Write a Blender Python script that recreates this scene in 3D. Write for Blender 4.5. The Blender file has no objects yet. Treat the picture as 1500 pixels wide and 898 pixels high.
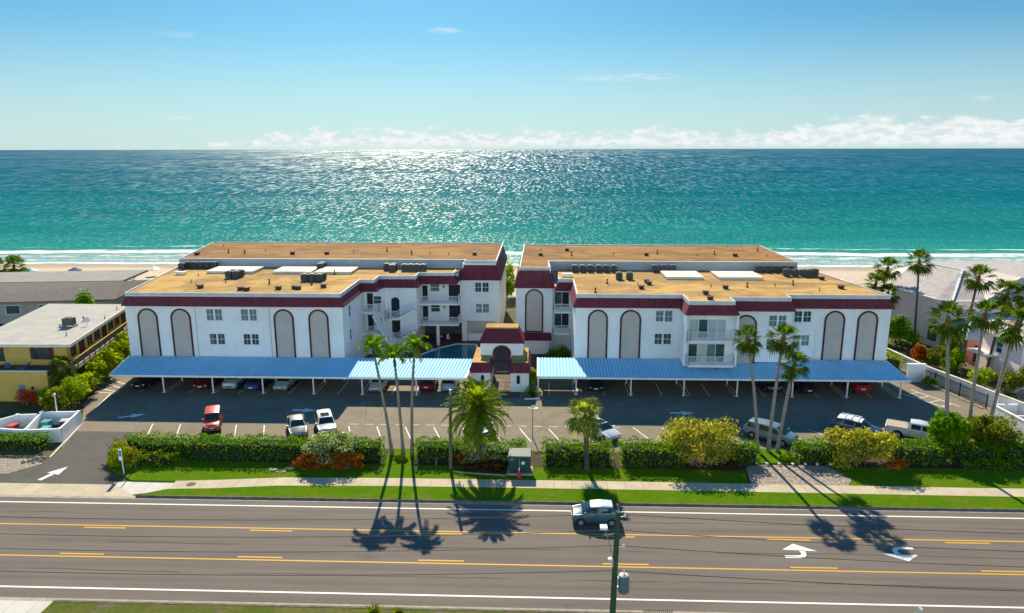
import bpy, math, random
from mathutils import Vector, Matrix
R = math.radians
rnd = random.Random(7)
S = bpy.context.scene
COL = S.collection

# ------------------------------------------------------------------ materials
def new_mat(name):
    m = bpy.data.materials.new(name); m.use_nodes = True
    nt = m.node_tree; nt.nodes.clear()
    out = nt.nodes.new('ShaderNodeOutputMaterial')
    return m, nt, out
def nd(nt, t, ins=None, **kw):
    n = nt.nodes.new(t)
    for k, v in kw.items(): setattr(n, k, v)
    for k, v in (ins or {}).items():
        s = n.inputs[k]
        if isinstance(v, bpy.types.NodeSocket): nt.links.new(v, s)
        else: s.default_value = v
    return n
def math_n(nt, op, a, b=0.0, c=0.0, clamp=False):
    n = nd(nt, 'ShaderNodeMath', operation=op, use_clamp=clamp)
    for i, v in enumerate((a, b, c)):
        if isinstance(v, bpy.types.NodeSocket): nt.links.new(v, n.inputs[i])
        else: n.inputs[i].default_value = v
    return n.outputs[0]
def rgba(c): return (c[0], c[1], c[2], 1.0)
def mixc(nt, f, a, b, blend='MIX'):
    n = nd(nt, 'ShaderNodeMix', data_type='RGBA', blend_type=blend)
    for s, v in ((n.inputs[0], f), (n.inputs[6], a), (n.inputs[7], b)):
        if isinstance(v, bpy.types.NodeSocket): nt.links.new(v, s)
        elif s.type == 'RGBA': s.default_value = rgba(v)
        else: s.default_value = v
    return n.outputs[2]
def ramp(nt, fac, stops, interp='LINEAR'):
    n = nd(nt, 'ShaderNodeValToRGB'); nt.links.new(fac, n.inputs[0])
    cr = n.color_ramp; cr.interpolation = interp
    while len(cr.elements) < len(stops): cr.elements.new(0.5)
    for e, (p, c) in zip(cr.elements, stops):
        e.position = p; e.color = rgba(c) if len(c) == 3 else c
    return n.outputs[0]
def pos(nt, scale=(1, 1, 1)):
    g = nd(nt, 'ShaderNodeNewGeometry')
    m = nd(nt, 'ShaderNodeMapping', {'Vector': g.outputs['Position'], 'Scale': scale})
    return m.outputs[0]
def noise(nt, vec, scale, detail=4, rough=0.55, dist=0.0):
    n = nd(nt, 'ShaderNodeTexNoise', {'Vector': vec, 'Scale': scale, 'Detail': detail, 'Roughness': rough, 'Distortion': dist})
    return n.outputs[0]
def smooth(nt, v, a, b):
    n = nd(nt, 'ShaderNodeMapRange', {'Value': v, 'From Min': a, 'From Max': b}, interpolation_type='SMOOTHSTEP')
    return n.outputs[0]

def mat(name, c1, c2=None, scale=1.5, rough=0.75, bump=0.0, bscale=30.0, spec=0.3, metallic=0.0, lo=0.35, hi=0.65,
        stretch=(1, 1, 1), spots=None, coat=0.0):
    """plain surface: two tones broken up by noise, optional spots of a third colour and a bump"""
    m, nt, out = new_mat(name)
    p = pos(nt, stretch)
    c2 = c2 or tuple(x * 0.86 for x in c1)
    f = smooth(nt, noise(nt, p, scale, 6), lo, hi)
    col = mixc(nt, f, c1, c2)
    if spots:
        sc, lo_, hi_, amt = spots
        g = smooth(nt, noise(nt, pos(nt), sc, 3), lo_, hi_)
        col = mixc(nt, math_n(nt, 'MULTIPLY', g, amt), col, tuple(x * 0.55 for x in c1))
    b = nd(nt, 'ShaderNodeBsdfPrincipled', {'Base Color': col, 'Roughness': rough, 'Metallic': metallic, 'Specular IOR Level': spec, 'Coat Weight': coat})
    if bump:
        bn = nd(nt, 'ShaderNodeBump', {'Height': noise(nt, pos(nt), bscale, 5), 'Strength': bump, 'Distance': 0.05})
        nt.links.new(bn.outputs[0], b.inputs['Normal'])
    nt.links.new(b.outputs[0], out.inputs[0])
    return m

def leaf_mat(name, stops, trans=0.45, tint=(1.9, 1.8, 0.35), gloss=0.5, dark=1.0):
    stops = [(p, tuple(x * dark for x in c)) for p, c in stops]
    m, nt, out = new_mat(name)
    g = nd(nt, 'ShaderNodeNewGeometry')
    col = ramp(nt, g.outputs['Random Per Island'], stops)
    clump = smooth(nt, noise(nt, pos(nt), 1.3, 3), 0.35, 0.7)
    col = mixc(nt, math_n(nt, 'MULTIPLY', clump, 0.35), col, stops[0][1])
    b = nd(nt, 'ShaderNodeBsdfPrincipled', {'Base Color': col, 'Roughness': 0.8, 'Specular IOR Level': 0.02})
    tc = mixc(nt, 1.0, col, tint, 'MULTIPLY')
    t = nd(nt, 'ShaderNodeBsdfTranslucent', {'Color': tc})
    mx = nd(nt, 'ShaderNodeMixShader', {0: trans, 1: b.outputs[0], 2: t.outputs[0]})
    nt.links.new(mx.outputs[0], out.inputs[0])
    return m

M = {}
def mk_all():
    # walls
    M['stucco'] = stucco_mat()
    M['panel'] = mat('grey_panel_stucco', (0.50, 0.45, 0.40), (0.46, 0.41, 0.365), 1.0, 0.9, 0.3, 25, 0.15)
    M['maroon'] = mat('maroon_trim', (0.075, 0.012, 0.018), None, 2, 0.6)
    M['white'] = mat('white_paint', (0.80, 0.80, 0.80), (0.74, 0.74, 0.74), 2, 0.5)
    M['whitemetal'] = mat('white_metal', (0.78, 0.79, 0.80), (0.70, 0.72, 0.74), 2, 0.4)
    M['cream'] = mat('cream_cap', (0.70, 0.66, 0.56), (0.6, 0.56, 0.46), 1.2, 0.8)
    M['coping'] = mat('pale_coping', (0.60, 0.61, 0.61), (0.50, 0.51, 0.52), 1.0, 0.7)
    M['upstand'] = mat('grey_upstand', (0.36, 0.40, 0.44), (0.31, 0.35, 0.39), 0.6, 0.85, stretch=(1, 1, 3))
    M['gravel'] = gravel_mat()
    M['tile'] = tile_mat('maroon_roof_tile', (0.20, 0.030, 0.046), (0.145, 0.024, 0.038))
    M['carport'] = mat('pale_blue_carport_sheet', (0.39, 0.71, 0.90), (0.355, 0.66, 0.85), 0.7, 0.6, 0, spec=0.05, stretch=(1, 0.2, 1))
    M['dark'] = mat('dark_interior', (0.02, 0.022, 0.026), (0.03, 0.03, 0.034), 1, 0.9)
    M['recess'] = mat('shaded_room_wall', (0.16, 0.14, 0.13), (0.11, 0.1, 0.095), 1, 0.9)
    M['glass'] = glass_mat('window_glass', (0.035, 0.085, 0.09))
    M['blind'] = glass_mat('window_with_blind', (0.13, 0.25, 0.26))
    M['curtain'] = mat('pale_curtain', (0.42, 0.5, 0.5), (0.32, 0.4, 0.4), 3, 0.8, stretch=(3, 1, 0.2))
    M['gravelback'] = gravel_mat('brown_gravel_roof', 0.62)
    M['carportpan'] = mat('darker_carport_pan', (0.29, 0.58, 0.77), (0.25, 0.52, 0.70), 0.9, 0.7, 0, spec=0.03, stretch=(1, 0.25, 1))  # flat pans in a darker tone than the ribs
    M['asphalt'] = asphalt('parking_asphalt', (0.215, 0.178, 0.132), (0.172, 0.143, 0.108), False)
    M['drive'] = asphalt('driveway_asphalt', (0.10, 0.093, 0.088), (0.078, 0.073, 0.07), False)
    M['road'] = asphalt('road_asphalt', (0.158, 0.134, 0.118), (0.130, 0.111, 0.099), True)
    M['concrete'] = concrete('sidewalk_concrete', (0.52, 0.44, 0.33), (0.44, 0.37, 0.27))
    M['newconcrete'] = concrete('new_concrete', (0.56, 0.54, 0.49), (0.5, 0.48, 0.43))
    M['kerb'] = mat('kerb_concrete', (0.40, 0.35, 0.28), (0.30, 0.26, 0.21), 1.2, 0.9, spots=(2, 0.5, 0.7, 0.4))
    M['shadekerb'] = mat('shade_toned_kerb', (0.17, 0.14, 0.115), (0.10, 0.085, 0.07), 1.5, 0.95)  # kerb darkened to paint the shadow of its face into the colour
    M['boxlid'] = mat('utility_lid', (0.07, 0.115, 0.11), (0.06, 0.10, 0.095), 1.5, 0.6)
    M['paintw'] = worn('white_road_paint', (0.74, 0.73, 0.70), (0.30, 0.28, 0.26))
    M['painty'] = worn('yellow_road_paint', (0.62, 0.33, 0.035), (0.36, 0.22, 0.06))
    M['grass'] = grass('lawn_grass', (0.078, 0.170, 0.006), (0.118, 0.180, 0.010), (0.045, 0.120, 0.004))
    M['drygrass'] = grass('verge_grass', (0.10, 0.13, 0.025), (0.17, 0.15, 0.05), (0.06, 0.09, 0.015))
    M['rock'] = mat('pale_rock_bed', (0.44, 0.38, 0.31), (0.2, 0.16, 0.13), 5, 0.95, 0.8, 9, lo=0.3, hi=0.6)
    M['mulch'] = mat('brown_mulch', (0.035, 0.024, 0.016), (0.06, 0.04, 0.026), 4, 0.95, 0.6, 12)
    M['stone'] = mat('grey_stone', (0.33, 0.31, 0.28), (0.2, 0.19, 0.17), 3, 0.9, 0.4, 12)
    M['paver'] = mat('terracotta_paver', (0.13, 0.075, 0.07), (0.10, 0.06, 0.055), 2, 0.85, 0.2, 10)
    M['pinkpaver'] = mat('pinkish_paver', (0.40, 0.31, 0.29), (0.33, 0.25, 0.235), 1.2, 0.85, 0.2, 10)
    M['pool'] = pool_mat()
    M['black'] = mat('black_metal', (0.018, 0.018, 0.02), None, 3, 0.5)
    M['rubber'] = mat('tyre_rubber', (0.02, 0.02, 0.021), None, 5, 0.85)
    M['alloy'] = mat('alloy_rim', (0.42, 0.43, 0.45), None, 5, 0.35, metallic=0.7)
    M['acgrey'] = mat('condenser_grey', (0.085, 0.095, 0.10), (0.05, 0.056, 0.06), 4, 0.6, stretch=(1, 1, 6))
    M['acdark'] = mat('condenser_grille', (0.04, 0.045, 0.05), None, 6, 0.6)
    M['galv'] = mat('galvanised_steel', (0.42, 0.44, 0.46), (0.34, 0.36, 0.38), 3, 0.45, metallic=0.5)
    M['rust'] = mat('rusty_pipe', (0.06, 0.035, 0.025), None, 5, 0.8)
    M['wood'] = mat('weathered_wood', (0.19, 0.14, 0.095), (0.12, 0.09, 0.06), 3, 0.9, 0.5, 20, stretch=(8, 8, 0.6))
    M['greenpole'] = mat('green_treated_wood', (0.035, 0.075, 0.035), (0.055, 0.085, 0.05), 3, 0.85, 0.5, 20, stretch=(8, 8, 0.5))
    M['boxgreen'] = mat('utility_green', (0.022, 0.055, 0.045), (0.03, 0.065, 0.055), 1.5, 0.5)
    M['transformer'] = mat('transformer_grey', (0.11, 0.17, 0.19), (0.09, 0.14, 0.16), 2, 0.45)
    M['red'] = mat('red_plastic', (0.62, 0.025, 0.05), None, 3, 0.5)
    M['ceramic'] = mat('white_ceramic', (0.75, 0.75, 0.74), None, 3, 0.25)
    M['trunk'] = mat('palm_trunk', (0.30, 0.265, 0.22), (0.19, 0.165, 0.135), 2.2, 0.95, 0.8, 8, stretch=(1, 1, 4))
    M['darktrunk'] = mat('dark_palm_trunk', (0.12, 0.09, 0.065), (0.07, 0.05, 0.038), 3, 0.95, 0.9, 9, stretch=(1, 1, 2.5))
    M['boot'] = mat('palm_boots', (0.24, 0.135, 0.06), (0.15, 0.085, 0.04), 4, 0.95, 0.8, 12)
    M['shade_core'] = mat('shade_dark_twigs', (0.020, 0.026, 0.010), (0.012, 0.022, 0.007), 6, 0.95, 0.9, 14)  # hedge core near black, painting the inner shade into its colour
    M['bark'] = mat('branch_bark', (0.22, 0.18, 0.14), (0.15, 0.12, 0.09), 4, 0.95, 0.4, 20)
    M['fan'] = leaf_mat('fan_palm_leaf', [(0, (0.030, 0.070, 0.008)), (0.6, (0.060, 0.115, 0.012)), (1, (0.14, 0.18, 0.03))], 0.45)
    M['sabal'] = leaf_mat('sabal_palm_leaf', [(0, (0.11, 0.16, 0.025)), (0.6, (0.22, 0.27, 0.07)), (1, (0.42, 0.42, 0.18))], 0.5)
    M['arch'] = leaf_mat('arching_palm_leaf', [(0, (0.08, 0.18, 0.010)), (0.6, (0.14, 0.27, 0.014)), (1, (0.24, 0.34, 0.03))], 0.5)
    M['date'] = leaf_mat('date_palm_leaf', [(0, (0.07, 0.14, 0.010)), (0.6, (0.16, 0.24, 0.018)), (1, (0.36, 0.34, 0.04))], 0.5)
    M['dead'] = leaf_mat('dry_palm_leaf', [(0, (0.16, 0.10, 0.04)), (1, (0.30, 0.20, 0.08))], 0.3, (1.1, 1, 0.7))
    M['hedge'] = leaf_mat('hedge_leaf', [(0, (0.060, 0.150, 0.004)), (0.6, (0.145, 0.310, 0.006)), (1, (0.25, 0.41, 0.010))], 0.5, (1.7, 1.6, 0.4))
    M['golden'] = leaf_mat('golden_shrub_leaf', [(0, (0.13, 0.18, 0.004)), (0.6, (0.25, 0.27, 0.006)), (1, (0.40, 0.37, 0.010))], 0.5)
    M['croton'] = leaf_mat('yellow_shrub_leaf', [(0, (0.08, 0.14, 0.010)), (0.35, (0.26, 0.30, 0.020)), (0.7, (0.52, 0.50, 0.07)), (0.9, (0.62, 0.52, 0.16)), (1, (0.55, 0.27, 0.17))], 0.5)
    M['varieg'] = leaf_mat('variegated_shrub_leaf', [(0, (0.10, 0.18, 0.025)), (0.4, (0.28, 0.38, 0.09)), (0.7, (0.55, 0.60, 0.28)), (1, (0.75, 0.76, 0.50))], 0.5, (1.1, 1.1, 0.8))
    M['orange'] = leaf_mat('orange_croton_leaf', [(0, (0.22, 0.05, 0.012)), (0.5, (0.52, 0.13, 0.012)), (0.8, (0.68, 0.27, 0.02)), (1, (0.24, 0.19, 0.02))], 0.5, (1.2, 0.9, 0.6))
    M['darkcroton'] = leaf_mat('dark_croton_leaf', [(0, (0.05, 0.02, 0.012)), (0.6, (0.13, 0.05, 0.022)), (1, (0.07, 0.07, 0.015))], 0.3, (1.2, 0.9, 0.6))
    M['mixed'] = leaf_mat('mixed_bush_leaf', [(0, (0.045, 0.10, 0.01)), (0.5, (0.12, 0.175, 0.016)), (0.85, (0.27, 0.27, 0.03)), (1, (0.45, 0.28, 0.04))], 0.5)
    M['lime'] = leaf_mat('lime_shrub_leaf', [(0, (0.11, 0.19, 0.006)), (0.5, (0.24, 0.33, 0.012)), (1, (0.42, 0.46, 0.03))], 0.5)
    M['redflower'] = leaf_mat('red_flower', [(0, (0.45, 0.04, 0.012)), (1, (0.65, 0.10, 0.03))], 0.35, (1.1, 0.9, 0.7))
    M['yellowwall'] = mat('yellow_stucco', (0.56, 0.385, 0.10), (0.50, 0.34, 0.085), 0.8, 0.9, 0.2, 16, spots=(0.6, 0.6, 0.75, 0.15))
    M['flatroof'] = mat('pale_flat_roof', (0.40, 0.38, 0.355), (0.34, 0.325, 0.305), 0.5, 0.9, spots=(0.9, 0.55, 0.75, 0.2))
    M['shingle'] = mat('grey_shingle', (0.19, 0.165, 0.145), (0.155, 0.135, 0.12), 1.5, 0.95, 0.4, 10)
    M['greyroof'] = mat('pale_grey_roof', (0.26, 0.25, 0.24), (0.22, 0.21, 0.205), 0.6, 0.9)
    M['greywall'] = mat('grey_stucco', (0.36, 0.35, 0.335), (0.32, 0.31, 0.30), 0.8, 0.9)
    M['pinkwall'] = mat('pink_stucco', (0.88, 0.69, 0.69), (0.82, 0.64, 0.64), 0.7, 0.9, spots=(0.5, 0.6, 0.75, 0.12))
    M['redpink'] = mat('deep_pink_stucco', (0.45, 0.22, 0.17), None, 0.7, 0.9)
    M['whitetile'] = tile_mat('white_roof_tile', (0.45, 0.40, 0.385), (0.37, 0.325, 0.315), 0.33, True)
    M['bluetile'] = mat('blue_grey_roof', (0.20, 0.28, 0.34), (0.17, 0.24, 0.30), 1.5, 0.8)
    M['brownwood'] = mat('brown_shutter', (0.09, 0.035, 0.02), None, 2, 0.7)
    M['bluecanvas'] = mat('blue_canvas', (0.035, 0.09, 0.30), (0.03, 0.075, 0.26), 2, 0.8)
    M['tealplastic'] = mat('teal_plastic', (0.10, 0.36, 0.38), None, 2, 0.5)
    M['bluepaint'] = mat('blue_door_paint', (0.10, 0.22, 0.36), None, 2, 0.5)
    M['tan'] = mat('tan_fabric', (0.45, 0.36, 0.28), None, 2, 0.8)
    M['lamp_red'] = mat('tail_lamp', (0.35, 0.01, 0.012), None, 2, 0.25, spec=0.6)
    M['lamp_white'] = mat('head_lamp', (0.62, 0.65, 0.68), None, 2, 0.12, spec=0.8)
    M['carglass'] = glass_mat('car_glass', (0.012, 0.03, 0.034))
    M['rustmetal'] = mat('manhole_iron', (0.10, 0.06, 0.045), None, 8, 0.8)

def glass_mat(name, c):
    m, nt, out = new_mat(name)
    f = noise(nt, pos(nt), 0.8, 3)
    col = mixc(nt, f, c, tuple(x * 0.6 for x in c))
    b = nd(nt, 'ShaderNodeBsdfPrincipled', {'Base Color': col, 'Roughness': 0.06, 'Specular IOR Level': 0.7, 'IOR': 1.5})
    nt.links.new(b.outputs[0], out.inputs[0]); return m

def stucco_mat():
    m, nt, out = new_mat('white_stucco')
    c = mixc(nt, smooth(nt, noise(nt, pos(nt), 0.35, 6, 0.6), 0.35, 0.68), (0.82, 0.82, 0.81), (0.74, 0.745, 0.74))
    # rain streaks running down and grime patches
    st = smooth(nt, noise(nt, pos(nt, (1.7, 1.7, 0.10)), 1.0, 5, 0.65), 0.55, 0.78)
    c = mixc(nt, math_n(nt, 'MULTIPLY', st, 0.42), c, (0.50, 0.49, 0.46))
    gr = smooth(nt, noise(nt, pos(nt), 0.9, 5, 0.7), 0.58, 0.75)
    c = mixc(nt, math_n(nt, 'MULTIPLY', gr, 0.22), c, (0.52, 0.52, 0.50))
    b = nd(nt, 'ShaderNodeBsdfPrincipled', {'Base Color': c, 'Roughness': 0.9, 'Specular IOR Level': 0.12})
    bn = nd(nt, 'ShaderNodeBump', {'Height': noise(nt, pos(nt), 18, 5), 'Strength': 0.25, 'Distance': 0.05})
    nt.links.new(bn.outputs[0], b.inputs['Normal']); nt.links.new(b.outputs[0], out.inputs[0]); return m

def gravel_mat(name='tan_gravel_roof', k=1.0):
    m, nt, out = new_mat(name)
    K = lambda *c: tuple(x * (k if i == 0 else k * k ** .3) for i, x in enumerate(c))
    p = pos(nt, (1, 1.3, 1))
    a = smooth(nt, noise(nt, p, 0.14, 6, 0.62, 1.2), 0.40, 0.62)
    c = mixc(nt, a, K(0.52, 0.32, 0.11), K(0.31, 0.19, 0.075))
    d = smooth(nt, noise(nt, pos(nt, (0.5, 1.4, 1)), 0.42, 6, 0.66, 1.4), 0.52, 0.70)
    c = mixc(nt, math_n(nt, 'MULTIPLY', d, 0.75), c, K(0.17, 0.105, 0.05))
    g = noise(nt, pos(nt), 9, 4, 0.7)
    c = mixc(nt, math_n(nt, 'MULTIPLY', smooth(nt, g, 0.35, 0.75), 0.3), c, K(0.46, 0.30, 0.115))
    wet = smooth(nt, noise(nt, pos(nt, (0.35, 1, 1)), 0.11, 5, 0.7, 2.0), 0.56, 0.66)
    c = mixc(nt, math_n(nt, 'MULTIPLY', wet, 0.6), c, K(0.20, 0.13, 0.065))
    b = nd(nt, 'ShaderNodeBsdfPrincipled', {'Base Color': c, 'Roughness': 0.95, 'Specular IOR Level': 0.1})
    bn = nd(nt, 'ShaderNodeBump', {'Height': noise(nt, pos(nt), 5, 6, 0.7), 'Strength': 0.6, 'Distance': 0.05})
    nt.links.new(bn.outputs[0], b.inputs['Normal'])
    nt.links.new(b.outputs[0], out.inputs[0]); return m

def tile_mat(name, c1, c2, pitch=0.27, courses=False):
    m, nt, out = new_mat(name)
    uv = nd(nt, 'ShaderNodeUVMap'); sp = nd(nt, 'ShaderNodeSeparateXYZ', {0: uv.outputs[0]})
    u = math_n(nt, 'MULTIPLY', sp.outputs[0], 2 * math.pi / pitch)
    ru = math_n(nt, 'ABSOLUTE', math_n(nt, 'SINE', math_n(nt, 'MULTIPLY', u, 0.5)))
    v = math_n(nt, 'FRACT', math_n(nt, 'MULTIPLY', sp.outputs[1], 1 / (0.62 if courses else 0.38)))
    h = math_n(nt, 'ADD', math_n(nt, 'MULTIPLY', ru, 0.35 if courses else 1.0), math_n(nt, 'MULTIPLY', v, -0.9 if courses else -0.35))
    cell = nd(nt, 'ShaderNodeTexWhiteNoise', noise_dimensions='2D')
    cv = nd(nt, 'ShaderNodeCombineXYZ', {0: math_n(nt, 'FLOOR', math_n(nt, 'MULTIPLY', sp.outputs[0], 1 / pitch)), 1: math_n(nt, 'FLOOR', math_n(nt, 'MULTIPLY', sp.outputs[1], 1 / (0.62 if courses else 0.38)))})
    nt.links.new(cv.outputs[0], cell.inputs[0])
    col = mixc(nt, cell.outputs[0], c1, c2)
    col = mixc(nt, smooth(nt, noise(nt, pos(nt), 0.8, 4), 0.45, 0.75), col, tuple(x * 0.8 for x in c2))
    if courses: col = mixc(nt, math_n(nt, 'MULTIPLY', smooth(nt, v, 0.80, 0.92), 0.5), col, tuple(x * 0.45 for x in c2))  # course joints, with their shadow gap painted darker
    b = nd(nt, 'ShaderNodeBsdfPrincipled', {'Base Color': col, 'Roughness': 0.6, 'Specular IOR Level': 0.3})
    bn = nd(nt, 'ShaderNodeBump', {'Height': h, 'Strength': 1.0, 'Distance': 0.07})
    nt.links.new(bn.outputs[0], b.inputs['Normal'])
    nt.links.new(b.outputs[0], out.inputs[0]); return m

def asphalt(name, c1, c2, tracks):
    m, nt, out = new_mat(name)
    g = nd(nt, 'ShaderNodeNewGeometry'); sp = nd(nt, 'ShaderNodeSeparateXYZ', {0: g.outputs['Position']})
    a = smooth(nt, noise(nt, pos(nt, (0.25, 1, 1)) if tracks else pos(nt), 0.35, 6, 0.6), 0.35, 0.7)
    c = mixc(nt, a, c1, c2)
    fine = noise(nt, pos(nt), 14, 3, 0.7)
    c = mixc(nt, math_n(nt, 'MULTIPLY', smooth(nt, fine, 0.35, 0.75), 0.22), c, tuple(x * 1.5 for x in c1))
    if tracks:
        ln = noise(nt, pos(nt, (0.03, 1.6, 1)), 1.0, 6, 0.7)
        c = mixc(nt, math_n(nt, 'MULTIPLY', smooth(nt, ln, 0.42, 0.70), 0.35), c, tuple(x * 0.72 for x in c2))
        c = mixc(nt, math_n(nt, 'MULTIPLY', smooth(nt, ln, 0.48, 0.28), 0.35), c, tuple(x * 1.22 for x in c1))
        oil = smooth(nt, noise(nt, pos(nt, (0.35, 1, 1)), 0.55, 5, 0.6), 0.62, 0.74)
        c = mixc(nt, math_n(nt, 'MULTIPLY', oil, 0.5), c, tuple(x * 0.6 for x in c2))
    if tracks:
        for yy, w, amt in ((50.7, 0.45, 0.25), (48.95, 0.45, 0.25), (46.0, 1.0, 0.12), (43.1, 0.45, 0.25), (41.35, 0.45, 0.3)):
            dist = math_n(nt, 'ABSOLUTE', math_n(nt, 'SUBTRACT', sp.outputs[1], yy))
            k = smooth(nt, dist, w, 0.0)
            k = math_n(nt, 'MULTIPLY', k, math_n(nt, 'MULTIPLY', noise(nt, pos(nt, (0.12, 1, 1)), 1.0, 4), amt * 1.7))
            c = mixc(nt, k, c, tuple(x * 0.6 for x in c2))
        # sealed cracks that wander along the lane joints
        for yy, s in ((49.9, 0.7), (45.9, 1.3), (42.3, 2.1)):
            w1 = math_n(nt, 'MULTIPLY', math_n(nt, 'SUBTRACT', noise(nt, pos(nt, (0.06, 0.0, 0.0)), 1.0 + s * 0.1, 5), 0.5), 0.9)
            d = math_n(nt, 'ABSOLUTE', math_n(nt, 'SUBTRACT', math_n(nt, 'SUBTRACT', sp.outputs[1], yy), w1))
            k = math_n(nt, 'MULTIPLY', smooth(nt, d, 0.09, 0.02), smooth(nt, noise(nt, pos(nt, (0.05, 0.3, 0)), 1.0 + s, 2), 0.42, 0.52))
            c = mixc(nt, math_n(nt, 'MULTIPLY', k, 0.62), c, (0.04, 0.036, 0.033))
    else:
        w = nd(nt, 'ShaderNodeTexVoronoi', {'Vector': pos(nt), 'Scale': 0.16}, feature='DISTANCE_TO_EDGE')
        k = math_n(nt, 'MULTIPLY', smooth(nt, w.outputs[0], 0.010, 0.0), 0.35)
        c = mixc(nt, k, c, (0.045, 0.04, 0.036))
        st = smooth(nt, noise(nt, pos(nt), 0.9, 4, 0.5), 0.62, 0.72)
        c = mixc(nt, math_n(nt, 'MULTIPLY', st, 0.3), c, tuple(x * 0.6 for x in c2))
    b = nd(nt, 'ShaderNodeBsdfPrincipled', {'Base Color': c, 'Roughness': 0.9, 'Specular IOR Level': 0.15})
    bn = nd(nt, 'ShaderNodeBump', {'Height': noise(nt, pos(nt), 25, 3, 0.7), 'Strength': 0.25, 'Distance': 0.02})
    nt.links.new(bn.outputs[0], b.inputs['Normal'])
    nt.links.new(b.outputs[0], out.inputs[0]); return m

def concrete(name, c1, c2):
    m, nt, out = new_mat(name)
    g = nd(nt, 'ShaderNodeNewGeometry'); sp = nd(nt, 'ShaderNodeSeparateXYZ', {0: g.outputs['Position']})
    a = smooth(nt, noise(nt, pos(nt), 0.7, 6, 0.6), 0.35, 0.7)
    c = mixc(nt, a, c1, c2)
    slab = nd(nt, 'ShaderNodeTexWhiteNoise', noise_dimensions='1D')
    fx = math_n(nt, 'MULTIPLY', sp.outputs[0], 1 / 1.5)
    nt.links.new(math_n(nt, 'FLOOR', fx), slab.inputs['W'])
    c = mixc(nt, math_n(nt, 'MULTIPLY', slab.outputs[0], 0.3), c, tuple(x * 0.8 for x in c2))
    fr = math_n(nt, 'ABSOLUTE', math_n(nt, 'SUBTRACT', math_n(nt, 'FRACT', fx), 0.5))
    c = mixc(nt, math_n(nt, 'MULTIPLY', smooth(nt, fr, 0.475, 0.497), 0.6), c, tuple(x * 0.4 for x in c2))
    c = mixc(nt, math_n(nt, 'MULTIPLY', smooth(nt, noise(nt, pos(nt), 2.5, 4), 0.6, 0.75), 0.3), c, tuple(x * 0.55 for x in c2))
    b = nd(nt, 'ShaderNodeBsdfPrincipled', {'Base Color': c, 'Roughness': 0.9, 'Specular IOR Level': 0.15})
    nt.links.new(b.outputs[0], out.inputs[0]); return m

def worn(name, c1, c2):
    m, nt, out = new_mat(name)
    a = smooth(nt, noise(nt, pos(nt), 3.2, 6, 0.7), 0.55, 0.78)
    c = mixc(nt, math_n(nt, 'MULTIPLY', a, 0.8), c1, c2)
    b = nd(nt, 'ShaderNodeBsdfPrincipled', {'Base Color': c, 'Roughness': 0.7, 'Specular IOR Level': 0.2})
    nt.links.new(b.outputs[0], out.inputs[0]); return m

def grass(name, c1, c2, c3):
    m, nt, out = new_mat(name)
    a = smooth(nt, noise(nt, pos(nt), 0.45, 6, 0.6), 0.35, 0.68)
    c = mixc(nt, a, c1, c2)
    dry = smooth(nt, noise(nt, pos(nt, (0.5, 1, 1)), 0.8, 6, 0.65), 0.52, 0.72)
    c = mixc(nt, math_n(nt, 'MULTIPLY', dry, 0.8), c, (c2[0] * 1.5, c2[1] * 0.92, c2[2] * 4))
    b_ = smooth(nt, noise(nt, pos(nt, (1.0, 1.6, 1)), 3.0, 5, 0.7), 0.42, 0.7)
    c = mixc(nt, math_n(nt, 'MULTIPLY', b_, 0.8), c, c3)
    f = smooth(nt, noise(nt, pos(nt), 22, 3, 0.7), 0.4, 0.7)
    c = mixc(nt, math_n(nt, 'MULTIPLY', f, 0.45), c, tuple(x * 1.45 for x in c1))
    b = nd(nt, 'ShaderNodeBsdfPrincipled', {'Base Color': c, 'Roughness': 0.95, 'Specular IOR Level': 0.0})
    bn = nd(nt, 'ShaderNodeBump', {'Height': noise(nt, pos(nt), 16, 5, 0.8), 'Strength': 0.9, 'Distance': 0.08})
    nt.links.new(bn.outputs[0], b.inputs['Normal'])
    nt.links.new(b.outputs[0], out.inputs[0]); return m

def pool_mat():
    m, nt, out = new_mat('pool_water')
    b = nd(nt, 'ShaderNodeBsdfPrincipled', {'Base Color': (0.03, 0.20, 0.24, 1), 'Roughness': 0.08, 'Specular IOR Level': 0.5, 'IOR': 1.33})
    bn = nd(nt, 'ShaderNodeBump', {'Height': noise(nt, pos(nt), 1.6, 3), 'Strength': 0.15, 'Distance': 0.1})
    nt.links.new(bn.outputs[0], b.inputs['Normal']); nt.links.new(b.outputs[0], out.inputs[0]); return m

PAINT = {}
def paint(name, c, metallic=0.2):
    if name not in PAINT:
        PAINT[name] = mat('car_paint_' + name, c, tuple(x * 0.93 for x in c), 0.8, 0.32, 0, spec=0.5, metallic=metallic, coat=0.6)
    return PAINT[name]

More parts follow.
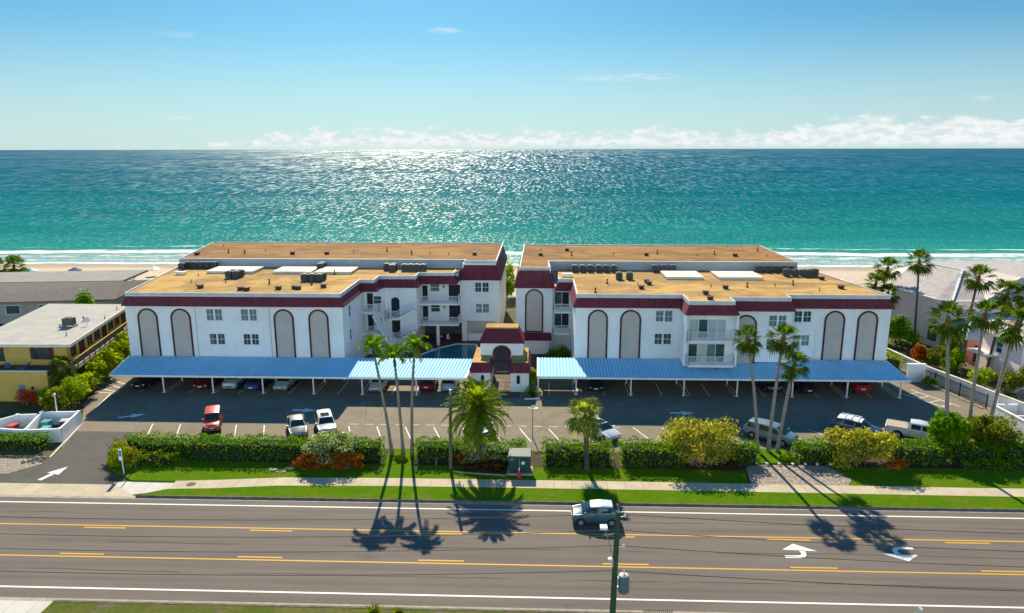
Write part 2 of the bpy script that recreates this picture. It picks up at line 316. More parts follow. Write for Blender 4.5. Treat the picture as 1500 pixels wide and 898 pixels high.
# ------------------------------------------------------------------ mesh builder
class MB:
    def __init__(s): s.v = []; s.f = []; s.m = []; s.uv = {}
    def face(s, pts, mi=0, uv=None):
        i = len(s.v); s.v += [tuple(p) for p in pts]; s.f.append(tuple(range(i, i + len(pts)))); s.m.append(mi)
        if uv: s.uv[len(s.f) - 1] = uv
    def mesh(s, vs, fs, mi=0):
        i = len(s.v); s.v += [tuple(p) for p in vs]
        for f in fs: s.f.append(tuple(i + k for k in f)); s.m.append(mi)
    def box(s, x0, x1, y0, y1, z0, z1, mi=0):
        vs = [(x0, y0, z0), (x1, y0, z0), (x1, y1, z0), (x0, y1, z0), (x0, y0, z1), (x1, y0, z1), (x1, y1, z1), (x0, y1, z1)]
        s.mesh(vs, [(3, 2, 1, 0), (4, 5, 6, 7), (0, 1, 5, 4), (1, 2, 6, 5), (2, 3, 7, 6), (3, 0, 4, 7)], mi)
    def bar(s, a, b, w, h, mi=0, up=(0, 0, 1)):
        a = Vector(a); b = Vector(b); d = (b - a).normalized(); u = Vector(up)
        sd = d.cross(u)
        if sd.length < 1e-4: sd = Vector((1, 0, 0))
        sd.normalize(); u = sd.cross(d)
        vs = [p + sd * x * w / 2 + u * y * h / 2 for p in (a, b) for x, y in ((-1, -1), (1, -1), (1, 1), (-1, 1))]
        s.mesh(vs, [(3, 2, 1, 0), (4, 5, 6, 7), (0, 1, 5, 4), (1, 2, 6, 5), (2, 3, 7, 6), (3, 0, 4, 7)], mi)
    def prism(s, poly, z0, z1, mi=0, top=None):
        n = len(poly)
        vs = [(x, y, z0) for x, y in poly] + [(x, y, z1) for x, y in poly]
        area = sum(poly[i][0] * poly[(i + 1) % n][1] - poly[(i + 1) % n][0] * poly[i][1] for i in range(n))
        r = range(n)
        fs = [(i, (i + 1) % n, n + (i + 1) % n, n + i) if area > 0 else (n + i, n + (i + 1) % n, (i + 1) % n, i) for i in r]
        s.mesh(vs, fs, mi)
        t = tuple(n + i for i in r); b = tuple(reversed(range(n)))
        i0 = len(s.v) - 2 * n
        s.f.append(tuple(i0 + k for k in (t if area > 0 else reversed(t)))); s.m.append(mi if top is None else top)
        s.f.append(tuple(i0 + k for k in (b if area > 0 else reversed(b)))); s.m.append(mi)
    def sheet(s, poly, z, mi=0):
        n = len(poly)
        area = sum(poly[i][0] * poly[(i + 1) % n][1] - poly[(i + 1) % n][0] * poly[i][1] for i in range(n))
        p = poly if area > 0 else list(reversed(poly))
        s.face([(x, y, z) for x, y in p], mi)
    def tube(s, pts, rads, n=8, mi=0, cap=True):
        pts = [Vector(p) for p in pts]
        if not isinstance(rads, (list, tuple)): rads = [rads] * len(pts)
        i0 = len(s.v); ref = None
        for k, p in enumerate(pts):
            d = (pts[min(k + 1, len(pts) - 1)] - pts[max(k - 1, 0)]).normalized()
            if ref is None:
                ref = Vector((1, 0, 0)) if abs(d.x) < 0.9 else Vector((0, 1, 0))
            a = (ref - d * ref.dot(d)).normalized(); b = d.cross(a); ref = a
            for j in range(n):
                t = 2 * math.pi * j / n
                s.v.append(tuple(p + (a * math.cos(t) + b * math.sin(t)) * rads[k]))
        for k in range(len(pts) - 1):
            for j in range(n):
                s.f.append((i0 + k * n + j, i0 + k * n + (j + 1) % n, i0 + (k + 1) * n + (j + 1) % n, i0 + (k + 1) * n + j)); s.m.append(mi)
        if cap:
            s.f.append(tuple(i0 + j for j in reversed(range(n)))); s.m.append(mi)
            e = i0 + (len(pts) - 1) * n
            s.f.append(tuple(e + j for j in range(n))); s.m.append(mi)
    def lathe(s, c, prof, n=12, mi=0):
        s.tube([(c[0], c[1], c[2] + z) for r, z in prof], [max(r, 0.001) for r, z in prof], n, mi)
    def build(s, name, mats, parent=None, smooth=False, loc=None, world=True):
        """link as ONE mesh object; with a parent, world coordinates are turned into the parent's"""
        off = Vector((0, 0, 0))
        if parent is not None and world:
            q = parent
            while q is not None: off += q.location; q = q.parent
        elif loc is not None: off = Vector(loc)
        me = bpy.data.meshes.new(name)
        me.from_pydata([(x - off.x, y - off.y, z - off.z) for x, y, z in s.v], [], s.f)
        if not isinstance(mats, (list, tuple)): mats = [mats]
        for m in mats: me.materials.append(m)
        if len(mats) > 1: me.polygons.foreach_set('material_index', s.m)
        if s.uv:
            ul = me.uv_layers.new(name='UVMap')
            for fi, uv in s.uv.items():
                for k, li in enumerate(me.polygons[fi].loop_indices): ul.data[li].uv = uv[k]
        if smooth:
            me.polygons.foreach_set('use_smooth', [True] * len(me.polygons)); me.set_sharp_from_angle(angle=R(38))
        me.update()
        o = bpy.data.objects.new(name, me); COL.objects.link(o)
        if parent is not None: o.parent = parent
        elif loc is not None: o.location = loc
        return o

def tag(o, label, cat, group=None, kind=None):
    o['label'] = label; o['category'] = cat
    if group: o['group'] = group
    if kind: o['kind'] = kind
    return o
def thing(name, label, cat, loc=(0, 0, 0), rz=0.0, group=None):
    o = bpy.data.objects.new(name, None); o.empty_display_size = 0.3; COL.objects.link(o)
    o.location = loc; o.rotation_euler = (0, 0, rz)
    return tag(o, label, cat, group)
def struct(name, mb, mats, label, smooth=False):
    o = mb.build(name, mats, None, smooth); o['kind'] = 'structure'; o['label'] = label; o['category'] = name.replace('_', ' ')
    return o
def kids(o): return [c for c in bpy.data.objects if c.parent == o]
def copy_tree(o, parent=None):
    c = o.copy(); COL.objects.link(c)
    if parent is not None: c.parent = parent
    for k in list(o.children): copy_tree(k, c)
    return c
def dup(o, loc, rz=None, label=None, group=None, scale=None):
    c = copy_tree(o); c.location = loc
    if rz is not None: c.rotation_euler = (0, 0, rz)
    if label: c['label'] = label
    if group: c['group'] = group
    if scale: c.scale = (scale,) * 3
    return c
mk_all()
# ------------------------------------------------------------------ camera, sky, sun
CAMH = 28.0; FPX = 1040.0
yaw, pitch, roll = R(2.1), math.atan((449 - 218.2) / FPX), R(-0.095)
fw = Vector((-math.sin(yaw) * math.cos(pitch), math.cos(yaw) * math.cos(pitch), -math.sin(pitch)))
rt = Vector((math.cos(yaw), math.sin(yaw), 0)); up = rt.cross(fw)
rt2 = rt * math.cos(roll) + up * math.sin(roll); up2 = up * math.cos(roll) - rt * math.sin(roll)
cam = bpy.data.cameras.new('camera'); camo = bpy.data.objects.new('camera', cam); COL.objects.link(camo)
cam.sensor_width = 36; cam.lens = 36 * FPX / 1500; cam.clip_start = 0.5; cam.clip_end = 200000
camo.matrix_world = Matrix(((rt2.x, up2.x, -fw.x, 0), (rt2.y, up2.y, -fw.y, 0), (rt2.z, up2.z, -fw.z, CAMH), (0, 0, 0, 1)))
S.camera = camo
SUN_EL, SUN_AZ = R(36.0), R(-10.6)          # azimuth from +Y towards +X
sd = Vector((math.sin(SUN_AZ) * math.cos(SUN_EL), math.cos(SUN_AZ) * math.cos(SUN_EL), math.sin(SUN_EL)))
sl = bpy.data.lights.new('sun', 'SUN'); sl.energy = 5.0; sl.angle = R(0.5); sl.color = (1.0, 0.875, 0.645)
so = bpy.data.objects.new('sun', sl); COL.objects.link(so)
so.rotation_euler = sd.to_track_quat('Z', 'Y').to_euler(); so.location = (0, 0, 80)

w = bpy.data.worlds.new('World'); S.world = w; w.use_nodes = True
nt = w.node_tree; nt.nodes.clear()
out = nt.nodes.new('ShaderNodeOutputWorld')
sky = nd(nt, 'ShaderNodeTexSky', sky_type='NISHITA', sun_disc=False, sun_elevation=SUN_EL, sun_rotation=SUN_AZ,
         altitude=0, air_density=1.0, dust_density=0.5, ozone_density=4.5)
tcn = nd(nt, 'ShaderNodeTexCoord'); sp = nd(nt, 'ShaderNodeSeparateXYZ', {0: tcn.outputs['Generated']})
el = math_n(nt, 'MULTIPLY', math_n(nt, 'ARCSINE', sp.outputs[2]), 180 / math.pi)
az = math_n(nt, 'MULTIPLY', math_n(nt, 'ARCTAN2', sp.outputs[0], sp.outputs[1]), 180 / math.pi)
SKYT = (0.45, 0.90, 1.02)
skyc = mixc(nt, 1.0, sky.outputs[0], SKYT, 'MULTIPLY')
def cv(a, b, c=0.0):
    n = nd(nt, 'ShaderNodeCombineXYZ'); 
    for i, v in enumerate((a, b, c)):
        if isinstance(v, bpy.types.NodeSocket): nt.links.new(v, n.inputs[i])
        else: n.inputs[i].default_value = v
    return n.outputs[0]
# low cumulus bank over the horizon: a height that wanders with azimuth, broken by finer noise
big = noise(nt, cv(math_n(nt, 'MULTIPLY', az, 0.16), 3.3), 1.0, 3, 0.5)
puff = noise(nt, cv(math_n(nt, 'MULTIPLY', az, 0.75), math_n(nt, 'MULTIPLY', el, 1.5), 0.7), 1.0, 7, 0.62)
grow = smooth(nt, az, -28, -18)
right = smooth(nt, az, 14, 25)
top = math_n(nt, 'ADD', math_n(nt, 'MULTIPLY', grow, 1.45), math_n(nt, 'MULTIPLY', right, 0.7))
top = math_n(nt, 'ADD', top, math_n(nt, 'MULTIPLY', math_n(nt, 'SUBTRACT', big, 0.5), 1.6))
dd = math_n(nt, 'SUBTRACT', top, el)
den = math_n(nt, 'ADD', dd, math_n(nt, 'MULTIPLY', math_n(nt, 'SUBTRACT', puff, 0.45), 3.2))
cm = smooth(nt, den, 0.1, 0.8)
cm = math_n(nt, 'MULTIPLY', cm, smooth(nt, el, -0.1, 0.5))
cm = math_n(nt, 'MULTIPLY', cm, 0.95)
# a few thin wisps higher up
def wisp(a0, e0, wa, we, amt, s):
    da = math_n(nt, 'DIVIDE', math_n(nt, 'SUBTRACT', az, a0), wa); de = math_n(nt, 'DIVIDE', math_n(nt, 'SUBTRACT', el, e0), we)
    r2 = math_n(nt, 'ADD', math_n(nt, 'MULTIPLY', da, da), math_n(nt, 'MULTIPLY', de, de))
    n_ = noise(nt, cv(math_n(nt, 'MULTIPLY', az, 0.5), math_n(nt, 'MULTIPLY', el, 4.0), s), 1.0, 5, 0.6)
    return math_n(nt, 'MULTIPLY', math_n(nt, 'MULTIPLY', smooth(nt, r2, 1.0, 0.0), smooth(nt, n_, 0.3, 0.65)), amt)
for a in ((6.6, 5.3, 5.5, 0.35, 0.45, 1.0), (33.0, 9.7, 3.5, 0.9, 0.35, 2.0), (-7.2, 8.7, 1.8, 0.3, 0.4, 3.0), (-26, 7.8, 1.5, 0.3, 0.2, 4.0), (-26.5, 2.3, 1.2, 0.3, 0.35, 5.0), (30.5, 3.2, 0.8, 0.25, 0.4, 6.0), (-13, 2.0, 1.2, 0.3, 0.35, 7.0)):
    cm = math_n(nt, 'MAXIMUM', cm, wisp(*a))
haze = smooth(nt, el, 10.0, 0.0)
CLOUDC, HAZEC, SKYS = (11.0, 11.3, 11.3), (8.2, 9.9, 10.3), 0.05
skyc = mixc(nt, math_n(nt, 'MULTIPLY', haze, 0.68), skyc, HAZEC)
# the upper sky is a deeper, purer blue
skyc = mixc(nt, smooth(nt, el, 13.0, 42.0), skyc, mixc(nt, 1.0, skyc, (0.20, 1.5, 1.85), 'MULTIPLY'))
body_ = smooth(nt, noise(nt, cv(math_n(nt, 'MULTIPLY', az, 1.1), math_n(nt, 'MULTIPLY', el, 2.6), 4.7), 1.0, 6, 0.6), 0.35, 0.62)
ccol = mixc(nt, body_, (8.3, 9.4, 9.8), CLOUDC)
tot = mixc(nt, cm, skyc, ccol)
# unseen bank of bright cloud behind the camera, added to fill the shaded walls
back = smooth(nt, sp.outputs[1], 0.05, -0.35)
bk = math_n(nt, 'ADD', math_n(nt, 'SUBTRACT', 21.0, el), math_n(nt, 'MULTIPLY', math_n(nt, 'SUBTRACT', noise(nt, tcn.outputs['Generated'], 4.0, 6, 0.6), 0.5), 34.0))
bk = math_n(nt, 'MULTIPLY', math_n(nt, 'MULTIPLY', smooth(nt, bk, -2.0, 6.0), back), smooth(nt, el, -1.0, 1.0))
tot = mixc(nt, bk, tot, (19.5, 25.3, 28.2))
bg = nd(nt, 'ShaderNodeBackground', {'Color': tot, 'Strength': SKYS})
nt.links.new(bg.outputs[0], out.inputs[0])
S.view_settings.view_transform = 'Standard'; S.view_settings.look = 'None'; S.view_settings.gamma = 1.0
S.view_settings.use_curve_mapping = False; S.view_settings.exposure = 0.75
S.cycles.use_denoising = True; S.cycles.max_bounces = 8; S.cycles.diffuse_bounces = 4; S.cycles.glossy_bounces = 3
S.cycles.transmission_bounces = 4; S.cycles.sample_clamp_indirect = 6.0; S.cycles.caustics_reflective = False; S.cycles.caustics_refractive = False

# ------------------------------------------------------------------ ground, beach, sea
def ground_mat():
    m, nt, out = new_mat('soil_and_sand')
    g = nd(nt, 'ShaderNodeNewGeometry'); sp = nd(nt, 'ShaderNodeSeparateXYZ', {0: g.outputs['Position']})
    a = smooth(nt, noise(nt, pos(nt), 0.5, 6), 0.35, 0.65)
    soil = mixc(nt, a, (0.075, 0.085, 0.025), (0.13, 0.11, 0.065))
    sand = mixc(nt, smooth(nt, noise(nt, pos(nt, (1, 3, 1)), 0.35, 5), 0.4, 0.7), (0.54, 0.45, 0.34), (0.46, 0.38, 0.28))
    wl = math_n(nt, 'ADD', sp.outputs[1], math_n(nt, 'MULTIPLY', noise(nt, pos(nt), 0.06, 3), 9.0))
    wet = smooth(nt, wl, 176.0, 182.0)
    sand = mixc(nt, wet, sand, (0.36, 0.28, 0.2))
    # a broken line of dry seaweed along the high-tide mark
    tl = math_n(nt, 'ABSOLUTE', math_n(nt, 'SUBTRACT', wl, 158.5))
    weed = math_n(nt, 'MULTIPLY', smooth(nt, tl, 0.9, 0.2), smooth(nt, noise(nt, pos(nt), 0.6, 4), 0.45, 0.55))
    sand = mixc(nt, math_n(nt, 'MULTIPLY', weed, 0.75), sand, (0.17, 0.12, 0.075))
    k = smooth(nt, math_n(nt, 'ADD', sp.outputs[1], math_n(nt, 'MULTIPLY', noise(nt, pos(nt), 0.2, 4), 8.0)), 137.0, 141.0)
    c = mixc(nt, k, soil, sand)
    b = nd(nt, 'ShaderNodeBsdfPrincipled', {'Base Color': c, 'Roughness': 0.95, 'Specular IOR Level': 0.1})
    bn = nd(nt, 'ShaderNodeBump', {'Height': noise(nt, pos(nt), 1.5, 6, 0.7), 'Strength': 0.5, 'Distance': 0.2})
    nt.links.new(bn.outputs[0], b.inputs['Normal']); nt.links.new(b.outputs[0], out.inputs[0]); return m
g = MB()
ys = [(-400, 0), (-50, 0), (20, 0), (60, 0), (100, 0), (132, 0), (140, -0.25), (150, -0.6), (165, -0.95), (175, -1.25), (182, -1.56), (195, -2.2), (240, -4), (400, -9), (3000, -30)]
xs = [-3000, -400, -150, -60, 0, 60, 150, 400, 3000]
vs = [(x, y, z) for y, z in ys for x in xs]; n = len(xs)
g.mesh(vs, [(r * n + c, r * n + c + 1, (r + 1) * n + c + 1, (r + 1) * n + c) for r in range(len(ys) - 1) for c in range(n - 1)])
struct('ground', g, ground_mat(), 'soil of the lots running down to the pale sand beach')

def sea_mat():
    m, nt, out = new_mat('sea_water')
    g = nd(nt, 'ShaderNodeNewGeometry'); sp = nd(nt, 'ShaderNodeSeparateXYZ', {0: g.outputs['Position']})
    Y = sp.outputs[1]
    wob = noise(nt, pos(nt, (0.35, 1, 1)), 0.035, 4, 0.55)
    Yw = math_n(nt, 'ADD', Y, math_n(nt, 'MULTIPLY', math_n(nt, 'SUBTRACT', wob, 0.5), 60.0))
    t = math_n(nt, 'LOGARITHM', math_n(nt, 'MAXIMUM', math_n(nt, 'DIVIDE', Yw, 180.0), 1.0), 10.0)
    c = ramp(nt, t, [(0.0, (0.16, 0.28, 0.25)), (0.05, (0.022, 0.235, 0.205)), (0.17, (0.010, 0.180, 0.180)), (0.36, (0.002, 0.135, 0.165)), (0.65, (0.0003, 0.108, 0.162)), (1.0, (0.0002, 0.100, 0.160))])
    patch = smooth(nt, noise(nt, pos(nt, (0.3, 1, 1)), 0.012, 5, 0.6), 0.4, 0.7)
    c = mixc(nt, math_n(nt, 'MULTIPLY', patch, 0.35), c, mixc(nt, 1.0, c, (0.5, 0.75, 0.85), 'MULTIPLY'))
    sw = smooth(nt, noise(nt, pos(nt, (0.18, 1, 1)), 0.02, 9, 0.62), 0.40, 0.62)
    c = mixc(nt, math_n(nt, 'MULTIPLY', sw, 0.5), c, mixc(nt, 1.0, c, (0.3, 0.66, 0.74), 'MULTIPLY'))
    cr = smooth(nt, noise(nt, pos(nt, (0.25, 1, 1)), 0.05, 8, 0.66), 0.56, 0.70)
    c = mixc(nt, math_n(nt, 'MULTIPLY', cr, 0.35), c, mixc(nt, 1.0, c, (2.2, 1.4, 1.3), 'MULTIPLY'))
    # breakers: two foam lines and the wash behind them
    fx = math_n(nt, 'ADD', Y, math_n(nt, 'MULTIPLY', math_n(nt, 'SUBTRACT', noise(nt, pos(nt, (1, 0.2, 1)), 0.022, 4, 0.55), 0.5), 20.0))
    tex = noise(nt, pos(nt, (0.35, 1, 1)), 0.5, 6, 0.7)
    def band(y0, wd, lo, hi, amt):
        d = math_n(nt, 'ABSOLUTE', math_n(nt, 'SUBTRACT', fx, y0))
        k = smooth(nt, d, wd, wd * 0.25)
        return math_n(nt, 'MULTIPLY', math_n(nt, 'MULTIPLY', k, smooth(nt, tex, lo, hi)), amt)
    foam = band(204.0, 4.6, 0.30, 0.52, 1.0)
    foam = math_n(nt, 'MAXIMUM', foam, band(195.5, 5.0, 0.45, 0.64, 0.6))
    foam = math_n(nt, 'MAXIMUM', foam, band(187.5, 4.0, 0.45, 0.68, 0.45))
    foam = math_n(nt, 'MAXIMUM', foam, band(182.0, 2.0, 0.25, 0.5, 0.8))
    brk = smooth(nt, noise(nt, pos(nt, (1, 1, 1)), 0.02, 2), 0.40, 0.5)
    foam = math_n(nt, 'MAXIMUM', foam, math_n(nt, 'MULTIPLY', band(215.0, 1.3, 0.4, 0.6, 0.8), brk))
    wash = smooth(nt, fx, 208.0, 190.0)
    c = mixc(nt, math_n(nt, 'MULTIPLY', wash, 0.6), c, (0.30, 0.41, 0.42))
    c = mixc(nt, foam, c, (0.86, 0.87, 0.85))
    # chop that grows coarser offshore: banded noise that also places the painted glints
    bands = [(180, 290, 1.5, 0.55), (240, 520, 0.85, 0.24), (430, 1000, 0.48, 0.07), (850, 2400, 0.24, 0.018), (2000, 7000, 0.11, 0.0035), (6000, 1e6, 0.045, 0.0007)]
    chop = None
    for k, (y0, y1, fx_, fy_) in enumerate(bands):
        nn_ = noise(nt, pos(nt, (fx_, fy_, 1)), 1.0, 3, 0.6, 0.0)
        if chop is None: chop = nn_
        else:
            wgt = smooth(nt, Y, y0, bands[k - 1][1])
            n_ = nd(nt, 'ShaderNodeMix', data_type='FLOAT'); nt.links.new(wgt, n_.inputs[0]); nt.links.new(chop, n_.inputs[2]); nt.links.new(nn_, n_.inputs[3]); chop = n_.outputs[0]
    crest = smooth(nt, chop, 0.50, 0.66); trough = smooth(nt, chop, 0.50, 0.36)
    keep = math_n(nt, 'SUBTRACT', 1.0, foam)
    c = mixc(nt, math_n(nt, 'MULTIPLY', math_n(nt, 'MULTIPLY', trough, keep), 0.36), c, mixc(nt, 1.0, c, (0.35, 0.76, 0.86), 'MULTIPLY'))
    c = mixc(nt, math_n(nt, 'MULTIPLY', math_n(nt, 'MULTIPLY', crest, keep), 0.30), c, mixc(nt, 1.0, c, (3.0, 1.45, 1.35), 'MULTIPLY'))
    glint_mask = smooth(nt, chop, 0.53, 0.645)
    # upwelling colour of the water under a weak mirror roughened by the waves; a noise mask paints where it glints
    df = nd(nt, 'ShaderNodeBsdfDiffuse', {'Color': c})
    gl = nd(nt, 'ShaderNodeBsdfGlossy', {'Color': (0.95, 0.98, 1.0, 1), 'Roughness': 0.36})
    lw = nd(nt, 'ShaderNodeLayerWeight', {'Blend': 0.5})
    gz = math_n(nt, 'POWER', lw.outputs['Facing'], 30.0)
    fr = math_n(nt, 'ADD', 0.003, math_n(nt, 'MULTIPLY', gz, 0.012))
    fr = math_n(nt, 'ADD', fr, math_n(nt, 'MULTIPLY', glint_mask, math_n(nt, 'ADD', 0.09, math_n(nt, 'MULTIPLY', gz, 0.34))))
    fr = math_n(nt, 'MULTIPLY', fr, keep)
    mx = nd(nt, 'ShaderNodeMixShader', {0: fr, 1: df.outputs[0], 2: gl.outputs[0]})
    nt.links.new(mx.outputs[0], out.inputs[0]); return m
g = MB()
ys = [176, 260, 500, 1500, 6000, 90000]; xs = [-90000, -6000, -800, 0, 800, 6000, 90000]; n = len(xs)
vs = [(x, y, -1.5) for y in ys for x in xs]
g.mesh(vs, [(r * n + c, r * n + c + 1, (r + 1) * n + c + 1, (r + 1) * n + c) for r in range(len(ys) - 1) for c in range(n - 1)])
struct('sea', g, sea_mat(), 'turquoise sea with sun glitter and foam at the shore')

# ------------------------------------------------------------------ road, kerbs, walks, lawns, car park
g = MB(); g.sheet([(-500, 39.2), (500, 39.2), (500, 52.3), (-500, 52.3)], 0.008)
struct('road', g, M['road'], 'three lane grey road crossing the foreground')
g = MB(); g.sheet([(-500, 52.3), (500, 52.3), (500, 52.62), (-500, 52.62)], 0.012); g.sheet([(-500, 38.85), (500, 38.85), (500, 39.2), (-500, 39.2)], 0.012)
struct('gutter', g, M['kerb'], 'pale concrete gutters along the road edges')
g = MB(); g.prism([(-33.0, 52.62), (500, 52.62), (500, 52.72), (-31.5, 52.72)], 0.0, 0.17)
g.prism([(-30.5, 38.67), (500, 38.67), (500, 38.85), (-30.5, 38.85)], 0, 0.14)
struct('kerb', g, M['shadekerb'], 'concrete kerbs along both road edges')
WALKF = [(-36.5, 54.2), (-31.0, 53.85), (-27.0, 54.1), (-22, 54.75), (-12, 55.0), (10, 55.0), (36, 54.8), (500, 54.8)]
WALKB = [(-36.5, 55.6), (-31.0, 55.35), (-27.0, 55.7), (-22, 56.3), (-12, 56.5), (10, 56.5), (36, 56.3), (500, 56.3)]
g = MB(); g.prism([(-33, 52.72), (500, 52.72)] + list(reversed([(-31, 53.85)] + WALKF[2:])), 0, 0.16)
struct('grass_verge', g, M['grass'], 'strip of mown grass between kerb and sidewalk')
g = MB(); g.prism(WALKF[1:] + list(reversed(WALKB[1:])), 0, 0.145)
struct('sidewalk', g, M['concrete'], 'tan concrete sidewalk along the lawn')
g = MB(); g.sheet([(-500, 52.62), (-33, 52.62), (-36.0, 54.75), (-500, 54.9)], 0.016)
struct('driveway_apron', g, M['concrete'], 'tan concrete apron at the driveway mouth')
g = MB(); g.sheet([(-36.0, 54.72), (-33.6, 53.0), (-31.0, 53.8), (-31, 55.35), (-34.6, 55.4), (-36.4, 55.2)], 0.020)
struct('sidewalk_ramp', g, M['newconcrete'], 'pale new concrete ramp where the sidewalk meets the driveway')
# lawn behind the sidewalk
g = MB(); g.prism([(-35.0, 55.4)] + WALKB[1:6] + [(18.2, 56.45), (18.6, 59.5), (20, 60.5), (20, 62.6), (-40.2, 62.8), (-40.5, 61.5), (-38.9, 58.2)], 0, 0.125)
g.prism([(26.5, 56.4), (500, 56.3), (500, 63.3), (23.6, 63.3), (23.6, 59.6)], 0, 0.125)
struct('lawn', g, M['grass'], 'mown front lawn in front of the hedges')
g = MB(); g.prism([(-39.0, 59.6), (-13.95, 59.2), (-13.95, 62.4), (-40.0, 62.6)], 0, 0.14); g.prism([(-11.35, 59.2), (20, 59.0), (20.0, 62.4), (-11.35, 62.4)], 0, 0.14); g.prism([(23.6, 60.0), (60, 60.0), (60, 63.2), (23.6, 63.2)], 0, 0.14)
h_ = MB(); h_.prism([(20.02, 60.5), (23.58, 60.5), (23.58, 63.6), (20.02, 63.6)], 0, 0.22); h_.prism([(-13.94, 59.3), (-11.36, 59.3), (-11.36, 62.0), (-13.94, 62.0)], 0, .14); struct('grass_mound', h_, M['grass'], 'small grassy patches at the feet of the palm clumps')
struct('planting_bed', g, M['mulch'], 'dark mulch bed under the hedges')
g = MB(); g.prism([(18.3, 56.42), (26.4, 56.38), (27.2, 57.6), (26.0, 60.2), (19.2, 60.2), (18.7, 59.5)], 0, 0.15)
struct('rock_bed', g, M['rock'], 'bed of broken pale rock below the three leaning palms')
# car park
g = MB(); g.sheet([(-54.5, 86.0), (-53.4, 80.5), (-51.0, 74.0), (-47.6, 68.3), (-45.8, 62.3), (55.0, 62.3), (47.2, 93.0), (47.2, 100), (-54.5, 100)], 0.010)
struct('parking_lot', g, M['asphalt'], 'asphalt car park between the hedges and the carports')
g = MB(); g.sheet([(-60.0, 54.92), (-36.2, 54.74), (-38.6, 57.6), (-40.6, 61.6), (-40.3, 63.5), (-39.8, 66.2), (-46.9, 66.2), (-45.4, 61.6), (-44.9, 58.6), (-46.5, 56.4), (-60.0, 55.6)], 0.018)
struct('driveway', g, M['drive'], 'grey asphalt driveway from the road into the car park')
g = MB(); g.sheet([(-500, 30), (-30.5, 30), (-30.5, 38.85), (-500, 38.85)], 0.014)
struct('near_driveway', g, M['newconcrete'], 'pale concrete crossing on the near side of the road')
g = MB(); g.prism([(-30.49, 0), (500, 0), (500, 38.67), (-30.49, 38.67)], 0, 0.12)
struct('near_verge', g, M['drygrass'], 'dry grass on the near side of the road')

# painted lines
g = MB()
for y in (51.5, 40.3): g.sheet([(-500, y - .08), (500, y - .08), (500, y + .08), (-500, y + .08)], 0.013)
struct('edge_line', g, M['paintw'], 'white edge lines of the road')
g = MB()
for y in (48.1, 43.9): g.sheet([(-500, y - .07), (500, y - .07), (500, y + .07), (-500, y + .07)], 0.013)
for k in range(-12, 14):
    for x0, y in ((-34.3, 47.78), (-33.8, 44.24)):
        x = x0 + 12.8 * k; g.sheet([(x, y - .07), (x + 3.2, y - .07), (x + 3.2, y + .07), (x, y + .07)], 0.013)
struct('lane_line', g, M['painty'], 'solid and dashed yellow lines beside the turning lane')
def turn_arrow(g, x, y, sx, sy, z):
    T = lambda u, v: (x + u * sx, y + v * sy, z)
    # stem from the left that bends up into the head
    c, r0, r1 = (0.95, 0.68), 0.34, 0.68
    po = [(0, 0.0)] + [(c[0] + r1 * math.cos(a), c[1] + r1 * math.sin(a)) for a in [R(-90 + 11.25 * k) for k in range(9)]] + [(c[0] + r1, 1.06)]
    pi_ = [(0, 0.30)] + [(c[0] + r0 * math.cos(a), c[1] + r0 * math.sin(a)) for a in [R(-90 + 11.25 * k) for k in range(9)]] + [(c[0] + r0 - .1, 1.06)]
    for k in range(len(po) - 1):
        q = [T(*po[k]), T(*po[k + 1]), T(*pi_[k + 1]), T(*pi_[k])]
        g.face(q if sx * sy > 0 else q[::-1])
    q = [T(0.1, 1.05), T(2.5, 0.92), T(1.12, 1.85)]
    g.face(q if sx * sy > 0 else q[::-1])
g = MB(); turn_arrow(g, 17.5, 45.4, 1, 1, 0.0134); turn_arrow(g, 27.0, 47.1, -1, -1, 0.0134)
struct('turn_arrow', g, M['paintw'], 'two white turn arrows painted in the middle lane')
g = MB()
def arrow(g, x, y, a, s, z):
    c, n_ = math.cos(a), math.sin(a)
    T = lambda u, v: (x + (u * c - v * n_) * s, y + (u * n_ + v * c) * s, z)
    g.face([T(-1, -.16), T(0.05, -.16), T(0.05, .16), T(-1, .16)]); g.face([T(0.0, -.5), T(1.15, 0), T(0.0, .5)])
arrow(g, -42.75, 56.6, R(74), 1.3, 0.0225); arrow(g, -43.6, 70.5, R(25), 1.25, 0.015); arrow(g, -25.6, 72.8, 0, 1.25, 0.015); arrow(g, 15.7, 73.3, 0, 1.25, 0.015)
struct('lane_arrow', g, M['paintw'], 'white direction arrows on the driveway and car park')
g = MB()
def line(g, a, b, wd=0.10, z=0.0145):
    a = Vector(a); b = Vector(b); d = (b - a).normalized(); s = Vector((-d.y, d.x)) * wd / 2
    g.face([(a.x - s.x, a.y - s.y, z), (b.x - s.x, b.y - s.y, z), (b.x + s.x, b.y + s.y, z), (a.x + s.x, a.y + s.y, z)][::-1])
POSTX_L = [-43.95, -38.05, -32.1, -26.1, -20.35, -14.0, -8.9]; POSTX_R = [0.15, 4.55, 10.9, 17.0, 17.6, 23.1, 29.4, 35.6, 41.6]
x = -48.5
for px in POSTX_L[:6]: 
    for dx in (-0.22, 0.22): line(g, (px + dx, 78.0), (px + dx, 83.0))
    line(g, (px - .22, 78.0), (px + .22, 78.0)); line(g, (px - 2.95, 78.0), (px - 2.95, 83.0))
for px in POSTX_R[1:]:
    if abs(px - 17.0) < .01: continue
    for dx in (-0.22, 0.22): line(g, (px + dx, 78.8), (px + dx, 83.4))
    line(g, (px - .22, 78.8), (px + .22, 78.8)); line(g, (px - 3.1, 78.8), (px - 3.1, 83.4))
for k in range(15): line(g, (-40.1 + 2.95 * k, 68.4), (-38.9 + 2.95 * k, 65.05))
for k in range(4): line(g, (4.0 + 2.95 * k, 69.0), (5.6 + 2.95 * k, 65.05))
for k in range(7): line(g, (17.6 + 3.35 * k, 69.2), (20.4 + 3.35 * k, 65.05))
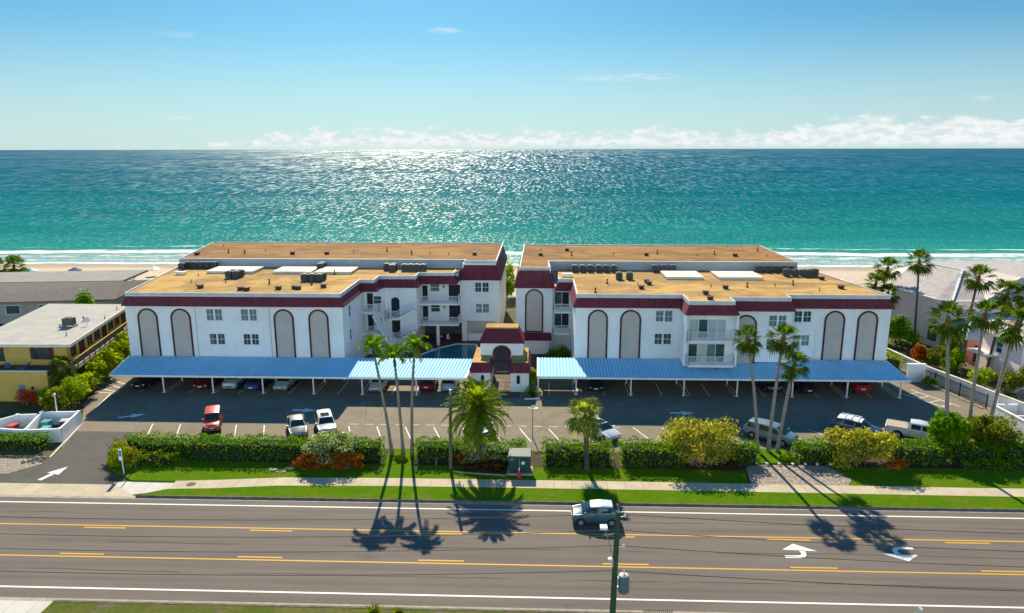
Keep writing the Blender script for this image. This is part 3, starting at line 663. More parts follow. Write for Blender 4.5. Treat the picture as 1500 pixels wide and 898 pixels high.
for k in range(26):
    xx = -19.5 + 1.6 * k
    if xx < 8: line(g, (xx, 69.0), (xx + 0.9, 69.0), 0.08)
# hatching beside the ends of the carports
for a_, b_ in (((-49.6, 77.6), (-52.4, 78.0)), ((-49.7, 78.1), (-52.8, 79.4)), ((-49.9, 79.4), (-53.1, 81.3)), ((-50.0, 80.7), (-53.2, 82.7)), ((-49.55, 77.6), (-50.3, 81.2)), ((-48.9, 72.6), (-50.0, 77.4))): line(g, a_, b_, .13)
line(g, (-45.35, 60.0), (-47.55, 68.2), .12, .022)
line(g, (42.6, 80.5), (45.2, 75.8), 0.12); line(g, (44.4, 81.8), (46.9, 76.3), 0.12)
for k in range(4): line(g, (42.9 + 0.62 * k, 80.0 - 1.25 * k), (44.8 + 0.62 * k, 80.9 - 1.25 * k))
struct('stall_line', g, M['paintw'], 'white stall lines and hatching of the car park')
# ------------------------------------------------------------------ parts shared by the buildings
def offset_poly(pts, d):
    """mitred copy of an open polyline, moved d to its left"""
    res = []
    for i, p in enumerate(pts):
        p = Vector(p); ns = []
        if i > 0: a = (p - Vector(pts[i - 1])).normalized(); ns.append(Vector((-a.y, a.x)))
        if i < len(pts) - 1: a = (Vector(pts[i + 1]) - p).normalized(); ns.append(Vector((-a.y, a.x)))
        if len(ns) == 1: q = p + ns[0] * d
        else:
            m = (ns[0] + ns[1]); m.normalize(); q = p + m * (d / max(m.dot(ns[0]), 0.3))
        res.append((q.x, q.y))
    return res
def mansard(parent, eave, z0, z1, z2, inset, soffit=0.3):
    """eave runs with the outside on its right: tiled slope, soffit, fascia and the pale coping above"""
    top = offset_poly(eave, inset); wall = offset_poly(eave, soffit); cin = offset_poly(eave, inset + 0.09); cout = offset_poly(eave, inset - 0.06)
    g = MB(); u = 0.0; sl = math.hypot(inset, z1 - z0)
    for i in range(len(eave) - 1):
        a, b = Vector(eave[i]), Vector(eave[i + 1]); L = (b - a).length; t = (b - a) / L
        uv = [(u, 0), (u + L, 0), (u + (Vector(top[i + 1]) - a).dot(t), sl), (u + (Vector(top[i]) - a).dot(t), sl)]
        g.face([(*eave[i], z0), (*eave[i + 1], z0), (*top[i + 1], z1), (*top[i], z1)], 0, uv)
        g.face([(*eave[i], z0 - .12), (*eave[i + 1], z0 - .12), (*eave[i + 1], z0), (*eave[i], z0)], 0, [(u, 0), (u + L, 0), (u + L, .1), (u, .1)])
        g.face([(*wall[i], z0 - .12), (*wall[i + 1], z0 - .12), (*eave[i + 1], z0 - .12), (*eave[i], z0 - .12)], 0, [(u, 0), (u + L, 0), (u + L, .1), (u, .1)])
        u += L
    g.build('mansard', M['tile'], parent)
    g = MB()
    for i in range(len(eave) - 1):
        g.face([(*cout[i], z1 - .03), (*cout[i + 1], z1 - .03), (*cout[i + 1], z2), (*cout[i], z2)])
        g.face([(*cout[i], z2), (*cout[i + 1], z2), (*cin[i + 1], z2), (*cin[i], z2)])
        g.face([(*cin[i + 1], z2 - .4), (*cin[i], z2 - .4), (*cin[i], z2), (*cin[i + 1], z2)])
    g.build('coping', M['coping'], parent)

def oriented(fn):
    return fn
def frame_axes(face):
    # face: 'S' looks to the camera (-Y), 'E' to +X, 'W' to -X ; returns u (along the wall), n (outwards)
    return {'S': (Vector((1, 0, 0)), Vector((0, -1, 0))), 'E': (Vector((0, 1, 0)), Vector((1, 0, 0))), 'W': (Vector((0, -1, 0)), Vector((-1, 0, 0)))}[face]
WCACHE = {}
def window(parent, c, w_, h, face='S', kind='double', glass='glass', sill=True, frame='white'):
    """a window whose middle of the wall face is c: frame mesh with a pane below it"""
    u, n = frame_axes(face); z = Vector((0, 0, 1)); c = Vector(c)
    key = (round(w_, 2), round(h, 2), face, kind, glass, frame)
    def B(g, u0, u1, z0, z1, n0, n1, mi=0):
        vs = [u * a + z * b + n * d for b in (z0, z1) for a, d in ((u0, n0), (u1, n0), (u1, n1), (u0, n1))]
        # orientation independent box
        fs = [(3, 2, 1, 0), (4, 5, 6, 7), (0, 1, 5, 4), (1, 2, 6, 5), (2, 3, 7, 6), (3, 0, 4, 7)]
        g.mesh(vs, fs, mi)
    off = parent.location
    if key not in WCACHE:
        g = MB(); a, b = w_ / 2, h / 2; t = 0.05
        B(g, -a, a, b - t, b, -.02, .05); B(g, -a, a, -b, -b + t, -.02, .05)
        B(g, -a, -a + t, -b + t, b - t, -.02, .05); B(g, a - t, a, -b + t, b - t, -.02, .05)
        if kind in ('double', 'pair'):
            B(g, -.10, .10, -b + t, b - t, -.02, .045)
        if kind in ('double',):
            for q in (-1, 1):
                x0 = q * (a - t + .10) / 2
                B(g, x0 - (a - t - .10) / 2, x0 + (a - t - .10) / 2, -.025, .025, -.02, .035)
                B(g, x0 - .013, x0 + .013, -b + t, b - t, -.02, .028)
        if kind == 'single': B(g, -a + t, a - t, -.03, .03, -.02, .04)
        if sill: B(g, -a - .08, a + .08, -b - .09, -b, -.02, .11)
        f = g.build('window', M[frame], None, world=False)
        p = MB(); B(p, -a + .03, a - .03, -b + .03, b - .03, -.015, .012)
        po = p.build('pane', M[glass], f, world=False)
        WCACHE[key] = f; o = f; o.parent = parent
    else:
        o = copy_tree(WCACHE[key], parent)
    o.location = c - off
    return o
def arch_panel(parent, x0, x1, z0, z1, y):
    """blind arch: grey stucco panel in a maroon surround, on a wall facing the camera"""
    r = (x1 - x0) / 2; xc = (x0 + x1) / 2
    arc = [(xc + r * math.cos(R(a)), z1 - r + r * math.sin(R(a))) for a in range(0, 181, 12)]
    outl = [(x1, z0)] + arc + [(x0, z0)]
    g = MB(); g.face([(x, y - .03, z) for x, z in outl][::-1])
    for i in range(len(outl)):
        a, b = outl[i], outl[(i + 1) % len(outl)]
        g.face([(a[0], y, a[1]), (b[0], y, b[1]), (b[0], y - .03, b[1]), (a[0], y - .03, a[1])])
    p = g.build('arch_panel', M['panel'], parent)
    g = MB(); t = 0.13
    inn = [(x1 - t, z0 + t)] + [(xc + (r - t) * math.cos(R(a)), z1 - r + (r - t) * math.sin(R(a))) for a in range(0, 181, 12)] + [(x0 + t, z0 + t)]
    ou = [(x1 + t / 2, z0 - t / 2)] + [(xc + (r + t / 2) * math.cos(R(a)), z1 - r + (r + t / 2) * math.sin(R(a))) for a in range(0, 181, 12)] + [(x0 - t / 2, z0 - t / 2)]
    n = len(inn)
    for i in range(n):
        j = (i + 1) % n; A, B, C, D = ou[i], ou[j], inn[j], inn[i]
        P = lambda q, d: (q[0], y - d, q[1])
        g.face([P(D, .09), P(C, .09), P(B, .09), P(A, .09)])
        g.face([P(A, .09), P(B, .09), P(B, 0), P(A, 0)]); g.face([P(D, 0), P(C, 0), P(C, .09), P(D, .09)])
    # child of the panel: a sub-part, so its coordinates are relative to the panel
    g.build('surround', M['maroon'], p)
def railing_mb(g, pts, h=1.05, step=0.13):
    for a, b in zip(pts, pts[1:]):
        a = Vector(a); b = Vector(b); L = (b - a).length
        g.bar(a + Vector((0, 0, h)), b + Vector((0, 0, h)), .06, .05); g.bar(a + Vector((0, 0, .1)), b + Vector((0, 0, .1)), .04, .04)
        n = max(1, int(L / step))
        for k in range(n + 1):
            p = a + (b - a) * k / n; w_ = .06 if k % 12 == 0 or k == n else .034
            g.bar(p + Vector((0, 0, 0)), p + Vector((0, 0, h)), w_, w_, up=(1, 0, 0))
def balcony(parent, x0, x1, y0, y1, zt, sides='SWE', railm='whitemetal'):
    g = MB(); g.box(x0, x1, y0, y1, zt - .22, zt)
    b = g.build('balcony', M['stucco'], parent)
    g = MB(); e = .06; P = []
    if 'W' in sides: P.append((x0 + e, y1 - .02, zt))
    P += [(x0 + e, y0 + e, zt), (x1 - e, y0 + e, zt)]
    if 'E' in sides: P.append((x1 - e, y1 - .02, zt))
    railing_mb(g, P); g.build('railing', M[railm], b)
    return b
def stair(parent, a, b, wd, side, nstep=10):
    """flight of steps from a up to b along its run; side = unit vector of the width"""
    a = Vector(a); b = Vector(b); side = Vector(side); g = MB()
    for k in range(nstep):
        p = a + (b - a) * (k + .5) / nstep; run = Vector((b.x - a.x, b.y - a.y, 0)) / nstep
        g.bar(p - run * .5, p + run * .5, wd, .12)
    for q in (-1, 1): g.bar(a + side * q * wd / 2 - Vector((0, 0, .12)), b + side * q * wd / 2 - Vector((0, 0, .12)), .07, .3)
    st = g.build('staircase', M['whitemetal'], parent)
    g = MB()
    for q in (-1, 1):
        s0, s1 = a + side * q * wd / 2, b + side * q * wd / 2
        for h in (1.0, .55): g.bar(s0 + Vector((0, 0, h)), s1 + Vector((0, 0, h)), .06, .06)
        for k in range(nstep + 1):
            p = s0 + (s1 - s0) * k / nstep; g.bar(p, p + Vector((0, 0, 1.0)), .03, .03, up=(1, 0, 0))
    g.build('railing', M['whitemetal'], st)
def vent(parent, x, y, z, kind):
    g = MB()
    if kind == 0: g.lathe((x, y, z), [(.16, 0), (.15, .12), (.08, .16), (.075, .5), (.13, .52), (.13, .6), (.02, .66)], 8)
    elif kind == 1: g.lathe((x, y, z), [(.1, 0), (.05, .1), (.05, .42)], 7)
    else:
        g.box(x - .28, x + .28, y - .28, y + .28, z, z + .32); g.box(x - .36, x + .36, y - .36, y + .36, z + .32, z + .42)
    g.build('roof_vent', M['rust'], parent)
def sheet_part(parent, name, polys, z, m):
    g = MB()
    for p in polys: g.sheet(p, z)
    return g.build(name, M[m], parent)
def sliding_door(parent, x0, x1, z0, z1, y, panels, mats):
    g = MB(); t = .06
    g.box(x0, x1, y - .06, y, z1 - t, z1); g.box(x0, x1, y - .06, y, z0, z0 + t)
    n = panels; wd = (x1 - x0) / n
    for k in range(n + 1):
        x = x0 + wd * k; g.box(max(x0, x - t / 2), min(x1, x + t / 2), y - .06, y, z0 + t, z1 - t)
    d = g.build('sliding_door', M['white'], parent)
    for k in range(n):
        g = MB(); g.box(x0 + wd * k + t / 2, x0 + wd * (k + 1) - t / 2, y - .035, y - .004, z0 + t, z1 - t)
        g.build('pane', M[mats[k % len(mats)]], d)
def plain_door(parent, x0, x1, z0, z1, y, m='dark', arch=False):
    g = MB(); xc = (x0 + x1) / 2; r = (x1 - x0) / 2
    o = [(x1, z0)] + ([(xc + r * math.cos(R(a)), z1 - r + r * math.sin(R(a))) for a in range(0, 181, 15)] if arch else [(x1, z1), (x0, z1)]) + [(x0, z0)]
    g.face([(x, y - .015, z) for x, z in o][::-1])
    for i in range(len(o)):
        a, b = o[i], o[(i + 1) % len(o)]
        g.face([(a[0], y + .01, a[1]), (b[0], y + .01, b[1]), (b[0], y - .015, b[1]), (a[0], y - .015, a[1])])
    return g.build('doorway' if arch else 'door', M[m], parent)
def wall_with_hole(parent, poly_lo, poly_hi, zsplit, ztop, name='wall', m='stucco'):
    g = MB(); g.prism(poly_lo, 0, zsplit); g.prism(poly_hi, zsplit, ztop)
    return g.build(name, M[m], parent)

# ------------------------------------------------------------------ left building
LB = thing('condo_building', 'three storey white condo on the left with maroon mansard and outside stairs', 'apartment building', (-37, 103, 0), 0, 'twin condo buildings')
EA = [(-54.35, 103.6), (-51.0, 83.15), (-23.45, 83.15), (-23.45, 92.7), (-21.5, 92.7), (-21.5, 95.7), (-16.4, 95.7), (-16.4, 98.5), (-11.4, 98.5), (-11.4, 101.75)]
EB = [(-11.4, 103.9), (-11.4, 101.75), (-5.3, 101.75), (-5.3, 123.4), (-58.0, 123.4), (-54.35, 103.9)]
# the walls stand a soffit's width inside the eaves; the alcoves stop at z 0 to 9.3
W_UP = [(-50.7, 83.45), (-23.75, 83.45), (-23.75, 94.7), (-21.2, 94.7), (-21.2, 96.0), (-16.8, 96.0), (-16.8, 100.9), (-11.1, 100.9), (-11.1, 102.05), (-5.6, 102.05), (-5.6, 123.1), (-57.6, 123.1)]
W_LO = [(-50.7, 83.45), (-50.2, 83.45), (-51.0, 88.8), (-24.15, 88.8), (-24.15, 83.45), (-23.75, 83.45), (-23.75, 94.7), (-21.2, 94.7), (-21.2, 96.0), (-17.4, 96.0), (-17.4, 106.5), (-7.0, 106.5), (-7.0, 108.0), (-5.6, 108.0), (-5.6, 123.1), (-57.6, 123.1)]
g = MB(); g.prism(W_LO, 0, 2.62); g.prism([(-50.7, 83.45), (-23.75, 83.45), (-23.75, 94.7), (-21.2, 94.7), (-21.2, 96.0), (-17.4, 96.0), (-17.4, 106.5), (-7.0, 106.5), (-7.0, 108.0), (-5.6, 108.0), (-5.6, 123.1), (-57.6, 123.1)], 2.62, 3.12); g.prism(W_UP, 3.12, 9.29); g.build('wall', M['stucco'], LB)
g = MB(); g.prism(offset_poly(EA, .55)[1:-1] + [(-11.4, 103.85), (-54.0, 103.85)], 9.3, 10.4); g.prism([(-11.0, 103.87), (-11.0, 102.4), (-6.1, 102.4), (-6.1, 122.7), (-57.2, 122.7), (-53.9, 103.87)], 9.3, 11.7)
g.build('attic_wall', M['stucco'], LB)
mansard(LB, EA, 9.4, 10.45, 10.9, .5)
mansard(LB, EB, 9.4, 11.75, 12.1, .75)
sheet_part(LB, 'roof', [offset_poly(EA, .56)[1:-1] + [(-10.9, 103.6), (-53.9, 103.6)]], 10.75, 'gravel')
sheet_part(LB, 'roof', [[(-10.6, 103.9), (-10.6, 102.62), (-6.12, 102.62), (-6.12, 122.6), (-57.2, 122.6), (-53.65, 103.9)]], 11.95, 'gravelback')
g = MB(); g.box(-53.75, -10.67, 103.65, 103.86, 10.4, 12.0); g.build('roof_upstand', M['upstand'], LB)
g = MB(); g.box(-53.8, -10.62, 103.62, 103.9, 12.0, 12.06); g.build('coping', M['cream'], LB)
for x0, x1 in ((-49.2, -46.8), (-45.05, -42.65), (-32.2, -29.85), (-27.9, -25.55)): arch_panel(LB, x0, x1, 2.62, 8.9, 83.45)
for x, gl in ((-39.6, 'blind'), (-35.3, 'blind')): window(LB, (x, 83.45, 8.2), 2.0, 1.5, glass=gl)
for x, gl in ((-39.5, 'glass'), (-35.25, 'glass')): window(LB, (x, 83.45, 5.12), 1.95, 1.42, glass=gl)
for x in (-42.0, -32.75):
    g = MB(); g.box(x - .03, x + .03, 83.40, 83.46, 2.7, 9.28); g.build('wall_joint', M['panel'], LB)
for z in (8.05, 5.0): window(LB, (-23.75, 86.6, z), 1.0, 1.45, 'E', 'single')
# alcove and stair tower of the inner corner
for zt in (3.45, 6.5):
    balcony(LB, -23.75, -21.3, 92.75, 94.7, zt, 'E')
    plain_door(LB, -23.4, -22.6, zt, zt + 2.2, 94.7); window(LB, (-21.95, 94.7, zt + 1.3), 1.1, 1.1, kind='single')
stair(LB, (-19.9, 91.6, 2.9), (-21.9, 92.3, 6.3), .9, (0.33, 0.94, 0), 12)
stair(LB, (-18.0, 91.2, 0.2), (-19.7, 91.6, 2.9), .9, (0.2, 0.98, 0), 10)
for zt, ft in ((5.15, 7.9), (2.1, 4.95)):
    plain_door(LB, -20.35, -19.2, zt, ft, 96.0, arch=True)  # dark arch panels paint the shade of open arches
    balcony(LB, -20.6, -19.2, 94.6, 96.0, zt, 'W')
    stair(LB, (-19.3, 95.2, zt), (-16.9, 95.2, zt + 1.3), .95, (0, 1, 0), 7)
for zt in (3.4, 6.45):
    balcony(LB, -17.0, -11.3, 98.6, 100.88, zt, 'WE')
    window(LB, (-14.9, 100.9, zt + 1.95), 1.35, 1.25, kind='single', glass='blind' if zt > 5 else 'glass')
    plain_door(LB, -12.9, -11.25, zt, zt + 2.35, 100.9); plain_door(LB, -17.0 + .25, -16.0, zt, zt + 2.2, 100.9, 'dark')
    g = MB(); g.box(-13.7, -13.5, 100.78, 100.9, zt + 1.9, zt + 2.2); g.build('wall_lamp', M['black'], LB)
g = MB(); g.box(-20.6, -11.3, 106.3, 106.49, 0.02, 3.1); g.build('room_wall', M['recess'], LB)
for x0, x1, y0, y1 in ((-11.2, -10.45, 102.05, 102.5), (-6.1, -5.6, 102.05, 102.6), (-14.6, -14.2, 99.3, 99.7)):
    g = MB(); g.box(x0, x1, y0, y1, 0, 3.118); g.build('column', M['stucco'], LB)
window(LB, (-8.15, 102.05, 8.2), 2.05, 1.45); window(LB, (-8.1, 102.05, 5.05), 2.0, 1.4, glass='blind')
g = MB(); g.box(-10.4, -6.15, 102.3, 102.7, 0, 1.05); g.box(-10.45, -6.1, 102.1, 102.9, 1.05, 1.15); g.build('bar_counter', M['stucco'], LB)
for k, (x, y) in enumerate([(-43, 87.5), (-41.2, 90.9), (-36.4, 86.0), (-35.2, 90.5), (-30.8, 87.4), (-30.2, 87), (-28.7, 98.1), (-46, 91.2), (-27.4, 88.4), (-29.5, 90.2), (-44.2, 88.9), (-32.7, 86.9), (-37.3, 86.3), (-47.3, 96.0)]): vent(LB, x, y, 10.75, k % 3 if k % 4 else 2)
for k, (x, y) in enumerate([(-53.1, 117.5), (-53.1, 108), (-49.1, 110.3), (-43.8, 112), (-38.4, 109.1), (-46.2, 109.6), (-29.4, 111.6), (-33, 109.2), (-19.7, 109.5), (-13.8, 109), (-9.8, 109), (-24.2, 112.5), (-16.8, 109.6)]): vent(LB, x, y, 11.95, (k + 1) % 3)
for x0, x1 in ((-47.2, -40.4), (-37.6, -32.0), (-31.5, -26.3)):
    g = MB(); g.box(x0 + .1, x1 - .1, 98.1, 102.2, 10.7, 11.0); g.box(x0, x1, 98, 102.3, 11.0, 11.12); g.build('roof_platform', M['cream'], LB)

# ------------------------------------------------------------------ right building
RB = thing('condo_building', 'three storey white condo on the right with a bay of balconied sliding doors', 'apartment building', (20, 103, 0), 0, 'twin condo buildings')
EA = [(2.35, 95.95), (2.35, 94.0), (4.3, 94.0), (4.3, 83.8), (17.0, 83.8), (17.0, 80.15), (23.2, 80.15), (23.2, 82.4), (30.35, 82.4), (30.35, 84.05), (42.6, 84.05), (39.9, 102.9)]
EB = [(38.2, 102.7), (38.2, 121.5), (-3.05, 121.5), (-3.3, 95.95), (2.4, 95.95), (2.4, 102.7)]
EBL = EB[1:6]
W_ = [(4.6, 84.1), (17.3, 84.1), (17.3, 80.9), (22.9, 80.9), (22.9, 82.7), (30.05, 82.7), (30.05, 84.35), (42.3, 84.35), (39.5, 102.9), (37.9, 102.9), (37.9, 121.2), (-2.75, 121.2), (-3.0, 96.25), (2.1, 96.25), (2.1, 96.9), (4.6, 96.9)]
WT = W_[7:]
g = MB(); g.prism([(4.6, 84.1), (5.0, 84.1), (5.0, 89.2), (41.1, 89.2), (41.8, 84.35)] + WT, 0, 2.62)
g.prism([(4.6, 84.1), (17.3, 84.1), (30.05, 84.2), (30.05, 84.35)] + WT, 2.62, 3.0); g.prism(W_, 3.0, 9.29); g.build('wall', M['stucco'], RB)
g = MB(); g.prism(offset_poly(EA, .55)[1:-1] + [(39.3, 102.78), (2.9, 102.78)], 9.3, 10.4); g.prism([(1.8, 102.8), (37.5, 102.8), (37.5, 120.8), (-2.4, 120.8), (-2.6, 96.7), (1.8, 96.7)], 9.3, 11.7)
g.build('attic_wall', M['stucco'], RB)
mansard(RB, EA, 9.4, 10.45, 10.9, .5)
mansard(RB, [(38.2, 103.2), (38.2, 121.5), (-3.05, 121.5), (-3.3, 95.95), (2.4, 95.95), (2.4, 102.75)], 9.4, 11.8, 12.1, .8)
sheet_part(RB, 'roof', [offset_poly(EA, .56)[1:-1] + [(39.3, 102.6), (2.9, 102.6), (2.9, 94.8)]], 10.75, 'gravel')
sheet_part(RB, 'roof', [[(1.52, 96.85), (1.52, 102.83), (37.3, 102.83), (37.3, 120.6), (-2.2, 120.6), (-2.42, 96.85)]], 11.95, 'gravelback')
g = MB(); g.box(1.82, 37.4, 102.58, 102.79, 10.4, 12.0); g.build('roof_upstand', M['upstand'], RB)
g = MB(); g.box(1.7, 37.5, 102.55, 102.84, 12.0, 12.06); g.build('coping', M['cream'], RB)
for x0, x1, y in ((6.2, 8.5, 84.1), (10.1, 12.5, 84.1), (34.6, 36.9, 84.35), (38.5, 40.8, 84.35), (23.55, 25.95, 82.7)):
    arch_panel(RB, x0, x1, 2.7, 8.95 if y != 82.7 else 8.75, y)
arch_panel(RB, -1.65, 0.75, 3.05, 9.05, 96.25)
for x, z, y, gl in ((15.3, 8.25, 84.1, 'blind'), (15.25, 5.4, 84.1, 'glass'), (31.9, 8.25, 84.35, 'glass'), (31.9, 5.3, 84.35, 'blind'), (28.4, 8.1, 82.7, 'blind'), (28.3, 5.2, 82.7, 'glass')):
    window(RB, (x, y, z), 2.05, 1.4, glass=gl)
for zt, ms in ((3.45, ('glass', 'curtain', 'blind', 'glass')), (6.4, ('curtain', 'glass', 'curtain', 'curtain'))):
    balcony(RB, 17.5, 22.75, 79.6, 80.9, zt, 'WE')
    sliding_door(RB, 17.7, 21.9, zt, zt + 2.3, 80.9, 4, ms)
g = MB()
for x0, x1 in ((17.0, 17.3), (22.9, 23.2)): g.box(x0, x1, 80.2, 80.88, 3.2, 9.28)
g.build('bay_pier', M['stucco'], RB)
for zt in (3.4, 6.4):
    balcony(RB, 2.3, 4.58, 94.1, 96.88, zt, '')
    sliding_door(RB, 2.4, 4.4, zt, zt + 2.25, 96.9, 2, ('glass', 'dark'))
g = MB(); g.box(-2.4, 1.9, 94.9, 96.22, 2.1, 2.22); g.face([(-2.6, 94.6, 2.22), (2.0, 94.6, 2.22), (1.9, 96.2, 2.95), (-2.5, 96.2, 2.95)], 0, [(0, 0), (4.6, 0), (4.6, 1), (0, 1)])
g.build('porch_roof', M['tile'], RB)
g = MB(); g.box(-2.3, 1.7, 95.5, 96.2, 0, 2.1); g.build('wall', M['stucco'], RB)
for k, (x, y) in enumerate([(14.5, 91.4), (13, 90.9), (13.1, 88.6), (9.1, 91.8), (14.4, 92.9), (23.7, 88.9), (26.7, 89.9), (22.1, 89.8), (20.4, 85.3), (33, 91.5), (35, 87.9), (38.2, 89.3), (38.2, 95.6), (30.4, 90.5), (20.2, 82.1), (7.1, 85.8)]): vent(RB, x, y, 10.75, k % 3 if k % 4 else 2)
for k, (x, y) in enumerate([(.5, 113.9), (.45, 108.6), (5.2, 108.7), (11.7, 109.6), (16.7, 109), (18.6, 110.5), (24.4, 108.5), (30.1, 108.6), (35.1, 114), (34.9, 108.7), (4.7, 114), (27.3, 110)]): vent(RB, x, y, 11.95, (k + 1) % 3)
for x0, x1 in ((17.35, 22.4), (24.4, 30.3)):
    g = MB(); g.box(x0 + .1, x1 - .1, 95.2, 99.9, 10.7, 11.0); g.box(x0, x1, 95.1, 100, 11.0, 11.12); g.build('roof_platform', M['cream'], RB)

# ------------------------------------------------------------------ condensers on the roofs
def make_ac(label, group):
    t = thing('air_conditioner', label, 'air conditioner', (0, 0, 0), 0, group)
    g = MB(); g.box(-.42, .42, -.42, .42, .12, .95); 
    for x, y in ((-.36, -.36), (.36, -.36), (-.36, .36), (.36, .36)): g.box(x - .04, x + .04, y - .04, y + .04, 0, .12)
    g.build('casing', M['acgrey'], t, world=False)
    g = MB()
    for k in range(6): g.box(-.36, .36, -.445, -.42, .2 + k * .12, .26 + k * .12); g.box(-.445, -.42, -.36, .36, .2 + k * .12, .26 + k * .12); g.box(.42, .445, -.36, .36, .2 + k * .12, .26 + k * .12)
    g.build('side_grille', M['acdark'], t, world=False)
    g = MB(); g.tube([(0, 0, .95), (0, 0, 1.02)], [.36, .33], 14); g.build('fan_guard', M['acdark'], t, world=False)
    return t
ACS = [
 ('condenser in the low dark cluster by the first platform of the left roof', [(-42.3, 94.6), (-41.3, 94.6), (-42.2, 95.7), (-41.2, 95.7)], 'condensers by the left platform'),
 ('condenser in the big dark cluster before the middle platform of the left roof', [(-31.2, 92.7), (-30.2, 92.7), (-29.2, 92.7), (-31.1, 93.8), (-30.1, 93.8), (-29.1, 93.8)], 'condensers by the middle platform'),
 ('condenser of the pair behind the big dark cluster on the left roof', [(-31.75, 102.7), (-31.75, 101.6)], 'condensers between platforms'),
 ('condenser in the row at the far left end of the left roof', [(-52.0, 102.6), (-51.0, 102.6), (-50.0, 102.6), (-49.0, 102.6), (-48.0, 102.6), (-52.2, 101.3)], 'condensers at the left end of the upstand'),
 ('condenser of the trio just right of the last left roof platform', [(-22.0, 101.8), (-21.0, 101.8), (-21.0, 100.7)], 'condensers right of the platforms'),
 ('condenser of the row nearest the stair tower on the left roof', [(-19.3, 101.2), (-18.4, 101.2), (-17.5, 101.2), (-16.6, 101.2)], 'condensers near the stair tower'),
 ('condenser in the row of six at the left of the right roof', [(5.3, 101.0), (6.4, 101.0), (7.5, 101.0), (8.7, 101.0), (9.8, 101.0), (10.9, 101.0)], 'row of six condensers'),
 ('condenser of the forward pair standing clear on the right roof', [(11.0, 95.0), (12.4, 95.0)], 'forward pair of condensers'),
 ('condenser of the trio left of the cream platforms on the right roof', [(16.8, 101.3), (18.1, 101.6), (19.4, 101.6)], 'trio of condensers'),
 ('condenser of the row behind the right cream platform on the right roof', [(31.6, 101.2), (32.7, 101.2), (33.8, 101.2), (34.9, 101.2), (36.0, 101.2)], 'condensers at the right end of the upstand'),
 ('condenser of the forward row at the far right end of the right roof', [(34.4, 98.2), (35.5, 98.0), (36.6, 97.8), (37.5, 97.9), (38.3, 98.4)], 'last row of condensers')]
ac0 = None
for lab, spots, grp in ACS:
    for k, (x, y) in enumerate(spots):
        rz = rnd.uniform(-.08, .08)
        row = sorted({round(q[1], 1) for q in spots}); same = [q for q in spots if abs(q[1] - y) < .45]; same.sort(); i = same.index((x, y)); n_ = len(same)
        if len(spots) in (4, 6) and len(row) == 2 and n_ > 1 and n_ <= 3: w_ = ('front ' if y < sum(row) / 2 else 'back ') + (['left', 'right'] if n_ == 2 else ['left', 'middle', 'right'])[i]
        else:
            same = sorted(spots); i = same.index((x, y)); n_ = len(same)
            w_ = {2: ['left', 'right'], 3: ['left', 'middle', 'right'], 4: ['leftmost', 'second', 'third', 'rightmost'], 5: ['leftmost', 'second', 'middle', 'fourth', 'rightmost'], 6: ['leftmost', 'second', 'third', 'fourth', 'fifth', 'rightmost']}[n_][i]
            if lab.startswith('condenser of the pair behind'): w_ = 'front' if y < 102 else 'back'
        lab_ = w_ + ' ' + lab
        if ac0 is None:
            ac0 = make_ac(lab_, grp); o = ac0; o.location = (x, y, 10.75); o.rotation_euler = (0, 0, rz)
        else: o = dup(ac0, (x, y, 10.75), rz, lab_, grp)
for x, y, n_ in ((4.1, 97.0, 'white duct box lying on the right roof near its mansard corner'), (-50.4, 97.2, 'white duct box lying near the left edge of the left roof')):
    g = MB(); g.box(x - .75, x + .75, y - .3, y + .3, 10.95, 11.2); g.box(x - .6, x - .45, y - .25, y + .25, 10.75, 10.95); g.box(x + .45, x + .6, y - .25, y + .25, 10.75, 10.95)
    tag(g.build('duct_box', M['white'], None, loc=(x, y, 10.75)), n_, 'duct')

# ------------------------------------------------------------------ carports
def carport(label, x0, x1, yf, yb, zf, zb, posts, skew0=0.0, skew1=0.0):
    t = thing('carport', label, 'carport', ((x0 + x1) / 2, yf, 0), 0, 'carports along the buildings')
    g = MB(); n = int((x1 - x0) / .38)
    for k in range(n):
        a, b = x0 + (x1 - x0) * k / n, x0 + (x1 - x0) * (k + 1) / n
        fa, fb = skew0 * (1 - k / n) + skew1 * k / n, skew0 * (1 - (k + 1) / n) + skew1 * (k + 1) / n
        prof = [(0, 0), (.18, 0), (.25, .07), (.75, .07), (.82, 0), (1, 0)]
        for (u0, h0), (u1, h1) in zip(prof, prof[1:]):
            X0, X1 = a + (b - a) * u0, a + (b - a) * u1
            g.face([(X0, yf, zf + h0), (X1, yf, zf + h1), (X1 + fb, yb, zb + h1), (X0 + fa, yb, zb + h0)], 1 if h0 == h1 == 0 else 0)
    g.face([(x0, yf, zf - .03), (x0 + skew0, yb, zb - .03), (x1 + skew1, yb, zb - .03), (x1, yf, zf - .03)])
    g.build('roof_sheet', [M['carport'], M['carportpan']], t)
    g = MB(); g.box(x0, x1, yf - .08, yf, zf - .22, zf + .02); g.build('gutter', M['whitemetal'], t)
    g = MB(); g.bar((x0, yf, zf - .05), (x0 + skew0, yb, zb - .05), .1, .24); g.bar((x1, yf, zf - .05), (x1 + skew1, yb, zb - .05), .1, .24)
    g.bar((x0 + .1, yf + .75, zf - .22), (x1 - .1, yf + .75, zf - .22), .14, .22); g.build('beam', M['whitemetal'], t)
    for px in posts:
        g = MB(); g.box(px - .07, px + .07, yf + .68, yf + .82, 0, zf - .3); g.box(px - .16, px + .16, yf + .59, yf + .91, .012, .06)
        g.build('post', M['whitemetal'], t)
        g = MB(); g.box(px - .07, px + .07, yb - .9, yb - .76, 0, zb - .28); g.build('post', M['whitemetal'], t)
    return t
carport('long pale metal carport under the left condo front', -49.8, -8.15, 77.35, 83.3, 2.38, 2.85, POSTX_L, -1.0, .6)
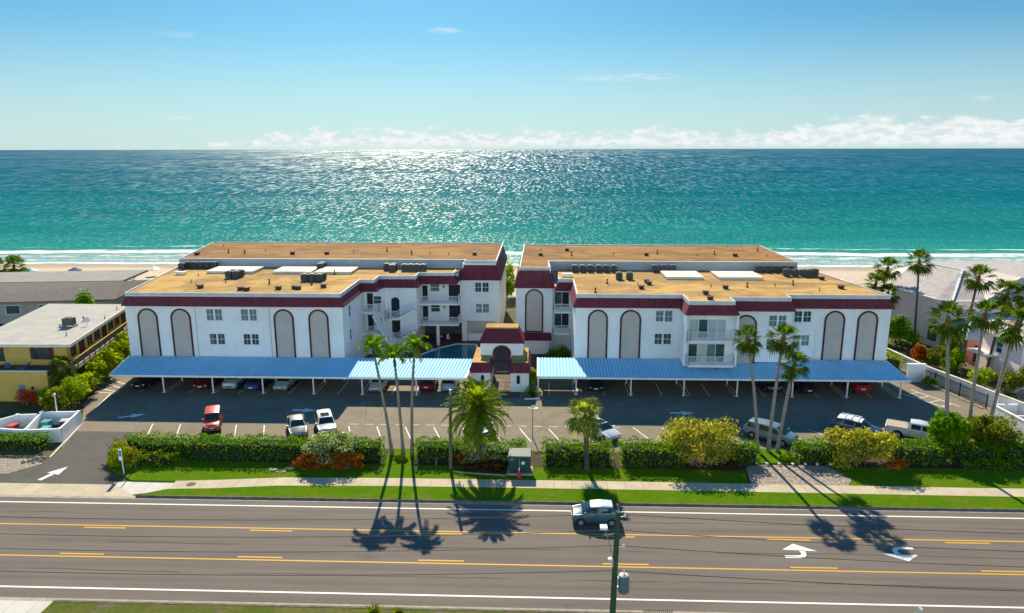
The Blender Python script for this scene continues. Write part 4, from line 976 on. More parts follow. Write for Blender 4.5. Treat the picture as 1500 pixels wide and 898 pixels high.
carport('long pale metal carport under the right condo front', 0.05, 42.2, 78.1, 83.95, 2.4, 2.9, [p for p in POSTX_R if abs(p - 17.6) > .1], 0, 0)

# ------------------------------------------------------------------ gatehouse between the buildings
GH = thing('gatehouse', 'small white entrance gatehouse with maroon tile roofs and an arched iron grille', 'gatehouse', (-4.3, 81, 0))
g = MB(); g.box(-7.75, -5.5, 79.6, 86.4, 0, 2.55); g.box(-3.1, -.95, 79.6, 86.4, 0, 2.55); g.build('wall', M['stucco'], GH)
g = MB()
for x0, x1 in ((-7.75, -5.5), (-3.1, -.95)):
    xx = [(x0 - .25, 86.4), (x0 - .25, 79.3), (x1 + .25, 79.3), (x1 + .25, 86.4)]; tp = [(x0 + .1, 86.4), (x0 + .1, 79.9), (x1 - .1, 79.9), (x1 - .1, 86.4)]
    for i in range(3):
        a, b = Vector(xx[i]), Vector(xx[i + 1]); L = (b - a).length
        g.face([(*xx[i], 2.5), (*xx[i + 1], 2.5), (*tp[i + 1], 3.5), (*tp[i], 3.5)], 0, [(0, 0), (L, 0), (L, 1.1), (0, 1.1)])
        g.face([(*xx[i], 2.4), (*xx[i + 1], 2.4), (*xx[i + 1], 2.5), (*xx[i], 2.5)], 0, [(0, 0), (L, 0), (L, .1), (0, .1)])
    g.face([(xx[0][0], 86.4, 2.4), (xx[3][0], 86.4, 2.4), (xx[2][0], 79.3, 2.4), (xx[1][0], 79.3, 2.4)], 0, [(0, 0), (2, 0), (2, 7), (0, 7)])
g.build('mansard', M['tile'], GH)
g = MB()
for x0, x1 in ((-7.65, -5.6), (-3.0, -1.05)): g.sheet([(x0, 79.9), (x1, 79.9), (x1, 86.4), (x0, 86.4)], 3.5); 
g.build('roof', M['gravel'], GH)
# tower with the arch
g = MB(); ya, yb = 83.0, 83.35
xs_ = [-6.9, -5.45] + [-4.3 + 1.15 * math.cos(R(180 - a)) for a in range(0, 181, 15)] + [-3.15, -1.7]
arc = [(-4.3 + 1.15 * math.cos(R(180 - a)), 3.75 + 1.0 * math.sin(R(a))) for a in range(0, 181, 15)]
for (xa, za), (xb, zb_) in zip(arc, arc[1:]):
    for y in (ya, yb): g.face([(xa, y, za), (xb, y, zb_), (xb, y, 5.1), (xa, y, 5.1)])
    g.face([(xa, ya, za), (xa, yb, za), (xb, yb, zb_), (xb, ya, zb_)])
g.box(-6.9, -5.45, ya, yb, 0, 5.1); g.box(-3.15, -1.7, ya, yb, 0, 5.1)
g.box(-6.9, -6.6, yb, 86.5, 2.4, 5.1); g.box(-2.0, -1.7, yb, 86.5, 2.4, 5.1)
g.build('arch_wall', M['stucco'], GH)
g = MB(); ee = [(-7.0, 86.6), (-7.1, 82.7), (-1.5, 82.7), (-1.6, 86.6)]; tt = [(-6.3, 85.9), (-6.3, 83.9), (-2.3, 83.9), (-2.3, 85.9)]
for i in range(4):
    a, b = Vector(ee[i]), Vector(ee[(i + 1) % 4]); L = (b - a).length
    g.face([(*ee[i], 5.05), (*ee[(i + 1) % 4], 5.05), (*tt[(i + 1) % 4], 6.6), (*tt[i], 6.6)], 0, [(0, 0), (L, 0), (L - .6, 1.9), (.6, 1.9)])
g.sheet([(p[0], p[1]) for p in ee], 5.04)
g.build('tower_roof', M['tile'], GH)
g = MB(); g.prism(tt, 6.6, 6.75); g.build('tower_cap', M['gravel'], GH)
g = MB()
for r_ in (.25, .5, .75, 1.0):
    P = [(-4.3 + r_ * 1.1 * math.cos(R(a)), 83.15, 3.8 + r_ * .93 * math.sin(R(a))) for a in range(0, 361, 20)]
    g.tube(P, .03, 5, cap=False)
for k in range(12):
    a = R(30 * k); P = [(-4.3 + q * 1.1 * math.cos(a + .5 * q), 83.15, 3.8 + q * .93 * math.sin(a + .5 * q)) for q in (.15, .4, .7, .98)]; g.tube(P, .025, 5)
g.bar((-5.45, 83.15, 2.75), (-3.15, 83.15, 2.75), .1, .1)
g.build('arch_grille', M['black'], GH)
g = MB()
for k in range(13): x = -5.4 + k * 2.2 / 12; g.bar((x, 83.15, .05), (x, 83.15, 2.7), .03, .03, up=(1, 0, 0))
for z in (.15, 1.3): g.bar((-5.42, 83.15, z), (-3.18, 83.15, z), .05, .05)
g.build('gate', M['black'], GH)
for x in (-6.4, -2.2):
    g = MB(); o = [(x - .2, 1.0), (x + .2, 1.0), (x + .2, 1.9), (x, 2.12), (x - .2, 1.9)]; g.face([(a, 79.585, b) for a, b in o]); g.build('niche_window', M['dark'], GH)
# ------------------------------------------------------------------ pool and courtyard
g = MB(); g.sheet([(-23.4, 84.5), (4.4, 84.5), (4.4, 106), (-23.4, 106)], 0.02); g.sheet([(-4.0, 77.5), (-2.0, 77.5), (-2.0, 84.5), (-4.0, 84.5)], .022)
struct('courtyard_paving', g, M['paver'], 'terracotta paving of the courtyard and gate path')
PL = [(-17.5, 90.5), (-16.8, 93.5), (-14.0, 98.0), (-11.8, 100.2), (-9.0, 100.0), (-8.2, 96.5), (-8.0, 90.5)]
g = MB(); g.sheet(PL, 0.06); pw = g
pool = thing('swimming_pool', 'kidney shaped swimming pool in the shaded courtyard', 'pool', (-12, 95, 0))
pw.build('water', M['pool'], pool)
g = MB()
for i in range(len(PL)): a, b = PL[i], PL[(i + 1) % len(PL)]; g.bar((a[0], a[1], .06), (b[0], b[1], .06), .4, .12)
g.build('pool_edge', M['white'], pool)
def patio_table(x, y):
    t = thing('patio_table', 'white patio table in the shade under the balcony by the pool', 'table', (x, y, 0))
    g = MB(); g.lathe((x, y, 0), [(.3, 0), (.05, .05), (.05, .7)], 8); g.build('leg', M['white'], t)
    g = MB(); g.lathe((x, y, .7), [(.55, 0), (.55, .04)], 14); g.build('tabletop', M['white'], t)
patio_table(-14.6, 102.0)
def patio_chair(x, y, rz, label, m, group):
    t = thing('patio_chair', label, 'chair', (x, y, 0), rz, group)
    return t
def make_chair(label, m, loc, rz, group, z=0):
    t = thing('patio_chair', label, 'chair', (loc[0], loc[1], z), rz, group)
    g = MB(); g.box(-.27, .27, -.25, .25, .4, .45); g.build('seat', M[m], t, world=False)
    g = MB(); n = 8
    P = [(.3 * math.cos(R(200 + 140 * k / n)), -.3 * math.sin(R(200 + 140 * k / n)) - .02) for k in range(n + 1)]
    for (xa, ya), (xb, yb) in zip(P, P[1:]): g.bar((xa, ya, .72), (xb, yb, .72), .05, .62)
    g.build('backrest', M[m], t, world=False)
    for sx in (-1, 1):
        for sy in (-1, 1):
            g = MB(); g.tube([(sx * .22, sy * .2, .4), (sx * .26, sy * .24, 0)], .025, 6); g.build('leg', M['black'], t, world=False)
    return t
make_chair('white chair beside the patio table under the balcony', 'white', (-13.2, 101.9), R(70), None)

# ------------------------------------------------------------------ yellow house on the left
YH = thing('yellow_house', 'two storey yellow stucco house with a pale flat roof and yellow rail walkway', 'house', (-60, 84, 0))
sl = -.235
def yx(x, y): return (x + sl * (y - 77.9), y)
U = [yx(-54.9, 77.9), yx(-54.9, 98.5), yx(-65.5, 98.5), yx(-65.5, 77.9)]
g = MB(); g.prism([yx(-54.9, 77.9), yx(-54.9, 98.5), yx(-66, 98.5), yx(-66, 77.9)], 0, 5.72); g.build('wall', M['yellowwall'], YH)
g = MB(); g.prism([yx(-54.2, 77.2), yx(-54.2, 99.0), yx(-66.6, 99.0), yx(-66.6, 76.9)], 5.75, 6.0); g.build('roof', M['flatroof'], YH)
g = MB(); g.bar((*yx(-54.2, 77.15), 5.9), (*yx(-66.6, 76.85), 5.9), .14, .36); g.bar((*yx(-54.12, 77.1), 5.9), (*yx(-54.12, 99), 5.9), .14, .36); g.build('fascia', M['cream'], YH)
# ground floor that stands forward, with the balcony on it
g = MB(); g.prism([(-55.3, 74.6), (-55.3, 77.87), (-72, 77.87), (-72, 74.4)], 0, 2.9); g.prism([(-55.3, 74.6), (-55.3, 74.8), (-72, 74.6), (-72, 74.4)], 2.9, 3.55); g.build('lower_wall', M['yellowwall'], YH)
g = MB(); g.prism([(-55.2, 74.5), (-55.2, 74.9), (-72, 74.7), (-72, 74.3)], 3.55, 3.65); g.build('parapet_cap', M['cream'], YH)
g = MB(); g.prism([(-55.3, 74.81), (-55.3, 77.86), (-72, 77.86), (-72, 74.61)], 2.9, 3.3); g.build('balcony_floor', M['paver'], YH)
window(YH, (-57.9, 77.9, 4.75), 1.9, 1.3, glass='glass', kind='pair', frame='brownwood')
for x in (-59.1, -56.7):
    g = MB(); g.box(x - .2, x + .2, 77.82, 77.89, 4.05, 5.45); g.build('shutter', M['brownwood'], YH)
window(YH, (-63.2, 77.9, 4.6), 1.4, 1.5, glass='glass', kind='single', frame='brownwood')
d = plain_door(YH, -58.75, -57.95, 0.05, 2.0, 74.57, 'bluepaint', arch=True)
g = MB(); g.box(-57.2, -57.0, 74.42, 74.58, 1.5, 1.8); g.build('wall_lamp', M['black'], YH)
g = MB(); a, b = Vector(yx(-54.88, 78.2)), Vector(yx(-54.88, 98.3)); dr = (b - a).normalized(); nn = Vector((dr.y, -dr.x))
sidew = []
for k in range(8):
    p = a + dr * (1.3 + k * 2.55)
    m_ = MB()
    wv = .5 if k % 2 else .42
    q = [p - dr * wv, p + dr * wv]
    zlo, zhi = (3.3, 5.3) if k % 3 == 1 else (4.0, 5.3)
    m_.face([(q[0].x + nn.x * .02, q[0].y + nn.y * .02, zlo), (q[1].x + nn.x * .02, q[1].y + nn.y * .02, zlo), (q[1].x + nn.x * .02, q[1].y + nn.y * .02, zhi), (q[0].x + nn.x * .02, q[0].y + nn.y * .02, zhi)])
    m_.build('side_door' if k % 3 == 1 else 'side_window', M['brownwood'] if k % 3 == 1 else M['glass'], YH)
    for s_ in (-1, 1):
        m_ = MB(); c_ = p + dr * s_ * (wv + .12) + nn * .03; m_.bar((c_.x, c_.y, zlo), (c_.x, c_.y, zhi), .06, .22, up=(nn.x, nn.y, 0)); m_.build('shutter', M['brownwood'], YH)
g = MB(); wk = lambda y, d: (yx(-54.88, y)[0] + d, y)
g.prism([wk(77.9, .02), wk(77.9, 1.25), wk(98.5, 1.25), wk(98.5, .02)], 3.0, 3.2); g.build('walkway', M['concrete'], YH)
g = MB()
a, b = Vector((*wk(76.0, 1.2), 3.2)), Vector((*wk(98.5, 1.2), 3.2))
g.bar(a + Vector((0, 0, 1.12)), b + Vector((0, 0, 1.12)), .12, .12); g.build('handrail', M['yellowwall'], YH)
g = MB()
for h in (.2, .45, .7, .9): g.bar(a + Vector((0, 0, h)), b + Vector((0, 0, h)), .05, .12)
for k in range(14): p = a + (b - a) * k / 13; g.bar(p - Vector((0, 0, 3.1)) if k % 3 == 0 else p, p + Vector((0, 0, 1.05)), .1, .1, up=(1, 0, 0))
g.build('railing', M['wood'], YH)
for x, y, k in ((-59.5, 88.5, 0), (-57.0, 81.2, 1), (-66.0, 81.5, 0), (-57.6, 90.0, 1), (-59.2, 95.5, 1)): vent(YH, x, y, 6.0, k)
def rooftop_unit(x, y, z, label):
    t = thing('rooftop_unit', label, 'air conditioner', (x, y, z))
    g = MB(); g.box(x - .6, x + .6, y - .5, y + .5, z + .25, z + 1.15); g.build('casing', M['acgrey'], t)
    g = MB(); g.box(x - .75, x - .62, y - .4, y + .6, z, z + .25); g.box(x + .62, x + .75, y - .4, y + .6, z, z + .25); g.box(x - 1.2, x - .61, y - .3, y + .3, z + .05, z + .4); g.build('duct', M['galv'], t)
    g = MB(); g.tube([(x, y, z + 1.15), (x, y, z + 1.22)], [.4, .38], 14); g.build('fan_guard', M['acdark'], t)
rooftop_unit(-59.5, 85.6, 6.0, 'dark rooftop unit with duct on the flat roof of the yellow house')
sd_ = thing('satellite_dish', 'small white satellite dish on the yellow house roof', 'satellite dish', (-57.6, 86.2, 6.0))
g = MB(); g.tube([(-57.6, 86.2, 6), (-57.6, 86.2, 6.7)], .03, 6); g.build('mast', M['galv'], sd_)
g = MB(); dv = Vector((.5, -.6, .45)).normalized(); c = Vector((-57.6, 86.2, 6.75)); g.tube([c - dv * .12, c - dv * .06, c], [.05, .25, .36], 12); g.build('dish', M['white'], sd_)
for x, lab, m_ in ((-62.0, 'dark round-backed chair at the left of the three on the yellow balcony', 'boxgreen'), (-60.4, 'dark blue round-backed chair in the middle of the yellow balcony', 'bluecanvas')):
    make_chair(lab, m_, (x, 75.6), R(180), 'balcony chairs', 3.3)
t = thing('deck_chair', 'reclined dark deck chair at the right end of the yellow balcony', 'chair', (-58.8, 75.7, 3.3), R(-80), 'balcony chairs')
g = MB(); g.bar((0, -.5, .35), (0, .35, .35), .55, .05); g.build('seat', M['bluecanvas'], t, world=False)
g = MB(); g.bar((0, .35, .35), (0, .85, 1.0), .55, .05); g.build('backrest', M['bluecanvas'], t, world=False)
for sx in (-.25, .25):
    g = MB(); g.bar((sx, -.4, 0), (sx, .4, .4), .04, .04); g.bar((sx, .4, 0), (sx, -.3, .4), .04, .04); g.build('leg', M['wood'], t, world=False)
# ------------------------------------------------------------------ grey house behind it
GHs = thing('grey_house', 'low grey house with shingle and flat roof behind the yellow house', 'house', (-78, 118, 0))
g = MB(); g.prism([(-100, 108.5), (-70.6, 113.5), (-73.5, 130), (-103, 126)], 0, 3.75); g.build('wall', M['greywall'], GHs)
g = MB()
e0, e1, r0, r1 = (-100.5, 107.6, 3.8), (-70.0, 112.7, 3.8), (-98.5, 116.8, 5.6), (-72.5, 119.5, 5.6)
g.face([e0, e1, r1, r0]); g.face([e1, (-73.0, 131, 3.8), r1]); g.face([e0, r0, (-103.5, 127, 3.8)]); 
for q, p in ((e0, e1), (e1, (-73.0, 131, 3.8))): g.bar((q[0], q[1], 3.72), (p[0], p[1], 3.72), .15, .2)
g.build('shingle_roof', M['shingle'], GHs)
g = MB(); g.prism([(-98.5, 116.8), (-72.5, 119.5), (-74.2, 131), (-103.5, 127)], 5.3, 5.65); g.build('flat_roof', M['greyroof'], GHs)
for t_, w_ in ((.33, 1.2), (.47, 2.2), (.62, 1.0), (.94, 1.1), (.2, 1.4)):
    px, py = -100 + 29.4 * t_, 108.5 + 5 * t_
    g = MB(); dr = Vector((29.4, 5, 0)).normalized(); a = Vector((px, py, 0)) - dr * w_ / 2 - Vector((-.17, .985, 0)) * .03; b = a + dr * w_
    g.bar((a.x, a.y, 2.3), (b.x, b.y, 2.3), .06, 1.5); f = g.build('window', M['white'], GHs)
    g = MB(); a2, b2 = a + dr * .08, b - dr * .08; off_ = Vector((.17, -.985, 0)) * .035
    g.bar((a2.x + off_.x, a2.y + off_.y, 2.3), (b2.x + off_.x, b2.y + off_.y, 2.3), .02, 1.34); g.build('pane', M['glass'], f)

# ------------------------------------------------------------------ enclosure by the driveway
EN = thing('masonry_enclosure', 'white walled enclosure with two open bays beside the driveway', 'enclosure', (-47, 63, 0))
g = MB(); H_ = 1.4
for a, b in (((-46.6, 63.5), (-47.7, 68.1)), ((-46.6, 63.5), (-49.8, 63.1)), ((-49.8, 63.1), (-51.45, 67.9)), ((-47.7, 68.1), (-51.45, 67.9)), ((-49.8, 63.1), (-55.0, 63.6)), ((-53.4, 67.0), (-51.45, 67.3)), ((-53.4, 67.0), (-55.5, 63.9))):
    a = Vector(a); b = Vector(b); d = (b - a).normalized(); a2 = a + d * .11; b2 = b - d * .11
    g.bar((a2.x, a2.y, H_ / 2), (b2.x, b2.y, H_ / 2), .2, H_)
for p in ((-46.6, 63.5), (-47.7, 68.1), (-49.8, 63.1), (-51.45, 67.9), (-53.4, 67.0)): g.box(p[0] - .16, p[0] + .16, p[1] - .16, p[1] + .16, 0, H_ + .06)
g.build('wall', M['white'], EN)
def bin_(label, x, y, m, lid, grp=None):
    t = thing('waste_bin', label, 'bin', (x, y, 0), rnd.uniform(-.3, .3), grp)
    g = MB(); g.mesh([(-.28, -.32, .1), (.28, -.32, .1), (.28, .32, .1), (-.28, .32, .1), (-.36, -.4, 1.0), (.36, -.4, 1.0), (.36, .4, 1.0), (-.36, .4, 1.0)], [(3, 2, 1, 0), (4, 5, 6, 7), (0, 1, 5, 4), (1, 2, 6, 5), (2, 3, 7, 6), (3, 0, 4, 7)]); g.build('body', M[m], t, world=False)
    g = MB(); g.box(-.39, .39, -.44, .42, 1.0, 1.08); g.build('lid', M[lid], t, world=False)
    for sx in (-.24, .24):
        g = MB(); g.tube([(sx - .04, .3, .12), (sx + .04, .3, .12)], .12, 10); g.build('wheel', M['rubber'], t, world=False)
bin_('teal lidded bin at the back of the right bay of the white enclosure', -49.9, 66.3, 'tealplastic', 'tealplastic')
bin_('dark bin with grey lid near the right wall of the white enclosure', -48.2, 66.6, 'acdark', 'galv')
bin_('pale bin in the front of the right enclosure bay', -48.8, 64.6, 'whitemetal', 'tealplastic')
bin_('red lidded bin in the left bay of the white enclosure', -52.6, 65.2, 'acgrey', 'red')
lp = thing('lamp_post', 'thin white lamp post rising from the enclosure wall by the driveway', 'lamp post', (-50.2, 68.4, 0))
g = MB(); g.tube([(-50.2, 68.4, 0), (-50.2, 68.4, 3.0)], [.07, .05], 8); g.build('pole', M['white'], lp)
g = MB(); g.lathe((-50.2, 68.4, 3.0), [(.08, 0), (.14, .1), (.14, .22), (.03, .3)], 8); g.build('lamp', M['white'], lp)
g = MB(); g.box(-.32, .32, -.03, .03, .55, 1.5); g.box(-.27, -.21, .03, .08, 0, 1.5); g.box(.21, .27, .03, .08, 0, 1.5)
tag(g.build('notice_board', M['tealplastic'], None, loc=(-46.75, 58.55, 0), world=False), 'pale teal board standing in front of the hedge by the enclosure', 'sign')
bpy.data.objects['notice_board'].location = (-48.2, 60.95, 0)

# ------------------------------------------------------------------ right hand boundary
g = MB(); P = [(45.6, 101), (47.15, 93.0), (48.0, 86.0), (49.4, 80.5), (50.2, 77.0), (51.3, 72.7), (54.5, 58)]
for a, b in zip(P, P[1:]): g.bar((*a, .82), (*b, .82), .2, 1.64)
bw = thing('boundary_wall', 'long white boundary wall along the right edge of the car park', 'wall', (49, 80, 0)); g.build('wall', M['white'], bw)
g = MB()
for a, b in zip(P, P[1:]): g.bar((*a, 1.72), (*b, 1.72), .3, .14)
g.build('wall_cap', M['cream'], bw)
fn = thing('iron_fence', 'black iron fence in front of the white boundary wall', 'fence', (48.3, 80, 0))
g = MB(); a, b = Vector((47.55, 85.3, 0)), Vector((49.35, 75.6, 0))
for h in (.2, 1.45): g.bar(a + Vector((0, 0, h)), b + Vector((0, 0, h)), .05, .05)
for k in range(70): p = a + (b - a) * k / 69; g.bar(p + Vector((0, 0, .12)), p + Vector((0, 0, 1.6)), .028, .028, up=(1, 0, 0))
g.build('panel', M['black'], fn)
for k in range(6):
    g = MB(); p = a + (b - a) * k / 5; g.bar(p, p + Vector((0, 0, 1.72)), .1, .1, up=(1, 0, 0)); g.build('post', M['black'], fn)
g = MB(); g.bar((47.15, 85.3, .07), (48.95, 75.6, .07), .22, .14)
tag(g.build('wheel_kerb', M['kerb'], None, loc=(48, 80, 0)), 'low concrete kerb at the foot of the black iron fence', 'kerb')
g = MB(); g.box(45.35, 47.35, 84.7, 85.05, 0, 2.2); g.box(45.25, 47.45, 84.65, 85.1, 2.2, 2.32)
tag(g.build('gate_wall', M['white'], None, loc=(46.4, 84.9, 0)), 'short thick white wall at the corner of the right carport', 'wall')
g = MB(); g.box(42.9, 44.5, 88.5, 88.8, 0, 1.9); g.box(42.85, 44.55, 88.45, 88.85, 1.9, 2.0)
tag(g.build('gate_wall', M['white'], None, loc=(43.7, 88.6, 0)), 'white wall stub beside the right end of the condo', 'wall')
g = MB(); g.box(44.55, 44.6, 86.6, 88.4, .05, 1.9)
for k in range(9): g.box(44.54, 44.61, 86.62 + k * .2, 86.66 + k * .2, .05, 1.95)
tag(g.build('side_gate', M['black'], None, loc=(44.6, 87.5, 0)), 'dark side gate between the two white wall pieces', 'gate')
en2 = thing('masonry_enclosure', 'low white walled enclosure at the right edge of the picture', 'enclosure', (50, 70, 0))
g = MB()
for a, b in (((48.45, 73.1), (48.8, 66.8)), ((48.56, 73.2), (51.0, 73.2)), ((48.9, 70.1), (51.2, 70.1))): g.bar((*a, .68), (*b, .68), .2, 1.36)
g.build('wall', M['white'], en2)
g = MB()
for a, b in (((48.45, 73.15), (48.8, 66.8)), ((48.6, 73.2), (51.0, 73.2))): g.bar((*a, 1.41), (*b, 1.41), .28, .1)
g.build('wall_cap', M['white'], en2)
g = MB(); g.box(-.14, .14, -.14, .14, 0, 2.35); g.box(-.18, .18, -.18, .18, 2.35, 2.45)
tag(g.build('gate_pillar', M['white'], None, world=False), 'tall thin white pillar at the end of the iron fence', 'pillar'); bpy.data.objects['gate_pillar'].location = (49.6, 74.6, 0)

# ------------------------------------------------------------------ pink houses on the right
def hip_roof(g, x0, x1, y0, y1, z0, z1, rx0, rx1, ry0, ry1, ov=.0):
    c = [(x0, y0), (x1, y0), (x1, y1), (x0, y1)]; t = [(rx0, ry0), (rx1, ry0), (rx1, ry1), (rx0, ry1)]
    for i in range(4):
        a, b, tb, ta = c[i], c[(i + 1) % 4], t[(i + 1) % 4], t[i]
        L = math.dist(a, b); h = math.hypot(z1 - z0, 4); pts = [(*a, z0), (*b, z0), (*tb, z1), (*ta, z1)]
        d = (Vector(b) - Vector(a)).normalized(); m0, m1 = d.dot(Vector(ta) - Vector(a)), d.dot(Vector(tb) - Vector(a))
        nrm = Vector((-d.y, d.x)); hh = math.hypot(z1 - z0, abs(nrm.dot(Vector(ta) - Vector(a))))
        uv = [(0, 0), (L, 0), (m1, hh), (m0, hh)]
        if (Vector(pts[2]) - Vector(pts[3])).length < 1e-3: pts = pts[:3]; uv = uv[:3]
        g.face(pts, 0, uv)
    if (rx1 - rx0) > .01 and (ry1 - ry0) > .01: g.face([(*p, z1) for p in t], 0, [(0, 0), (rx1 - rx0, 0), (rx1 - rx0, ry1 - ry0), (0, ry1 - ry0)])
PH = thing('pink_house', 'large pink stucco house with a white tile hip roof beside the beach', 'house', (64, 108, 0))
WA, WB = Vector((54.8, 109.3, 0)), Vector((57.35, 99.6, 0)); wd_ = (WB - WA).normalized(); wn_ = Vector((wd_.y, -wd_.x, 0))
if wn_.x > 0: wn_ = -wn_
g = MB(); g.prism([(57.35, 99.6), (80, 99.6), (80, 122), (61.5, 122), (54.85, 110.0)], 0, 7.12); g.build('wall', M['pinkwall'], PH)
g = MB(); EV, RG = 7.2, 10.0
def tri_uv(pts):
    P = [Vector(p) for p in pts]; e = (P[1] - P[0]).normalized(); n_ = e.cross(P[2] - P[0]).normalized(); v_ = n_.cross(e)
    return [((p - P[0]).dot(e), (p - P[0]).dot(v_)) for p in P]
for pts in ([(54.3, 110.6, EV), (56.3, 100.3, EV), (57.9, 99.1, EV), (64.1, 108.2, RG), (61.8, 117.0, RG)],
            [(54.3, 110.6, EV), (61.8, 117.0, RG), (61.0, 123.5, EV)],
            [(57.9, 99.1, EV), (62.4, 99.1, EV), (65.6, 108.4, RG), (64.1, 108.2, RG)],
            [(62.4, 99.1, EV), (68.6, 102.0, RG), (68.0, 112, RG), (65.6, 108.4, RG)],
            [(62.4, 99.1, EV), (81, 99.1, EV), (78, 104, RG), (68.6, 102.0, RG)],
            [(81, 99.1, EV), (81, 124, EV), (78, 118, RG), (78, 104, RG)], [(81, 124, EV), (61.0, 123.5, EV), (61.8, 117.0, RG), (78, 118, RG)],
            [(61.8, 117.0, RG), (64.1, 108.2, RG), (65.6, 108.4, RG), (68.0, 112, RG), (68.6, 102.0, RG), (78, 104, RG), (78, 118, RG)]):
    g.face(pts, 0, tri_uv(pts) if len(pts) < 6 or pts[0][2] == EV else [(p[0], p[1]) for p in pts])
g.face([(61.0, 123.5, EV - .05), (81, 124, EV - .05), (81, 99.1, EV - .05), (57.9, 99.1, EV - .05), (56.3, 100.3, EV - .05), (54.3, 110.6, EV - .05)], 0, [(0, 0)] * 6)
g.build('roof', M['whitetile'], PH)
g = MB()
for a, b in (((57.9, 99.1, EV + .05), (64.1, 108.2, RG + .06)), ((62.4, 99.1, EV + .05), (68.6, 102.0, RG + .06)), ((64.1, 108.2, RG + .05), (61.8, 117.0, RG + .05)), ((54.3, 110.6, EV - .06), (56.3, 100.3, EV - .06)), ((56.3, 100.3, EV - .06), (57.9, 99.1, EV - .06)), ((57.9, 99.1, EV - .06), (81, 99.1, EV - .06))): g.bar(a, b, .26, .2)
g.build('ridge_cap', M['white'], PH)
for t_, zl, zh, hw in ((.28, 1.45, 3.15, .82), (.835, .85, 3.2, .9), (.87, 4.45, 5.75, .8)):
    c_ = WA + (WB - WA) * t_ + wn_ * .03; p0, p1 = c_ - wd_ * hw, c_ + wd_ * hw; zm = (zl + zh) / 2
    g = MB()
    for z_ in (zl, zh): g.bar((p0.x, p0.y, z_), (p1.x, p1.y, z_), .1, .1)
    zt_ = zl + (zh - zl) * .68; g.bar((p0.x, p0.y, zt_), (p1.x, p1.y, zt_), .08, .14)
    for p in (p0, p1): g.bar((p.x, p.y, zl), (p.x, p.y, zh), .1, .1, up=(wn_.x, wn_.y, 0))
    f = g.build('window', M['white'], PH)
    g = MB(); g.bar((p0.x, p0.y, zm), (p1.x, p1.y, zm), .03, zh - zl - .06); g.build('pane', M['blind'] if False else M['glass'], f)
g = MB(); hip_roof(g, 56.6, 61.0, 92.6, 98.9, 3.3, 5.0, 58.7, 59.0, 95.6, 98.0); g.build('porch_roof', M['bluetile'], PH)
g = MB(); g.box(57.2, 60.5, 93.3, 99.58, 0, 3.28); g.build('porch', M['redpink'], PH)
g = MB(); g.box(61.2, 67.2, 95.6, 99.58, 0, 5.2); g.build('entrance_wall', M['pinkwall'], PH)
g = MB(); g.face([(61.0, 94.8, 3.6), (67.4, 94.8, 3.6), (67.4, 98.6, 5.6), (61.0, 98.6, 5.6)], 0, [(0, 0), (6, 0), (6, 3), (0, 3)]); g.build('entrance_roof', M['bluetile'], PH)
plain_door(PH, 62.0, 63.0, 0.05, 2.6, 95.58, 'redpink'); plain_door(PH, 64.0, 66.0, 0.05, 2.6, 95.58, 'redpink'); plain_door(PH, 58.2, 59.2, .05, 2.4, 93.28, 'dark')
g = MB(); g.lathe((62.6, 115.5, 10.2), [(.5, -1.5), (.5, .9), (.7, .95), (.02, 1.4)], 10); g.build('roof_turret', M['white'], PH)
g = MB(); g.box(48.8, 53.5, 121, 125, 0, 5.6); tag(g.build('beach_cabin', M['pinkwall'], None, loc=(51, 123, 0)), 'plain pale block behind the bushes between condo and pink house', 'cabin')
P2 = thing('pink_house', 'pale pink flat roofed house at the right edge behind the boundary wall', 'house', (65, 87, 0))
g = MB(); g.prism([(57.0, 82.4), (78, 82.4), (78, 92.5), (57.0, 90.5)], 0, 5.3); g.build('wall', M['pinkwall'], P2)
g = MB(); g.prism([(56.4, 81.8), (78.5, 81.8), (78.5, 93), (56.4, 91.0)], 5.3, 5.55); g.build('roof', M['flatroof'], P2)
window(P2, (60.2, 82.4, 3.9), 1.4, 1.5, 'S', 'single'); window(P2, (59.8, 82.4, 1.4), 1.3, 1.2, 'S', 'single'); window(P2, (63.8, 82.4, 3.9), 1.4, 1.5, 'S', 'single')
window(P2, (57.0, 86.5, 4.0), 1.2, 1.4, 'W', 'single')
g = MB(); g.prism([(55.2, 86.5), (57.0, 86.5), (57.0, 90.0), (55.2, 90.0)], 2.75, 2.95); g.build('canopy', M['cream'], P2)
g = MB(); g.sheet([(52.6, 60), (80, 60), (80, 82.2), (56.5, 82.2), (54.5, 78)], .03); g.sheet([(57.0, 92.7), (75, 92.7), (75, 96.5), (57.0, 96.5)], .031)
struct('neighbour_drive', g, M['pinkpaver'], 'pinkish paved drive of the pink houses')

# ------------------------------------------------------------------ street furniture
tb = thing('transformer_box', 'dark green padmount transformer cabinet on the lawn by the sidewalk', 'utility box', (-1.45, 58.0, .12))
g = MB(); g.box(-2.42, -.52, 57.55, 58.9, .26, 1.75); g.build('cabinet', M['boxgreen'], tb)
g = MB(); g.mesh([(-2.5, 57.45, 1.752), (-.44, 57.45, 1.752), (-.44, 58.98, 1.752), (-2.5, 58.98, 1.752), (-2.44, 57.55, 1.85), (-.5, 57.55, 1.85), (-.5, 58.9, 2.05), (-2.44, 58.9, 2.05)], [(3, 2, 1, 0), (4, 5, 6, 7), (0, 1, 5, 4), (1, 2, 6, 5), (2, 3, 7, 6), (3, 0, 4, 7)]); g.build('lid', M['boxlid'], tb)
g = MB(); g.box(-2.6, -.34, 57.4, 59.05, .12, .258); g.build('pad', M['concrete'], tb)
g = MB(); g.box(-1.3, -1.02, 57.53, 57.548, 1.1, 1.35); g.build('warning_label', M['white'], tb)
g = MB(); g.box(-2.3, -2.0, 57.53, 57.548, 1.5, 1.6); g.box(-1.48, -1.44, 57.5, 57.548, .35, 1.65); g.build('door_handle', M['galv'], tb)
